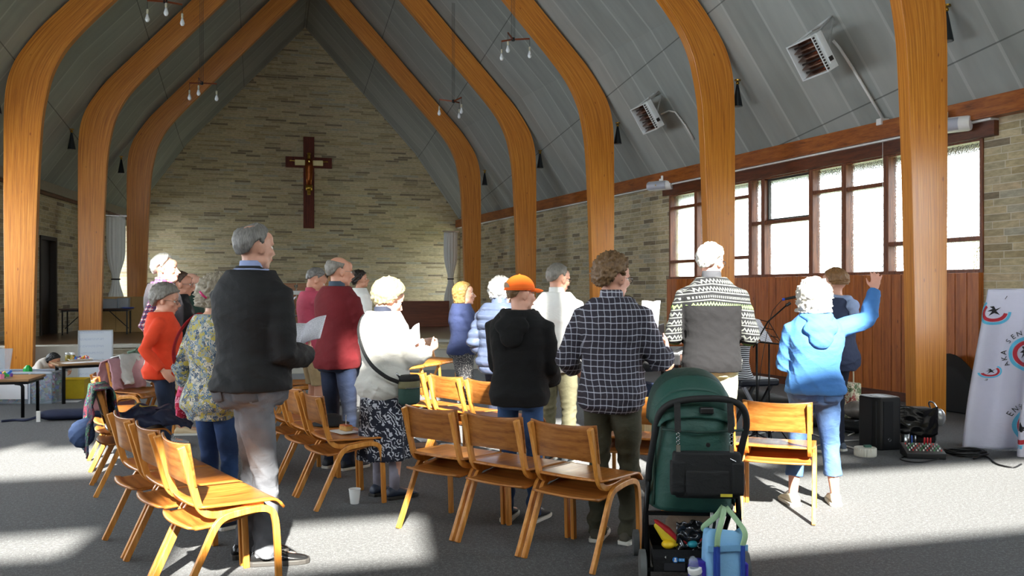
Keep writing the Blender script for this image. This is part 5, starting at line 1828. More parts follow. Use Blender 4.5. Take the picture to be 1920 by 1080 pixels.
# toy box
bx_ = px(35, 745, 11.45)
bl = (EYE * F / (757 - HOR))
tbx = empty('toy_box', (px(34, 700, bl).x, bl + .18, 0), R(3), 'clear plastic box of coloured toys at the far left', 'box')
bH = .50
for nm, q_ in (('front_side', (-.72, .42, -.19, -.18)), ('back_side', (-.72, .42, .18, .19)), ('end_side', (-.73, -.72, -.19, .19)), ('end_side', (.41, .42, -.19, .19))):
    MB().bb(q_[0], q_[1], q_[2], q_[3], 0, bH - .09).build(nm, m_cp, tbx)
mbf = MB().bb(-.75, .44, -.21, -.19, bH - .11, bH - .085).bb(-.75, .44, .19, .21, bH - .11, bH - .085).bb(-.75, -.73, -.21, .21, bH - .11, bH - .085).bb(.42, .44, -.21, .21, bH - .11, bH - .085)
mbf.build('rim', plain('#c3cbd6', .3), tbx); MB().bb(-.72, .42, -.19, .19, 0, .01).build('base', m_cp, tbx)
MB().bb(-.30, .12, -.2, -.196, .06, .36).build('paper_notice', m_paper, tbx)
for z_ in (.14,): MB().bb(.13, .15, -.2, -.19, 0, bH - .09).build('rib', plain('#c3cbd6', .3), tbx)
o = scatter('toy_bricks', (px(34, 700, bl).x - .15, bl + .18, .0), 1.1, .34, .02, .34, 420, .026, R(3)); tag(o, 'heap of small coloured toy pieces inside the clear box', 'toys')
gv = px(52, 719, bl + .1); o = MB().lathe([(.035, 0), (.06, .02), (.055, .09), (.02, .13), (0, .13)], n=8).build('green_toy', plain('#1fae4a', .4), bevel=.005); o.location = (gv.x, gv.y, bH - .14); tag(o, 'bright green toy the child is reaching for', 'toy')
yb = fl(113, 752)
yo = open_box('yellow_box', (yb.x - .0, yb.y + .35, 0), R(10), .34, .26, .26, plain('#d9b81c', .5), 'yellow plastic tub behind the child\'s foot', 'tub')
pp = fl(118, 753); o = MB().bb(-.21, .21, -.10, .10, 0, .002).build('paper_sheet', m_paper); o.location = (pp.x, pp.y, .001); o.rotation_euler = (0, 0, R(8)); tag(o, 'white sheet of paper lying on the carpet by the toy box', 'paper')
tg = fl(195, 728); o = MB().ball((0, 0, .05), (.30, .22, .05), 20).build('green_cushion', cloth('#1f5a4a'), smooth=True); o.location = (tg.x, tg.y, 0); tag(o, 'flat dark green cushion on the carpet below the whiteboard', 'cushion')
# table at the far left edge
te = EYE * F / (785 - HOR); pe = fl(28, 785)
tz = EYE - (712 - HOR) / F * te
tt = empty('edge_table', (pe.x - .55, pe.y + .25, 0), R(12), 'brown table at the left edge of the picture, colourful toys on it', 'table')
MB().bb(-.7, .62, -.32, .32, tz - .03, tz).build('tabletop', m_ttop, tt, bevel=.006)
MB().bb(-.68, .60, -.30, .30, tz - .06, tz - .031).build('edge_rail', m_blackm, tt)
for sx, sy in ((-1, -1), (-1, 1), (1, -1), (1, 1)):
    MB().tube([(sx * .58 - .04, sy * .27, 0), (sx * .58 - .04, sy * .27, tz - .09), (sx * .56 - .04, sy * .27, tz - .06), (sx * .5 - .04, sy * .27, tz - .05)], .02, 8).build('leg', m_blackm, tt, smooth=True)
o = scatter('toy_strips', (pe.x - .52, pe.y + .2, tz), .7, .3, .01, .06, 40, .03); tag(o, 'pink and lime craft strips on the table at the left edge', 'craft bits')
lid = px(0, 690, te + .4); o = MB().bb(-.30, .30, -.008, .008, 0, .34).build('box_lid', m_cp, bevel=.004); o.location = (lid.x - .22, lid.y, tz + .004); o.rotation_euler = (R(-22), 0, R(10)); tag(o, 'clear plastic lid propped up on the left edge table', 'lid')
# navy cushion on the carpet
nc = fl(125, 789)
mb = MB()
def cush(u, v):
    a = 2 * PI * v; x_ = lerp(-.36, .36, u); e = (1 - abs(2 * u - 1) ** 5) ** .5
    return V((x_, .13 * e * math.cos(a), .062 + .06 * e * math.sin(a)))
rr = [[cush(i / 24, j / 20) for j in range(20)] for i in range(25)]
cu = empty('navy_cushion', (nc.x + .02, nc.y + .1, 0), R(14), 'long navy blue sports bag lying on the carpet at the left', 'bag')
mb.rings(rr); mb.build('bag_body', cloth('#1a2340', .8), cu, smooth=True)
MB().tube(catmull([V((-.34, 0, .05)), V((-.46, -.05, .02)), V((-.6, .02, .012)), V((-.72, -.04, .012))], 5), [.016] * 16, 6).build('strap', cloth('#1a2340', .8), cu, smooth=True)
MB().box((-.33, -.10, .06), (.02, .012, .06)).build('tag', m_white, cu)

# ================================================================== CLOTHES AND THINGS ON CHAIRS
def drape(name, mat, fn, loc, rz, label, cat, parts=None, seed=0, amp=.012, th=.010, res=(36, 36), nscale=9):
    mb = MB()
    def g(u, v):
        p_ = V(fn(u, v)); n_ = noise.noise(p_ * nscale + V((seed, 0, 0))); n2 = noise.noise(p_ * nscale * 2.3 + V((0, seed, 0)))
        return p_ + V((n2 * amp, n_ * amp, abs(n_) * amp * 1.5))
    mb.grid(g, *res)
    o = mb.build(name, mat, smooth=True, solid=th)
    o.location = loc; o.rotation_euler = (0, 0, rz); tag(o, label, cat)
    return o


# pink coat and white/green blouse over the first chair of the left trio: chair at (-4.28, 8.95), yaw -112
CB = (-3.74, 8.9, 0); cy = R(-112)
def over_back(wl, wr, zin, zout, z_top=.775):
    def f(u, v):
        x_ = lerp(wl, wr, u)
        if v < .5:
            t_ = v / .5; return (x_ * (1 + .25 * (1 - t_)), -.285 - .06 * (1 - t_), lerp(zout, z_top, t_))
        t_ = (v - .5) / .5; return (x_, -.19 + .05 * t_ * (1 + math.sin(u * 9)), lerp(z_top, zin, t_))
    return f
drape('pink_jacket', cloth('#c99aa2', .9), over_back(-.2, .25, .47, .25), CB, cy, 'dusty pink jacket hung over a chair back at the left', 'jacket', seed=2, amp=.03)
drape('white_blouse', cloth('#e4e6e4', .85), over_back(-.27, .12, .5, .42, .80), CB, cy, 'white blouse thrown over the pink jacket on the chair', 'blouse', seed=5, amp=.035)
drape('green_cardigan', cloth('#86a08c', .85), lambda u, v: (lerp(-.36, -.12, u), -.36 + .1 * v, lerp(.60, .84, v)), CB, cy, 'sage green cloth bundled on the white blouse', 'cardigan', seed=8, amp=.05)
# navy floral coat over the chair at the second left group
m_coat = floral_mat(['#161c30', '#1b2238', '#171d33', '#7c2434', '#1a2136', '#4d7a5a', '#182038', '#5a6fa8'], 30, 'dark floral cloth')
c1 = V((-2.94, 6.19)).lerp(V((-3.66, 7.62)), .5 / 3) + V((-math.sin(R(-61)), math.cos(R(-61)))) * .285
drape('floral_jacket', m_coat, over_back(-.22, .28, .47, .30), (c1.x, c1.y, 0), R(-61), 'dark blue floral jacket hanging over a wooden chair back', 'jacket', seed=4, amp=.03)
def heap(u, v):
    x_ = lerp(-.30, .26, u); y_ = lerp(-.16, .36, v)
    e = math.sin(PI * u) ** .6 * math.sin(PI * min(1, max(0, v))) ** .6
    return (x_, y_, .47 + .10 * e - .16 * max(0, v - .8) * 5 * .2)
cn = cloth('#1b2340', .6, .2)
co_ = drape('navy_coat', cn, heap, (c1.x, c1.y, 0), R(-61), 'navy blue padded coat heaped on the chair seat behind the bottom left row', 'coat', seed=14, amp=.06, nscale=7)
for i, x_ in enumerate((-.06, .1)):
    st_ = drape('gold_braid', plain('#c8a23e', .5), lambda u, v, x_=x_: (x_ + .012 * u, lerp(.0, .12, v), .60 - .02 * v), (0, 0, 0), 0, None, None, seed=14, amp=.06, nscale=7, th=.004, res=(2, 8)); st_.parent = co_
    for k_ in ('label', 'category'):
        if k_ in st_: del st_[k_]
bagp = fl(170, 820)
bb_ = MB(); bb_.ball((0, 0, .17), (.17, .14, .17), 20); bb_.ball((.05, .02, .30), (.10, .09, .06), 16)
nb_ = remeshed('blue_backpack', bb_, cloth('#33466b', .8, .2), None, .012, 4, lambda c: np.full(len(c), .010), 6, 1.3)
nb_.location = (-3.08, 6.30, .34); nb_.scale = (.55, .5, .6); tag(nb_, 'blue rucksack hanging behind the chair with the floral jacket', 'bag')
# pastry, paper and cup
pc = V((-1.29, 5.82)).lerp(V((-2.04, 7.1)), .5 / 3) + V((-math.sin(R(-60)), math.cos(R(-60)))) * .285
o = MB().bb(-.10, .10, -.075, .075, 0, .003).build('paper_napkin', m_white); o.location = (pc.x - .03, pc.y + .10, .462); o.rotation_euler = (0, 0, R(-50)); tag(o, 'white paper napkin under the pastry on the chair seat', 'napkin')
ps = empty('iced_pastry', (pc.x - .02, pc.y + .12, .466), R(-50), 'small iced pastry slice with raisins on the white napkin', 'pastry')
MB().box((0, 0, .018), (.05, .03, .018)).build('cake', plain('#c99a5a', .8, var=.3, scale=60), ps, bevel=.008, smooth=True)
MB().box((0, 0, .038), (.046, .027, .004)).build('icing', plain('#d0702a', .4, var=.3, scale=60), ps, bevel=.003)
MB().tube([(0, 0, .04), (.002, 0, .11)], .0025, 6).build('stick', plain('#e8e2d0', .6), ps)
cp_ = fl(665, 944)
cu_ = empty('paper_cup', (cp_.x, cp_.y, 0), 0, 'white paper cup standing on the carpet by the pastry chair', 'cup')
MB().lathe([(.028, 0), (.030, .004), (.040, .098), (.0375, .098), (.028, .008), (0, .008)], n=28).build('cup_wall', m_white, cu_, smooth=True, angle=40)
MB().lathe([(.040, .095), (.0425, .099), (.0405, .103), (.038, .100)], n=28).build('rim', m_white, cu_, smooth=True)
c2 = V((-1.29, 5.82)).lerp(V((-2.04, 7.1)), 1.5 / 3) + V((-math.sin(R(-60)), math.cos(R(-60)))) * .285
ht = empty('dark_hat', (c2.x + .05, c2.y + .02, .462), R(20), 'dark flat hat resting on the chair behind the pastry chair', 'hat')
MB().lathe([(.14, 0), (.145, .006), (.09, .012), (.085, .06), (.05, .075), (0, .077)], n=26).build('felt', cloth('#1a1a1c'), ht, smooth=True)
# booklets on the floor behind the second row
for (u_, v_, a_, lb, m__) in ((792, 836, 8, 'brown folder on the carpet behind the front row', plain('#9a7a6a', .6)), (850, 838, -12, 'white booklet on the carpet beside the brown folder', m_paper), (812, 824, 20, 'open white songbook on the carpet behind the brown folder', m_paper)):
    q_ = fl(u_, v_); o = MB().bb(-.15, .15, -.11, .11, 0, .012).build('booklet', m__, bevel=.002); o.location = (q_.x, q_.y, .0); o.rotation_euler = (0, 0, R(a_)); tag(o, lb, 'booklet', 'booklets on the carpet')

# ================================================================== THINGS PEOPLE HOLD
k = NT('printed page'); o_ = k.xyz(k.coord()); rw = k.math('FRACT', k.math('MULTIPLY', o_[1], 90.0)); nn = k.noise(k.map(k.coord(), (120, 20, 1)), 2, 2)
k.set(k.mix(k.math('MULTIPLY', k.math('MULTIPLY', k.math('LESS_THAN', rw, .4), k.math('GREATER_THAN', nn, .45)), .5), '#eceaf2', '#77778a'), .7); m_print = k.m


def held_book(name, c, rot, label, w=.15, h=.21, open_=.35, cat='booklet', group=None):
    r_ = empty(name, c, 0, label, cat, group); r_.rotation_euler = [R(a) for a in rot]
    for sx in (-1, 1):
        def pg(u, v, sx=sx): x_ = u * w; return V((sx * x_ * math.cos(open_), (v - .5) * h, x_ * math.sin(open_) + .012 * math.sin(PI * u)))
        MB().grid(pg, 8, 2).build('page', m_print, r_, smooth=True, solid=.003)
    return r_


def hand_of(P, i):
    root, HM, T, arms, lg = P
    m_ = Matrix.Translation(root.location) @ Matrix.Rotation(root.rotation_euler.z, 4, 'Z')
    return m_ @ arms[i][2], m_


h6, _ = hand_of(P6, 1)
held_book('song_sheet', px(568, 628, h6.y + .12), (40, -14, -12), 'open printed song sheet held by the man in the black jacket', .14, .2, .15)
held_book('song_sheet', px(541, 572, 8.9), (45, 5, -40), 'folded song sheet held in front of the pink polo man', .12, .16, .5)
h10, _ = hand_of(P10, 1)
held_book('service_booklet', px(772, 636, h10.y + .08), (62, -24, -28), 'bright white booklet held up by the woman in white fleece', .10, .17, .25)
h15, _ = hand_of(P15, 1)
b15 = held_book('song_folder', px(1222, 602, h15.y + .03), (78, 0, -35), 'white song folder held to the right of the checked shirt', .07, .24, .5)
held_book('song_sheet', px(1044, 660, 7.15), (25, -20, -30), 'song sheet held by the man in the white shirt', .09, .15, .2)
q_ = px(359, 606, 10.15); o = MB().lathe([(.028, 0), (.04, .09), (.037, .09), (.027, .006), (0, .006)], n=22).build('white_cup', m_white, smooth=True); o.location = (q_.x, q_.y, q_.z - .045); tag(o, 'white cup held in front of the dark green coat', 'cup')

# boy's orange cap, worn
root, HM, T, arms, lg = P13
m_cap = cloth('#f2680e', .8, .06, 300, .12, None, 'orange cotton')
rr = []
for i in range(15):
    el = lerp(88, -4, i / 14)
    rr.append([V((.089 * math.cos(R(el)) * math.cos(2 * PI * j / 40), -.012 + .108 * math.cos(R(el)) * math.sin(2 * PI * j / 40), .036 + .094 * math.sin(R(el)))) for j in range(40)])
cap = MB().rings(rr).build('cap', m_cap, root, smooth=True); cap.matrix_local = HM @ Matrix.Rotation(R(4), 4, 'X')
def brim(u, v):
    a = lerp(-1.15, 1.15, u); r0 = .086; x_ = math.sin(a) * (r0 + .0 * v); y_ = -.012 + .098 * math.cos(a)
    return V((x_ * (1 - .1 * v), y_ + .085 * v * (math.cos(a * .9)) ** .6, .034 - .010 * v - .02 * abs(math.sin(a)) ** 2 + .006 * math.sin(PI * v)))
br = MB().grid(brim, 20, 8).build('brim', m_cap, cap, smooth=True, solid=.005)
MB().ball((0, -.012, .131), (.008, .008, .004), 10).build('button', m_cap, cap, smooth=True)
MB().tube([V((.09 * math.cos(a), -.012 + .109 * math.sin(a), .028)) for a in [2 * PI * j / 32 for j in range(33)]], (.0035), 6).build('band', m_cap, cap, smooth=True)
o = MB().grid(lambda u, v: V((math.sin(lerp(-.42, .42, u)) * .091, -.012 - math.cos(lerp(-.42, .42, u)) * .1105, .045 + .035 * v * math.sin(PI * u) ** .5)), 10, 4).build('back_gap', H_LBROWN, cap, smooth=True)

# white fleece woman's crossbody bag
root, HM, T, arms, lg = P10
M_ = Matrix.Translation(root.location) @ Matrix.Rotation(root.rotation_euler.z, 4, 'Z')
hb = empty('crossbody_bag', M_ @ V((.255, .02, .0)), root.rotation_euler.z, 'green and black crossbody bag hanging on the white fleece woman\'s hip', 'bag')
mb = MB(); mb.rings([[V((.05 * math.cos(a) * k1, .085 * math.sin(a) * k1, z)) for a in [2 * PI * j / 20 for j in range(20)]] for z, k1 in ((.68, .7), (.70, 1), (.76, 1.03), (.80, 1), (.82, .96))])
mb.build('bag_body', cloth('#29473f', .8), hb, smooth=True)
mb = MB(); mb.rings([[V((.053 * math.cos(a) * k1, .088 * math.sin(a) * k1, z)) for a in [2 * PI * j / 20 for j in range(20)]] for z, k1 in ((.795, 1.0), (.81, 1), (.84, .98), (.85, .9))])
mb.build('bag_flap', cloth('#6f6a4c', .8), hb, smooth=True)
mb = MB(); mb.rings([[V((.051 * math.cos(a) * k1, .084 * math.sin(a) * k1, z)) for a in [2 * PI * j / 20 for j in range(20)]] for z, k1 in ((.84, 1.0), (.875, .96), (.885, .8))])
mb.build('bag_top', m_strap, hb, smooth=True)
MB().tube([(.056, -.07, .80), (.058, .0, .797), (.055, .07, .80)], .003, 6).build('zip', m_steel, hb)
strap_pts = [V((-.055, -.02, 1.335)), V((-.035, -.10, 1.30)), V((.03, -.178, 1.15)), V((.10, -.195, 1.02)), V((.18, -.165, .94)), V((.235, -.09, .875)), V((.255, -.06, .86))]
strap_pts = [V((-.13, .03, 1.315)), V((-.125, -.09, 1.30)), V((-.09, -.165, 1.2)), V((0, -.195, 1.07)), V((.10, -.19, .96)), V((.20, -.14, .88)), V((.255, -.07, .84))]
o = MB().tube(catmull(strap_pts, 5), [(.004, .016)] * 31, 8, ref=V((0, 1, 0))).build('strap', m_strap, hb, smooth=True); o.location = -(M_.to_3x3().inverted() @ (hb.location - root.location))
MB().tube([(-.02, -.07, .87), (-.01, -.1, .90)], .008, 8).build('clasp', m_steel, hb, smooth=True)
# floral woman's red bag on her left
x_, y_ = at(405, 5.45)
rb_ = empty('red_shoulder_bag', (x_, y_, 0), R(-32), 'pink and red patterned bag with a long red strap on the floral top woman', 'bag')
m_redf = floral_mat(['#c01f48', '#e0507a', '#b81a3c', '#f0a0b8', '#a81434'], 30, 'red print')
mb = MB(); mb.rings([[V((-.275 + .045 * math.cos(a) * k1, .04 + .12 * math.sin(a) * k1, z)) for a in [2 * PI * j / 18 for j in range(18)]] for z, k1 in ((.66, .7), (.68, 1), (.78, 1.05), (.88, .8), (.90, .7))])
mb.build('bag_body', m_redf, rb_, smooth=True)
MB().tube(catmull([V((-.27, .04, .89)), V((-.245, -.09, .98)), V((-.20, -.155, 1.10)), V((-.14, -.145, 1.23)), V((-.115, -.05, 1.315)), V((-.12, .05, 1.28))], 5), [(.005, .018)] * 26, 8).build('strap', cloth('#a31426', .7), rb_, smooth=True)
# pink hair clip
hc_ = MB().tube([(-.02, 0, .02), (.0, -.012, 0), (.02, 0, -.02)], .007, 8).build('hair_clip', plain('#c2306a', .3), smooth=True)
pcl = px(381, 553, 5.3); hc_.location = pcl; tag(hc_, 'pink hair clip in the floral top woman\'s hair', 'hair clip')

# ================================================================== CEILING FITTINGS
def ceil_z(t, s):
    d = abs(t - CEN); kk = hw(s) - .07; w = wall_t(s, True) - CEN
    if d < kk: return KZ + 1.096 * (kk - d)
    return lerp(KZ, EAVE, (d - kk) / (w - kk))


def ray_ceiling(u, v, off=0.0):
    """point where the sight line of a pixel meets the ceiling, off metres before it"""
    r = (u - 960) / F; h = (HOR - v) / F
    lo, hi = 3.0, 30.0
    for _ in range(50):
        m = (lo + hi) / 2
        s = m * (CP - SP * r); t = m * (CP * r + SP)
        if EYE + h * m < ceil_z(t, s): lo = m
        else: hi = m
    return px(u, v, lo - off)


m_cone = plain('#1d2226', .4, .3)
cone_l = {(1, 0): 'black cone spotlight at the very top edge, right of the nearest arch', (1, 1): 'black cone spotlight right of the second arch by the heaters',
          (1, 2): 'black cone spotlight right of the third right hand arch leg', (1, 3): 'small black cone spotlight right of the fourth right hand arch leg', (1, 4): 'smallest black cone spotlight beside the farthest right arch leg',
          (-1, 2): 'black cone spotlight at the left edge of the picture', (-1, 3): 'black cone spotlight left of the second left hand arch leg', (-1, 4): 'black cone spotlight left of the farthest left arch leg'}
cone0 = empty('cone_spotlight')
MB().lathe([(.075, 0), (.080, .0), (.018, .34), (0, .345)], n=24).build('cone_shade', m_cone, cone0, smooth=True, angle=40)
MB().lathe([(.066, -.001), (.05, .02), (0, .03)], n=20).build('reflector', m_steel, cone0, smooth=True)
MB().ball((0, 0, .365), .028, 12).build('knuckle', m_brass, cone0, smooth=True)
MB().lathe([(.05, .40), (.05, .42), (0, .42)], n=16).build('ceiling_plate', m_brass, cone0)
MB().tube([(0, 0, .36), (0, 0, .41)], .01, 8).build('stem', m_brass, cone0)
first = True
for (sd_, i), lb in cone_l.items():
    s_ = RS[i] + .10; t_ = CEN + sd_ * (hw(s_) + .64)
    o = cone0 if first else copy_tree(cone0); first = False
    o.location = W(t_, s_, ceil_z(t_, s_) - .46); tag(o, lb, 'spotlight', 'cone spotlights along the arches')

# three-armed pendants with bare bulbs
m_copper = plain('#7d3c1e', .4, .3); m_bulb = plain('#e8ecf2', .25, name='opal bulb'); m_cord = plain('#3c3b39', .6)
pen0 = empty('bulb_pendant')
MB().lathe([(.028, -.03), (.034, -.01), (.03, .03), (0, .034)], n=16).build('hub', m_cone, pen0, smooth=True)
for i in range(3):
    a = 2 * PI * i / 3 + .5; c, s_ = math.cos(a), math.sin(a); L = .30; dz = (-.10, -.10, -.10)[i]
    MB().bar((0, 0, 0), (c * L, s_ * L, .03), .016, .028).build('arm', m_copper, pen0)
    f_ = MB().tube([(c * L, s_ * L, .03), (c * L, s_ * L, -.12)], .004, 6).build('flex', m_cord, pen0)
    MB().lathe([(.016, -.18), (.018, -.12), (.012, -.11)], (c * L, s_ * L, 0), 12).build('lampholder', plain('#c9c4ae', .4), pen0, smooth=True)
    MB().lathe([(.0, -.315), (.022, -.308), (.036, -.28), (.036, -.262), (.024, -.225), (.014, -.185)], (c * L, s_ * L, 0), 18).build('bulb', m_bulb, pen0, smooth=True)
for dx in (-.03, .0, .03):
    MB().tube([(dx, 0, .02), (dx, 0, 2.1)], .004, 6).build('suspension_wire', m_cord, pen0)
first = True
for u_, v_, s_, rz_, lb in ((962, 74, 14.9, -16, 'three-bulb pendant hanging in the upper middle between right hand arches'), (850, 190, 18.4, 40, 'three-bulb pendant farther back, right of the altar wall peak'),
                      (378, 156, 18.4, 10, 'three-bulb pendant farther back on the left'), (310, 3, 14.9, 25, 'three-bulb pendant cut by the top edge at the left')):
    o = pen0 if first else copy_tree(pen0); first = False
    o.location = px(u_, v_, ray_s(u_, s_)); o.rotation_euler = (0, 0, R(rz_)); tag(o, lb, 'light', 'bulb pendants')

# radiant heaters hung from the right slope
m_hcase = plain('#dfe3e4', .45, .1, .05); m_refl = plain('#b98d78', .2, .9, .2, name='heater reflector'); m_hdark = plain('#241c18', .5)


def heater(u, v, off, label, size):
    P = ray_ceiling(u, v, off)
    root = empty('radiant_heater', P, 0, label, 'heater', 'radiant heaters on the right ceiling slope')
    face = (W(-.86, 0) + V((0, 0, -.52))).normalized()       # warms the nave below
    xa = W(0, 1); xa = (xa - face * xa.dot(face)).normalized(); up = face.cross(xa)
    if up.z < 0: xa = -xa; up = face.cross(xa)
    M_ = Matrix((xa, -face, up)).transposed().to_4x4()
    w, h, dp = .26 * size, .235 * size, .09 * size
    def bm(*a): return MB()
    def put(mb, nm, mat, par=None, **kw):
        o = mb.build(nm, mat, par or root, **kw)
        if par is None: o.matrix_local = M_
        return o
    # x width, y depth (face at -y), z height
    fr = MB()
    fr.bb(-w - .02, w + .02, -dp, dp, h, h + .02).bb(-w - .02, w + .02, -dp, dp, -h - .02, -h).bb(-w - .02, -w, -dp, dp, -h, h).bb(w, w + .02, -dp, dp, -h, h).bb(-w, w, dp - .02, dp, -h, h)
    c_ = put(fr, 'casing', m_hcase, bevel=.004)
    for i in range(4):
        z_ = lerp(-h, h, (i + .5) / 4)
        g = MB(); g.sheet([(-.04, z_ - h / 4.3), (.05, z_ - h / 9), (.07, z_), (.05, z_ + h / 9), (-.04, z_ + h / 4.3)], -w + .01, w - .01, .004, lambda a, b, q: V((q, a, b)), 4)
        rf_ = put(g, 'reflector', m_refl, smooth=True)
        put(MB().tube([(-w + .02, -.0, z_), (w - .02, -.0, z_)], .013, 10), 'element', m_hdark, smooth=True)
    slot = MB()
    for i in range(12):
        z_ = lerp(-h + .02, h - .02, i / 11)
        slot.bb(w + .02, w + .023, -dp + .005, -dp + .04, z_ - .012, z_ + .012).bb(-w - .023, -w - .02, -dp + .005, -dp + .04, z_ - .012, z_ + .012)
    put(slot, 'vent_slots', m_hdark)
    put(MB().bb(w + .02, w + .05, -.02, .03, -h * .75, h * 1.08), 'bracket_arm', m_hcase, bevel=.004)
    put(MB().bb(w + .05, w + .06, -.02, .04, -h * .5 - .03, -h * .5 + .03), 'knob', m_hdark)
    # hanging frame up to the slope
    Mi = M_.inverted()
    def to(p): return p
    A = M_ @ V((w, 0, h)); Bq = M_ @ V((-w, 0, h))
    n_ = V((0, 0, 1)); top_p = (A + Bq) / 2 + (W(.5, .0) + V((0, 0, .42))) * size * .9
    mb = MB().bar(A, top_p, .025, .025).bar(Bq, top_p, .025, .025); mb.bar(A.lerp(top_p, .5), Bq.lerp(top_p, .5), .035, .02)
    mb.bar(M_ @ V((w, dp, 0)), top_p, .022, .022)
    mb.build('hanging_frame', plain('#a6a8a6', .5, .3), root)
    return root, P


hA, pA = heater(1522, 106, .75, 'larger nearer radiant heater on the right ceiling slope', 1.0)
hB, pB = heater(1213, 220, .75, 'smaller farther radiant heater on the right ceiling slope', 1.0)


def conduit(pts, r_, nm, label, mat=m_white, cat='conduit', grp=None):
    o = MB().tube(pts, r_, 8).build(nm, mat, smooth=True); tag(o, label, cat, grp); return o


conduit([ray_ceiling(u_, v_, .05) for u_, v_ in ((1562, 76), (1574, 90), (1600, 130), (1630, 180), (1655, 222))], .02, 'cable_conduit', 'white conduit running down the slope from the nearer heater')
conduit([ray_ceiling(u_, v_, .05) for u_, v_ in ((1240, 214), (1254, 208), (1266, 210), (1285, 235), (1301, 262))], .016, 'cable_conduit', 'white conduit running from the farther heater behind the arch')
sb = ray_ceiling(1655, 229, .12)
ps_ = empty('pull_switch', sb, ROT, 'small white switch box with a long pull cord above the windows', 'switch')
MB().box((0, 0, 0), (.07, .05, .045)).build('switch_box', m_white, ps_, bevel=.01)
q2 = (500 - 229) / F * (sb.y)
MB().tube([(0, 0, -.04), (.0, 0, -q2)], .0035, 6).build('pull_cord', plain('#e9e9e4', .6), ps_)
MB().ball((0, 0, -q2), .012, 8).build('cord_pull', m_white, ps_, smooth=True)


def wall_speaker(u, v, label, size):
    s_, d_ = side_wall(u); p = px(u, v, d_ - .35)
    r_ = empty('wall_loudspeaker', p, ROT + R(0), label, 'loudspeaker', 'white wall loudspeakers')
    L = .27 * size
    mb = MB(); rr = []
    for x_, k_ in ((-L, .92), (-L + .02, 1), (L - .03, 1), (L, .9)):
        rr.append([V((x_, math.cos(a) * .10 * k_ * (1 if math.cos(a) < 0 else .9), math.sin(a) * .095 * k_)) for a in [2 * PI * j / 20 for j in range(20)]])
    mb.rings(rr); b_ = mb.build('cabinet', m_white, r_, smooth=True, angle=40)
    rr = [[V((x_, math.cos(a) * .104, math.sin(a) * .088)) for a in [PI * .62 + PI * .76 * j / 12 for j in range(13)]] for x_ in (-L + .012, L - .12)]
    gm = MB(); gm.grid(lambda u_, v_: V((lerp(-L + .012, L - .12, u_), math.cos(PI * (.62 + .76 * v_)) * .106, math.sin(PI * (.62 + .76 * v_)) * .092)), 4, 12); gm.build('grille', plain('#b4b8c4', .6, .2, .1, 300), r_, smooth=True)
    MB().lathe([(.012, 0), (.012, .004), (0, .004)], (0, 0, 0), 12, Matrix.Translation(V((-.05, -.108, 0))) @ Matrix.Rotation(PI / 2, 4, 'X')).build('badge', m_brass, r_)
    MB().bb(-.03, .06, -.02, .06, .09, .13).bb(.0, .05, .0, .25, .12, .19).build('bracket', m_white, r_, bevel=.006)
    r_.rotation_euler = (0, 0, ROT - R(58))
    r_.scale = (1, 1, 1)
    return r_


wall_speaker(1764, 237, 'large white loudspeaker mounted above the rightmost window', 1.25)
wall_speaker(1239, 348, 'small white loudspeaker at the far end of the window strip', 1.0)

# ================================================================== PUSHCHAIR
D = 4.45; K_ = F / D
pc0 = px(1300, 700, D)
pr = empty('pushchair', (pc0.x, D, 0), R(-4), 'dark green pushchair seen from behind with a black frame', 'pushchair')
m_green = cloth('#1f4a41', .6, .12, 240, .3, None, 'green nylon'); m_gd = cloth('#17372f', .6); m_foam = plain('#1a1a1b', .7, name='foam grip')
def ps2(u, v, y=0): return V(((u - 1300) / K_, y, EYE - (v - HOR) / K_))
hp = [ps2(1216, 900, -.02), ps2(1217, 868, -.05), ps2(1226, 803, -.11), ps2(1233, 768, -.14), ps2(1256, 748, -.16), ps2(1303, 740, -.165), ps2(1354, 742, -.16), ps2(1380, 756, -.15), ps2(1389, 786, -.13), ps2(1384, 824, -.10), ps2(1377, 880, -.04)]
MB().tube(catmull(hp, 5), .0165, 12).build('push_handle', m_foam, pr, smooth=True)
MB().box(ps2(1316, 762, -.15), (.033, .02, .016)).build('fold_button', m_black, pr, bevel=.006)
for sx, u0, u1 in ((-1, 1216, 1212), (1, 1377, 1384)):
    MB().tube([ps2(u0, 880, -.03), ps2(u1, 960, .0), ps2(u1 - sx * 2, 1090, -.06)], .014, 10).build('rear_leg', m_blackm, pr, smooth=True)
    MB().tube([ps2(u0, 900, -.02), ps2(u0, 985, .18), ps2(u0 - sx * 4, 1075, .42)], .013, 10).build('front_leg', m_blackm, pr, smooth=True)
    for nm, y_, r_ in (('rear_wheel', -.06, .085), ('front_wheel', .42, .07)):
        w_ = MB().lathe([(r_ * .75, -.018), (r_, -.014), (r_, .014), (r_ * .75, .018)], (0, 0, 0), 28).build(nm, plain('#5a5c5c', .7), pr, smooth=True, angle=40)
        w_.location = (ps2(u1 + sx * 8, 0).x, y_, r_); w_.rotation_euler = (0, PI / 2, 0)
        MB().lathe([(0, -.012), (r_ * .74, -.012), (r_ * .74, .012), (0, .012)], n=20).build('hub', m_black, w_)
MB().bar(ps2(1214, 962, -.01), ps2(1386, 962, -.01), .022, .018).build('cross_bar', m_blackm, pr)
MB().bar(ps2(1214, 1062, -.06), ps2(1386, 1062, -.06), .02, .018).build('rear_axle', m_blackm, pr)
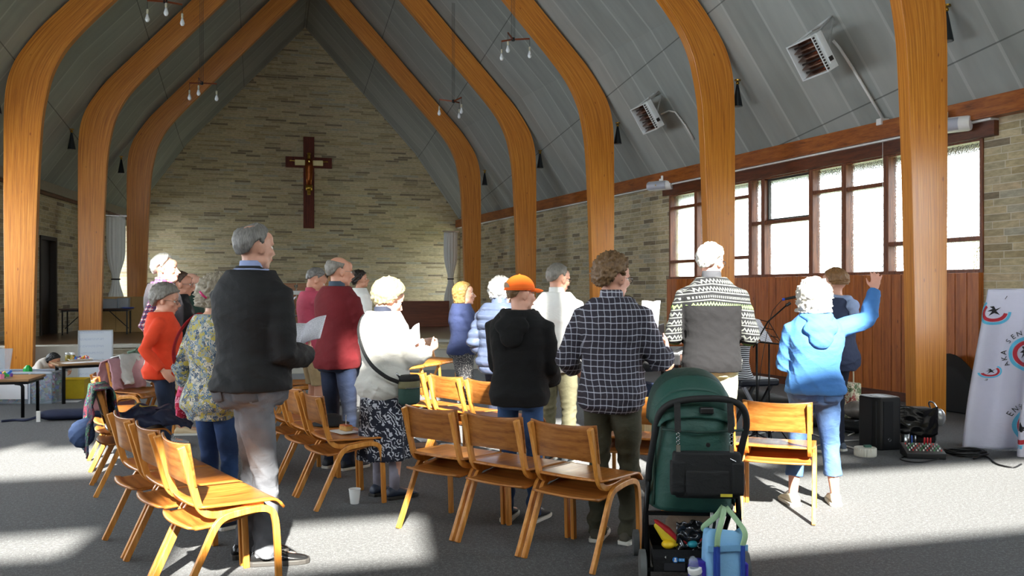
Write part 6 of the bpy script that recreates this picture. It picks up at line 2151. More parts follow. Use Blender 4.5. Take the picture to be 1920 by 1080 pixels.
# seat back panel
def panel(u, v):
    z = lerp(.375, .875, v); w_ = lerp(.215, .192, v) * (1 - .04 * math.sin(PI * v)); a = (u - .5) * 2
    y = -.075 - .06 * v - .05 * (1 - a * a) ** .8 * math.sin(PI * min(1, v + .1)) ** .5 + .16 * abs(a) ** 7
    x_ = a * w_ - .005
    return V((x_, y + .006 * noise.noise(V((x_ * 14, z * 9, 1))), z))
MB().grid(panel, 24, 22).build('seat_back', m_green, pr, smooth=True, solid=.01)
rr = []
for z_, k_, yo in ((.36, .85, .02), (.375, 1, 0), (.385, 1, 0), (.40, .97, 0)):
    rr.append([V((.205 * k_ * math.copysign(abs(math.cos(a)) ** .6, math.cos(a)), .08 + .16 * k_ * math.sin(a) + yo, z_)) for a in [2 * PI * j / 30 for j in range(30)]])
MB().rings(rr).build('seat_base', m_black, pr, smooth=True)
for sx in (-1, 1):
    MB().grid(lambda u, v, sx=sx: V((sx * (.20 - .01 * v), lerp(-.03, .26 * (1 - .45 * v), u), lerp(.39, .80, v))), 8, 8).build('side_panel', m_gd, pr, smooth=True, solid=.008)
# ribbed folding hood
def canopy(y0, y1, zc, a0, b0, a1, b1, nm, mat):
    def f(u, v):
        th = PI * u; a = lerp(a0, a1, math.sin(v * PI / 2)); b = lerp(b0, b1, math.sin(v * PI / 2))
        cx_, sx_ = math.cos(th), math.sin(th)
        return V((-a * math.copysign(abs(cx_) ** .8, cx_) - .008, lerp(y0, y1, v) + .003 * math.sin(u * 40), zc + b * sx_ ** .85))
    return MB().grid(f, 30, 8).build(nm, mat, pr, smooth=True, solid=.006)
canopy(-.150, -.115, .80, .170, .045, .192, .10, 'hood_rear', m_green)
canopy(-.120, -.07, .80, .185, .10, .200, .17, 'hood_section', m_green)
canopy(-.075, .02, .80, .196, .172, .210, .235, 'hood_section', m_green)
canopy(.015, .17, .80, .205, .236, .212, .262, 'hood_section', m_gd)
MB().tube(catmull([V((-.21 * math.cos(PI * j / 12) - .008, .02, .80 + .240 * math.sin(PI * j / 12) ** .85)) for j in range(13)], 3), .005, 8).build('hood_rib', m_gd, pr, smooth=True)
MB().tube([ps2(1237, 797, -.145), ps2(1300, 800, -.185), ps2(1382, 797, -.145)], .006, 8).build('piping', m_gd, pr, smooth=True)
MB().lathe([(.011, 0), (.011, .004), (0, .005)], (0, 0, 0), 14, Matrix.Translation(ps2(1316, 821, -.20)) @ Matrix.Rotation(PI / 2, 4, 'X')).build('stud', m_black, pr)
# shopping basket of the pushchair
bk = MB(); rr = []
for z_, g in ((.07, .0), (.185, .012)): rr.append([V((sx * (.205 + g), sy + (0 if sy > 0 else -g), z_)) for sx, sy in ((-1, -.09), (1, -.09), (1, .36), (-1, .36))])
rr += [[p + V((-math.copysign(.006, p.x), 0, 0)) for p in rr[1]], [p + V((-math.copysign(.006, p.x), 0, .004)) for p in rr[0]]]
bk.rings(rr); bk.build('basket', cloth('#121214', .7), pr)
MB().box(ps2(1261, 1052, -.103), (.052, .002, .019)).build('basket_window', plain('#2d2d30', .25), pr)
MB().lathe([(.014, 0), (.014, .002), (0, .002)], (0, 0, 0), 20, Matrix.Translation(ps2(1262, 1038.5, -.106)) @ Matrix.Rotation(PI / 2, 4, 'X')).build('blue_badge', plain('#1c6bb8', .5), pr)
MB().lathe([(.005, 0), (.005, .001), (0, .001)], (0, 0, 0), 12, Matrix.Translation(ps2(1262, 1036.5, -.1085)) @ Matrix.Rotation(PI / 2, 4, 'X')).box(ps2(1262, 1040.5, -.1087), (.0065, .0005, .0035)).build('badge_symbol', m_white, pr)
MB().box(ps2(1273.5, 1038.5, -.107), (.0145, .001, .0075)).build('blue_label', plain('#3f8fd0', .5), pr)
o = MB().box(ps2(1271, 1038.2, -.1085), (.006, .0004, .001)).box(ps2(1276.5, 1038.2, -.1085), (.004, .0004, .001)).build('label_text', m_white, pr)
MB().tube([ps2(1243, 1034, -.107), ps2(1245, 1032, -.107), ps2(1245, 1036, -.107), ps2(1243, 1034, -.107)], .001, 6).build('white_mark', m_white, pr)
PM = Matrix.Translation(pr.location) @ Matrix.Rotation(R(-4), 4, 'Z')


def on_pram(mb, nm, mat, label, cat, group=None, **kw):
    mb.v = [tuple(PM @ V(p)) for p in mb.v]
    c_ = V((0, 0, 0))
    for p in mb.v: c_ += V(p)
    c_ /= len(mb.v); mb.v = [tuple(V(p) - c_) for p in mb.v]
    o = mb.build(nm, mat, smooth=True, **kw); o.location = c_; tag(o, label, cat, group); return o


def on_empty(nm, label, cat, group=None):
    return empty(nm, pr.location, R(-4), label, cat, group)


# hanging organiser bag
og = on_empty('organiser_bag', 'black organiser bag clipped to the green pushchair\'s handle', 'bag')
m_org = cloth('#121315', .75, .1)
def obox(x0, x1, z0, z1, y, dp, bulge=.02):
    rr = []
    for z_, k_ in ((z0, .90), (z0 + .02, 1), (lerp(z0, z1, .5), 1.02), (z1 - .01, 1), (z1, .97)):
        cx_, w_ = (x0 + x1) / 2, (x1 - x0) / 2
        rr.append([V((cx_ + w_ * k_ * math.copysign(abs(math.cos(a)) ** .35, math.cos(a)), y - dp * k_ * math.copysign(abs(math.sin(a)) ** .45, math.sin(a)), z_)) for a in [2 * PI * j / 28 for j in range(28)]])
    return MB().rings(rr)
a_, b_ = ps2(1252, 912), ps2(1372, 832)
obox(a_.x, b_.x, a_.z, b_.z, -.225, .035).build('bag_body', m_org, og, smooth=True)
obox(a_.x + .06, b_.x - .06, a_.z + .01, lerp(a_.z, b_.z, .62), -.258, .012).build('front_pocket', m_org, og, smooth=True)
obox(a_.x - .012, a_.x + .06, a_.z + .015, lerp(a_.z, b_.z, .8), -.235, .030).build('side_pocket', m_org, og, smooth=True)
obox(b_.x - .05, b_.x + .012, a_.z + .015, lerp(a_.z, b_.z, .8), -.235, .030).build('side_pocket', m_org, og, smooth=True)
MB().box(ps2(1344, 905, -.272), (.028, .001, .007)).build('yellow_label', plain('#c9b83a', .6), og)
MB().tube([ps2(1351, 841, -.262), ps2(1361, 846, -.264)], .003, 6).build('zip_pull', m_steel, og)
for u_ in (1262, 1356):
    MB().bar(ps2(u_, 747, -.185), ps2(u_, 798, -.215), .006, .030, V((1, 0, 0))).build('strap', m_strap, og)
    st_ = MB()
    for q_ in range(3): st_.tube([ps2(u_ + 2.5 * math.cos(a), 802 + q_ * 7 + 3.5 * math.sin(a), -.222) for a in [2 * PI * j / 10 for j in range(11)]], .0022, 6)
    st_.build('snap_hook', m_steel, og, smooth=True)
    MB().bar(ps2(u_, 820, -.222), ps2(u_, 836, -.225), .02, .02).build('ring_tab', m_steel, og)
# things in the basket
mb = MB(); mb.tube([V((-.185, -.02, .30)), V((-.13, -.02, .26)), V((-.075, -.02, .205))], [(.02, .012), (.035, .016), (.02, .012)], 14, round_end=True); on_pram(mb, 'red_shoe', cloth('#b01c22', .6), 'red child\'s slipper sticking up in the pushchair basket', 'slipper')
mb = MB(); mb.tube([V((-.19, -.03, .285)), V((-.14, -.035, .235)), V((-.085, -.03, .185))], [(.012, .010), (.03, .012), (.012, .010)], 12, round_end=True); on_pram(mb, 'yellow_toy', cloth('#d0b41c', .6), 'yellow edged soft toy under the red slipper in the basket', 'toy')
on_pram(MB().ball((-.13, -.045, .195), (.035, .03, .022), 14), 'yellow_ball', plain('#e0b818', .5), 'yellow ball in the left of the pushchair basket', 'ball')
on_pram(MB().tube([V((-.06, -.02, .19)), V((-.02, -.03, .225)), V((.03, -.02, .215)), V((.045, -.02, .18))], .018, 12), 'red_sock', cloth('#a31a22', .7), 'red and grey sock curled in the middle of the basket', 'sock')
on_pram(MB().ball((-.01, -.05, .20), (.026, .022, .018), 12), 'teal_ball', plain('#1f8a9a', .5), 'teal ball beside the red sock in the basket', 'ball')
mb = MB(); mb.ball((.02, .12, .25), (.15, .12, .11), 22)
mb.v = [tuple(V(p) + V((0, 0, .02 * noise.noise(V(p) * 25)))) for p in mb.v]
on_pram(mb, 'fur_blanket', cloth('#8a7766', .95, .4, 200, .9), 'brown fluffy blanket stuffed in the pushchair basket', 'blanket')
mb = MB().grid(lambda u, v: V((lerp(-.09, .13, u), -.045 + .03 * noise.noise(V((u * 6, v * 6, 2))), lerp(.15, .31, v) + .02 * noise.noise(V((u * 7, v * 7, 5))))), 30, 26)
on_pram(mb, 'foil_bag', plain('#4b4c50', .15, .8, .4, 60), 'crinkled dark shiny plastic bag in the pushchair basket', 'bag', solid=.003)
mb = MB().grid(lambda u, v: V((lerp(.07, .13, u), -.07 + .01 * math.sin(v * 5), lerp(.22, .37, v))), 6, 10)
on_pram(mb, 'striped_cloth', stripe_mat('#e0dfdb', '#1a1a1c', .03, 0), 'black and white striped cloth behind the blue tote bag straps', 'cloth', solid=.004)

# blue tote bag in front, lower right of the pushchair
Dt = 4.22
tb_ = px(1356, 700, Dt)
tote = empty('tote_bag', (tb_.x, Dt, .0), R(6), 'light blue tote bag with green and blue handles beside the pushchair', 'bag')
m_tote = cloth('#7fb2dc', .7, .06, 160, .3, None, 'light blue nylon')
rr = []
for z_, kx, ky in ((.0, .95, .9), (.015, 1, 1), (.15, 1.02, 1.05), (.27, 1.0, .8), (.315, .98, .45), (.32, .92, .3)):
    rr.append([V((.098 * kx * math.copysign(abs(math.cos(a)) ** .4, math.cos(a)), .055 * ky * math.copysign(abs(math.sin(a)) ** .5, math.sin(a)), z_ + .012 * math.sin(a * 3 + 1) * (z_ > .3))) for a in [2 * PI * j / 36 for j in range(36)]])
MB().rings(rr).build('bag_body', m_tote, tote, smooth=True)
MB().bb(-.098, .098, -.068, -.062, .235, .265).build('seam_band', cloth('#6fa2cc', .7), tote, bevel=.002)
for x_ in (-.055, .072):
    MB().bar((x_, -.064, .02), (x_, -.060, .262), .008, .032 if x_ < 0 else .022, V((0, 1, 0))).build('blue_band', cloth('#2446a0', .7), tote)
    MB().bar((x_, -.070, .02), (x_, -.066, .262), .004, .032 if x_ < 0 else .022, V((1, 0, 0))).build('blue_band', cloth('#2446a0', .7), tote)
m_hg = cloth('#9dbd95', .7)
def handle(p, nm):
    P_ = catmull([V(q) for q in p], 6); rr = []
    MB().tube(P_, [(.014, .0025)] * len(P_), 8, ref=V((1, 0, 0))).build(nm, m_hg, tote, smooth=True)
handle([(-.055, -.070, .26), (-.05, -.072, .32), (-.02, -.04, .38), (.015, .02, .425)], 'handle')
handle([(.072, -.066, .26), (.085, -.06, .32), (.06, -.02, .37), (.02, .02, .425)], 'handle')
handle([(-.06, .04, .30), (-.09, .02, .33), (-.03, .02, .38), (.012, .03, .425)], 'rear_handle')
rr = [[V((-.125 + .045 * k_ * math.cos(a), .0 + .045 * k_ * math.sin(a), z_)) for a in [2 * PI * j / 20 for j in range(20)]] for z_, k_ in ((0, .8), (.03, 1), (.15, 1.02), (.172, .9), (.178, .95))]
MB().rings(rr).build('bottle_pocket', cloth('#3424a0', .7), tote, smooth=True)
MB().bb(.09, .108, -.05, .05, 0, .17).build('end_pocket', cloth('#3424a0', .7), tote, bevel=.006)
bo = empty('baby_bottle', tote.location + V((-.115, -.03, .0)), 0, 'clear bottle with a white collar in the tote bag\'s side pocket', 'bottle')
bo.rotation_euler = (R(6), R(-12), 0); bo.scale = (.85, .85, .85)
MB().lathe([(.034, 0), (.036, .01), (.036, .15), (.03, .17), (0, .17)], n=20).build('bottle_body', m_cp, bo, smooth=True)
MB().lathe([(.037, .155), (.040, .160), (.040, .185), (.030, .190), (0, .19)], n=20).build('collar', m_white, bo, smooth=True, angle=40)
MB().lathe([(.028, .19), (.026, .23), (.012, .25), (0, .252)], n=20).build('cap', m_cp, bo, smooth=True)

# ================================================================== BAND AND SOUND GEAR
# loudspeaker on the floor
ls = fl(1659, 843)
sp = empty('floor_loudspeaker', (ls.x, ls.y + .1, 0), R(14), 'black loudspeaker standing on the carpet in front of the nearest arch', 'loudspeaker')
rr = [[V((x_ * k_, y_ * k_, z_)) for x_, y_ in ((-.15, .11), (-.15, -.08), (-.10, -.15), (.10, -.15), (.15, -.08), (.15, .11), (.09, .17), (-.09, .17))] for z_, k_ in ((0, .97), (.012, 1), (.47, 1), (.485, .95))]
MB().rings(rr).build('cabinet', plain('#111214', .4), sp, bevel=.012)
MB().grid(lambda u, v: V((lerp(-.135, .02, u), lerp(-.115, -.157, u) if u < .3 else -.157 + .0 * u, lerp(.05, .45, v))), 8, 4).build('grille', plain('#1a1b1e', .7, .3, .3, 400), sp)
MB().tube([(-.02 + .016 * math.cos(a), -.160, .10 + .016 * math.sin(a)) for a in [2 * PI * j / 16 for j in range(17)]], .0025, 6).box((-.02, -.160, .10), (.002, .001, .014)).box((-.02, -.160, .10), (.014, .001, .002), Matrix.Translation(V((-.02, -.16, .1))) @ Matrix.Rotation(R(35), 4, 'Y') @ Matrix.Translation(V((.02, .16, -.1)))).build('emblem', m_steel, sp)
MB().grid(lambda u, v: V((lerp(-.08, .03, u), lerp(-.12, .04, v), .487)), 2, 2).build('top_sheet', m_paper, sp, solid=.002)
# round white reel
wr_ = fl(1630, 858)
rl = empty('white_reel', (wr_.x, wr_.y + .09, 0), 0, 'round ridged white plastic tub on the carpet left of the mixer', 'tub')
MB().rings([[V(((.093 + .003 * (j % 2)) * k_ * math.cos(2 * PI * j / 60), (.093 + .003 * (j % 2)) * k_ * math.sin(2 * PI * j / 60), z_)) for j in range(60)] for z_, k_ in ((0, .97), (.01, 1), (.065, 1), (.075, .96))]).build('tub_body', plain('#dcd9cc', .5), rl)
MB().box((.02, 0, .085), (.03, .02, .010)).build('green_block', plain('#3e6a5c', .5), rl, bevel=.003)
# mixer, flask, bag, headphones, coil
mxp = fl(1744, 862)
mx_ = empty('mixing_desk', (mxp.x, mxp.y + .14, 0), R(-10), 'small black mixing desk with rows of knobs on the carpet', 'mixing desk')
MB().rings([[V((x_, y_, z_)) for x_, y_, z_ in ((-.16, -.12, 0), (.16, -.12, 0), (.16, .12, 0), (-.16, .12, 0))], [V((x_, y_, z_)) for x_, y_, z_ in ((-.165, -.12, .05), (.165, -.12, .05), (.165, .12, .105), (-.165, .12, .105))]]).build('desk_body', plain('#16171a', .45), mx_, bevel=.006)
sl_ = math.atan2(.055, .24)
for i in range(10):
    for j in range(4):
        MB().lathe([(.006, 0), (.005, .014), (0, .015)], (-.13 + i * .029, -.085 + j * .045, .058 + (j * .045 + .035) * math.tan(sl_)), 8).build('knob', plain(('#e3e3e0', '#3d9a5a', '#b8b8b4', '#c42a2a')[(i * 3 + j) % 4], .5), mx_)
for i in range(3): MB().tube([(.03 + i * .025, .06, .10), (.03 + i * .025, .05, .16)], .008, 8).build('red_plug', plain('#c0222c', .5), mx_, smooth=True)
for i in range(3): MB().tube([(-.10 + i * .03, .07, .10), (-.105 + i * .03, .06, .175)], .007, 8).build('plug', m_steel if i != 1 else plain('#2d58b0', .5), mx_, smooth=True)
fk = fl(1717, 846)
fl_ = empty('travel_flask', (fk.x, fk.y + .22, 0), 0, 'steel travel mug with a black lid left of the mixing desk', 'mug')
MB().lathe([(.036, 0), (.04, .01), (.042, .13), (0, .13)], n=22).build('mug_body', m_steel, fl_, smooth=True)
MB().lathe([(.045, .13), (.046, .155), (.040, .165), (0, .168)], n=22).build('mug_lid', m_black, fl_, smooth=True)
MB().tube(catmull([V((-.04, 0, .12)), V((-.075, 0, .12)), V((-.078, 0, .06)), V((-.04, 0, .045))], 5), .006, 8).build('mug_handle', m_black, fl_, smooth=True)
gb_ = fl(1748, 842)
lb_ = empty('laptop_bag', (gb_.x, gb_.y + .38, 0), R(-6), 'shiny black bag with flap standing behind the mixing desk', 'bag')
m_pvc = plain('#131416', .18, 0, .15, 8, 'shiny black pvc', .4)
def bagf(u, v): return V((lerp(-.20, .19, u) + .05 * (1 - v) * 0, -.10 - .03 * math.sin(PI * u) + .02 * noise.noise(V((u * 5, v * 5, 0))), lerp(.08, .345, v) + .02 * math.sin(u * 7)))
MB().rings([[V((x_ * k_, y_ * k_, z_)) for x_, y_ in ((-.19, -.09), (.18, -.09), (.18, .09), (-.19, .09))] for z_, k_ in ((0, 1), (.30, .98), (.34, .8))]).build('bag_body', m_black, lb_, bevel=.02)
MB().grid(bagf, 16, 12).build('flap', m_pvc, lb_, smooth=True, solid=.006)
MB().tube(catmull([V((-.19, -.02, .2)), V((-.22, -.05, .30)), V((-.16, -.09, .355)), V((-.1, -.09, .33))], 5), .012, 8).build('strap', m_pvc, lb_, smooth=True)
hd_ = fl(1788, 838)
dl_ = empty('desk_lamp_head', (hd_.x, hd_.y + .35, 0), R(-20), 'silver bowl-shaped lamp head leaning by the black bag', 'lamp')
MB().tube(catmull([V((0, .02, .0)), V((.0, .02, .2)), V((-.06, 0, .36)), V((-.02, -.02, .37)), V((.02, -.04, .30))], 6), .008, 8).build('arm', m_steel, dl_, smooth=True)
MB().ball((.03, -.05, .235), (.055, .03, .085), 20).build('lamp_bowl', plain('#c9cbcd', .25, .6), dl_, smooth=True)
# cables
rc = random.Random(5)
def cable(px_pts, r_, col, label, z=.008, grp=None):
    pts = catmull([fl(u_, v_) + V((0, 0, r_ + .001 + .0 * i)) for i, (u_, v_) in enumerate(px_pts)], 8)
    o = MB().tube(pts, r_, 8).build('cable', plain(col, .5), smooth=True); tag(o, label, 'cable', grp); return o
cable([(1690, 840), (1705, 852), (1688, 862), (1720, 868), (1760, 862)], .006, '#141414', 'black cable curling in front of the loudspeaker and mixing desk')
cable([(1590, 818), (1605, 812), (1625, 806), (1640, 804)], .007, '#d8d5cc', 'white cable running left from the floor loudspeaker')
cable([(1560, 812), (1590, 810), (1630, 812)], .006, '#2e63b8', 'thin blue cable running left from the floor loudspeaker')
cable([(1500, 806), (1560, 826), (1625, 827)], .007, '#dcd9d2', 'white cable lying between the striped trainers and loudspeaker')
cable([(1585, 838), (1610, 845), (1625, 850)], .008, '#dcd9d2', 'short white cable leading to the round tub')
cable([(1345, 812), (1380, 820), (1440, 812), (1495, 806)], .007, '#dcd9d2', 'white cable crossing the carpet under the microphone stand')
coil = []
for i in range(140):
    a = i * .32; c0_ = fl(1810, 854)
    coil.append(V((c0_.x + (.17 + .02 * math.sin(i * .37)) * math.cos(a), c0_.y + (.13 + .015 * math.sin(i * .21)) * math.sin(a), .012 + .012 * (.5 + .5 * math.sin(i * .9)) + i * .0002)))
o = MB().tube(coil, .0075, 6).build('cable_coil', plain('#101012', .5), smooth=True); tag(o, 'coil of black cable on the carpet at the foot of the banner', 'cable')
cable([(1825, 862), (1850, 858), (1870, 872), (1900, 878), (1915, 872)], .007, '#101012', 'loose black cable end below the white banner')
# dark soft case leaning on the boards behind the nearest arch
bp_ = fl(1772, 800)
mb = MB(); rr = []
for i in range(13):
    a_ = i / 12; x_ = lerp(.52, -.52, a_); h_ = .66 * math.sin(PI * (a_ * .85 + .15)) ** .8 + .05
    if i in (0, 12): h_ *= .6
    rr.append([V((x_, y_, z_)) for y_, z_ in ((-.12, .01), (.12, .01), (.10, h_ * .8), (.0, h_), (-.10, h_ * .75))])
o = mb.rings(rr).build('soft_case', plain('#0e0e10', .7), smooth=True, bevel=.02); _s, _d = side_wall(1792); _p = px(1792, 700, _d - .3); o.location = (_p.x, _p.y, 0); o.rotation_euler = (0, 0, ROT + R(96)); tag(o, 'big black soft case leaning on the boards behind the nearest arch', 'case')
# bags by the wall
gc = px(1545, 780, 9.4)
rr = []
for i in range(17):
    a_ = i / 16; x_ = lerp(-.85, .85, a_); w_ = .18 * (1 if a_ < .45 else lerp(1, .35, (a_ - .45) / .55)) * (.4 if i in (0, 16) else 1); 
    rr.append([V((x_, w_ * math.cos(a), .07 + .07 * math.sin(a) * (1 if a_ < .5 else .8))) for a in [2 * PI * j / 14 for j in range(14)]])
o = MB().rings(rr).build('instrument_bag', plain('#131416', .75), smooth=True); o.location = (gc.x, gc.y, 0); o.rotation_euler = (0, 0, R(-58)); tag(o, 'long black instrument bag lying behind the floor loudspeaker', 'bag')
gc = px(1450, 745, 10.6)
rr2 = [[V((p.x * .8, p.y * 1.2, p.z * 1.6)) for p in r_] for r_ in rr]
o = MB().rings(rr2).build('instrument_bag', plain('#17150f', .75), smooth=True); o.location = (gc.x, gc.y, 0); o.rotation_euler = (0, 0, R(-62)); tag(o, 'black instrument bag by the boards behind the music stand', 'bag')
tp_ = px(1587, 730, 9.2)
tt_ = empty('floral_tote', (tp_.x, tp_.y + .1, 0), R(-60), 'cream floral shopping bag standing by the boards right of blue jeans', 'bag')
MB().rings([[V((x_ * k_, y_ * k_, z_)) for x_, y_ in ((-.17, -.08), (.17, -.08), (.17, .08), (-.17, .08))] for z_, k_ in ((.14, .95), (.3, 1.02), (.5, 1))]).build('bag_body', floral_mat(['#cfc6ac', '#bfb698', '#8a3a34', '#d6cdb4', '#5c6a48', '#cfc6ac'], 22), tt_, bevel=.01)
for y_ in (-.07, .07): MB().tube(catmull([V((-.08, y_, .48)), V((-.07, y_, .64)), V((0, y_, .70)), V((.07, y_, .64)), V((.08, y_, .48))], 5), .008, 6).build('handle', plain('#c9c0a2', .7), tt_, smooth=True)
o = MB().bb(-.26, .26, -.14, .14, 0, .14).build('black_crate', m_black, bevel=.01); o.location = (tp_.x, tp_.y + .1, 0); o.rotation_euler = (0, 0, R(-60)); tag(o, 'low black box under the floral shopping bag', 'box')
mb = MB().ball((0, 0, .09), (.17, .13, .09), 22); mb.v = [tuple(V(p) * (1 + .12 * noise.noise(V(p) * 14))) for p in mb.v]
cp2 = px(1612, 760, 9.1); o = mb.build('crumpled_bag', plain('#77706a', .4, .2, .4, 30), smooth=True); o.location = (cp2.x, cp2.y, .14); tag(o, 'crumpled grey bag on the black case behind the loudspeaker', 'bag')

# music stand
dS = 8.3
b0 = px(1442, 700, dS)
ms = empty('music_stand', (b0.x, dS, 0), 0, 'black wire music stand left of the light blue hoodie', 'music stand')
def q_(u, v, y=0): return V(((u - 1442) / F * dS, y, EYE - (v - HOR) / F * dS))
MB().tube([q_(1442, 645), q_(1442, 835 - 14)], .008, 8).build('pole', m_blackm, ms, smooth=True)
for a in (0, 120, 240):
    MB().tube([V((0, 0, .30)), V((.24 * math.cos(R(a + 20)), .24 * math.sin(R(a + 20)), .008))], .006, 6).build('leg', m_blackm, ms)
    MB().tube([V((0, 0, .12)), V((.12 * math.cos(R(a + 20)), .12 * math.sin(R(a + 20)), .155))], .005, 6).build('strut', m_blackm, ms)
dk = MB(); P_ = [q_(1405, 594, .05), q_(1448, 605, .10), q_(1466, 645, 0), q_(1424, 640, -.04)]
for a, b in zip(P_, P_[1:] + P_[:1]): dk.tube([a, b], .004, 6)
dk.tube([P_[0].lerp(P_[1], .5), P_[2].lerp(P_[3], .5)], .004, 6); dk.tube([P_[0].lerp(P_[3], .35), P_[1].lerp(P_[2], .35)], .004, 6); dk.tube([P_[0].lerp(P_[3], .7), P_[1].lerp(P_[2], .7)], .004, 6); dk.tube([P_[0], P_[2]], .003, 6)
dk.build('desk', m_blackm, ms)
MB().bar(P_[3] + V((-.02, -.01, -.005)), P_[2] + V((.02, -.01, -.005)), .04, .012).build('ledge', m_blackm, ms)
shp = MB(); a, b, c, d = P_[0] + V((.0, -.008, .0)), P_[0].lerp(P_[1], .55) + V((0, -.008, 0)), P_[3].lerp(P_[2], .55) + V((0, -.008, .005)), P_[3] + V((0, -.008, .005))
shp.add([a, b, c, d, a + V((0, .002, 0)), b + V((0, .002, 0)), c + V((0, .002, 0)), d + V((0, .002, 0))], [(3, 2, 1, 0), (4, 5, 6, 7), (0, 1, 5, 4), (1, 2, 6, 5), (2, 3, 7, 6), (3, 0, 4, 7)])
o = shp.build('sheet_music', m_print); o.location = ms.location; tag(o, 'pale sheet of music resting on the black wire music stand', 'paper')
# microphone stand
dM = 8.05
m0 = px(1419, 700, dM)
mic = empty('microphone_stand', (m0.x, dM, 0), 0, 'black boom microphone stand between patterned fleece and music stand', 'microphone stand')
def mq(u, v, y=0): return V(((u - 1419) / F * dM, y, EYE - (v - HOR) / F * dM))
MB().tube([mq(1419, 640), mq(1419, 815)], .010, 8).build('pole', m_blackm, mic, smooth=True)
for a in (20, 140, 260): MB().tube([V((0, 0, .16)), V((.30 * math.cos(R(a)), .30 * math.sin(R(a)), .012))], .008, 6).build('leg', m_blackm, mic)
MB().tube([mq(1412, 652), mq(1440, 603), mq(1474, 573)], .007, 8).build('boom', m_blackm, mic, smooth=True)
MB().ball(mq(1419, 642), .018, 10).build('boom_clamp', m_steel, mic, smooth=True)
MB().tube([mq(1474, 573), mq(1482, 568)], .014, 8).build('clip', m_black, mic)
MB().tube(catmull([mq(1468, 561), mq(1455, 575), mq(1445, 595), mq(1428, 680), mq(1420, 760)], 5), .003, 6).build('microphone_lead', m_black, mic, smooth=True)
mi = empty('microphone', (m0.x, dM, 0), 0, 'black handheld microphone with a blue ring on the boom stand', 'microphone')
MB().tube([mq(1470, 561), mq(1495, 556)], [.011, .014], 12).build('handle', m_black, mi, smooth=True)
MB().tube([mq(1467, 561.5), mq(1471, 561)], .012, 12).build('blue_ring', plain('#2b4fd0', .4), mi, smooth=True)
MB().ball(mq(1499, 555), .025, 14).build('grille_head', plain('#55565a', .4, .8), mi, smooth=True)
# stool, keyboard, cajon
sp_ = px(1405, 716, 8.85)
sl2 = empty('piano_stool', (sp_.x, sp_.y, 0), R(20), 'padded black stool under the striped keyboard player', 'stool')
zs_ = EYE - (716 - HOR) / F * 8.85
MB().bb(-.22, .24, -.17, .17, zs_ - .03, zs_ + .04).build('seat_pad', plain('#141722', .35), sl2, bevel=.02)
for sx in (-1, 1):
    MB().bar((sx * .16, -.13, 0), (-sx * .16, -.13, zs_ - .03), .03, .03, V((0, 1, 0))).build('leg', plain('#9a9ca4', .35, .6) if sx > 0 else m_black, sl2)
    MB().bar((sx * .16, .13, 0), (-sx * .16, .13, zs_ - .03), .03, .03, V((0, 1, 0))).build('leg', m_black, sl2)
kb_ = px(1262, 665, 9.2)
kb = empty('keyboard', (kb_.x, kb_.y, 0), R(72), 'black electric keyboard on a stand left of the patterned fleece', 'keyboard')
zk_ = EYE - (665 - HOR) / F * 9.2
MB().bb(-.62, .62, -.15, .15, zk_ - .06, zk_ + .05).build('keyboard_body', m_black, kb, bevel=.01)
MB().bb(-.58, .58, -.16, -.06, zk_ + .051, zk_ + .060).build('white_keys', m_white, kb)
bk_ = MB()
for i in range(34):
    if i % 7 not in (2, 6): bk_.bb(-.57 + i * .034 + .022, -.57 + i * .034 + .034, -.12, -.06, zk_ + .06, zk_ + .068)
bk_.build('black_keys', m_black, kb)
for sx in (-1, 1):
    for y_ in (-.12, .12): MB().bar((sx * .4, y_, 0), (-sx * .3, y_ * .6, zk_ - .06), .03, .03, V((0, 1, 0))).build('stand_leg', m_blackm, kb)
r_ = MB().bb(-.2, .2, .12, .135, zk_ + .05, zk_ + .32).build('music_rest', m_black, kb, bevel=.006)
p_ = px(1208, 720, 8.3)
o = empty('wooden_box_drum', (px(1190, 700, 8.3).x, 8.3, 0), R(-30), 'pale wooden box drum under the seated musician in dark jeans', 'drum')
MB().bb(-.16, .16, -.16, .16, .02, .46).build('drum_box', wood('#b08a54', '#c9a468', '#d8b880', .5, 'z', .6, 'pale birch'), o, bevel=.006)
MB().lathe([(.06, 0), (.062, .003), (.055, .003)], (0, 0, 0), 24, Matrix.Translation(V((0, -.161, .25))) @ Matrix.Rotation(PI / 2, 4, 'X')).build('sound_hole', m_black, o)

# ================================================================== DRAPED WHITE BANNER CLOTH
BA = V((4.47, 8.22)); BB = V((5.6, 6.75)); BL = (BB - BA).length; bd = (BB - BA).normalized(); bn = V((bd.y, -bd.x))
if bn.y > 0: bn = -bn
ZT = 1.475


def cl(x, z, off=0.0):
    """banner cloth surface: x metres along from its left end, z height"""
    t_ = 1 - z / ZT
    amp = .050 + .095 * t_
    f = amp * (math.sin(x * 17 + .8 * math.sin(z * 2)) + .45 * math.sin(x * 29 + 1)) * min(1, t_ * 6 + .15)
    xs = x - (.16 * t_ ** 1.3) * max(0, 1 - x / .7)
    p = BA + bd * xs + bn * (f + .05 + .10 * t_ + off)
    return V((p.x, p.y, z))


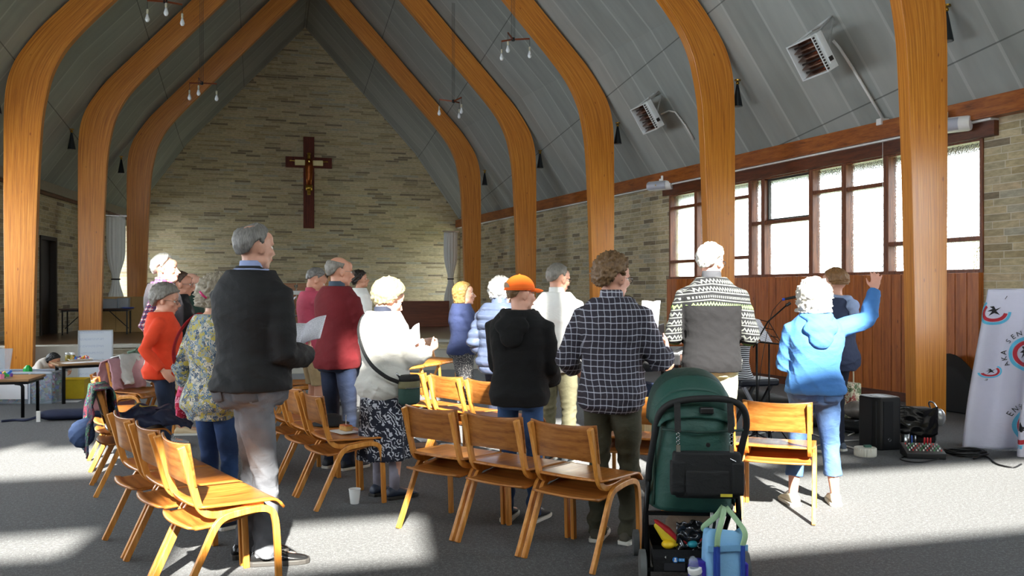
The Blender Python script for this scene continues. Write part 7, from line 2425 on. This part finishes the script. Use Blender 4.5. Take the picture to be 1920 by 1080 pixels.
bnr = empty('draped_banner', (0, 0, 0), 0, 'white cloth banner with round emblems draped over a tall stand at right', 'banner')
m_ban = cloth('#d9d8ea', .85, .04, 200, .2, None, 'white banner polyester')
MB().grid(lambda u, v: cl(BL * u, lerp(.012, ZT, v)), 150, 50).build('cloth_front', m_ban, bnr, smooth=True, solid=.004)
MB().grid(lambda u, v: cl(0, lerp(.012, ZT, v)) + V((-bn.x, -bn.y, 0)) * .40 * u + V((.03, .03, 0)) * math.sin(u * 9), 20, 30).build('cloth_side', m_ban, bnr, smooth=True, solid=.004)
MB().grid(lambda u, v: cl(BL * u, ZT) + V((-bn.x, -bn.y, 0)) * .40 * v + V((0, 0, .006 * math.sin(u * 20))), 40, 4).build('cloth_top', m_ban, bnr, smooth=True, solid=.004)
fr = MB()
for x_ in (.1, BL - .1):
    for w_ in (-.06, -.34):
        a = BA + bd * x_ + bn * w_; fr.bar((a.x, a.y, 0), (a.x, a.y, ZT - .02), .03, .03)
a = BA + bd * .05 - bn * .2; b = BA + bd * (BL - .05) - bn * .2
fr.bar((a.x, a.y, ZT - .02), (b.x, b.y, ZT - .02), .34, .025)
fr.build('support_frame', m_dark, bnr)
m_er = plain('#c02a3a', .7); m_ec = plain('#5fc0e4', .7); m_ek = plain('#18181c', .7)


def arc_band(cx, cz, r0, r1, a0, a1, mat, nm, off=.006):
    n = 26
    MB().grid(lambda u, v: cl(cx + lerp(r0, r1, v) * math.cos(lerp(a0, a1, u)), cz + lerp(r0, r1, v) * math.sin(lerp(a0, a1, u)), off), n, 3).build(nm, mat, bnr)


def text_on(cx, cz, r, word, a0, step, size):
    """letters running clockwise round an emblem"""
    for i, ch in enumerate(word):
        if ch == ' ': continue
        cu = bpy.data.curves.new('letter', 'FONT'); cu.body = ch; cu.size = size; cu.align_x = 'CENTER'; cu.extrude = 0
        o = bpy.data.objects.new('letter', cu); C.objects.link(o)
        me = bpy.data.meshes.new_from_object(o.evaluated_get(bpy.context.evaluated_depsgraph_get()))
        bpy.data.objects.remove(o)
        a = R(a0 - step * i)
        for v_ in me.vertices:
            x_, y_ = v_.co.x, v_.co.y
            X = cx + (r + y_) * math.cos(a) + x_ * math.sin(a); Z = cz + (r + y_) * math.sin(a) - x_ * math.cos(a)
            v_.co = cl(X, Z, .008)
        me.materials.clear(); me.materials.append(m_ek)
        o = bpy.data.objects.new('letter', me); C.objects.link(o); o.parent = bnr


def emblem(cx, cz, r, word, a0, rot=0):
    arc_band(cx, cz, r * .80, r, R(100 + rot), R(330 + rot), m_ec, 'emblem_ring')
    arc_band(cx, cz, r * .52, r * .76, R(110 + rot), R(320 + rot), m_er, 'emblem_ring')
    pts = [(-.35, .5), (-.1, .3), (-.45, .05), (-.1, .05), (-.3, -.4), (.05, -.1), (.4, -.3), (.15, .1), (.45, .45), (.1, .25), (-.05, .55)]
    mb = MB(); mb.add([cl(cx + a * r * .8, cz + b * r * .8, .009) for a, b in pts], [tuple(range(len(pts)))])
    mb.build('emblem_figure', m_ek, bnr)
    text_on(cx, cz, r * 1.12, word, a0, 17, r * .42)


emblem(.36, .90, .15, 'AKA SEN', 215, -20)
emblem(.44, .24, .16, 'ENSH', 150, 0)
emblem(.09, 1.27, .12, 'I', 60, 30)
emblem(.11, .72, .06, 'E', 260, 90)
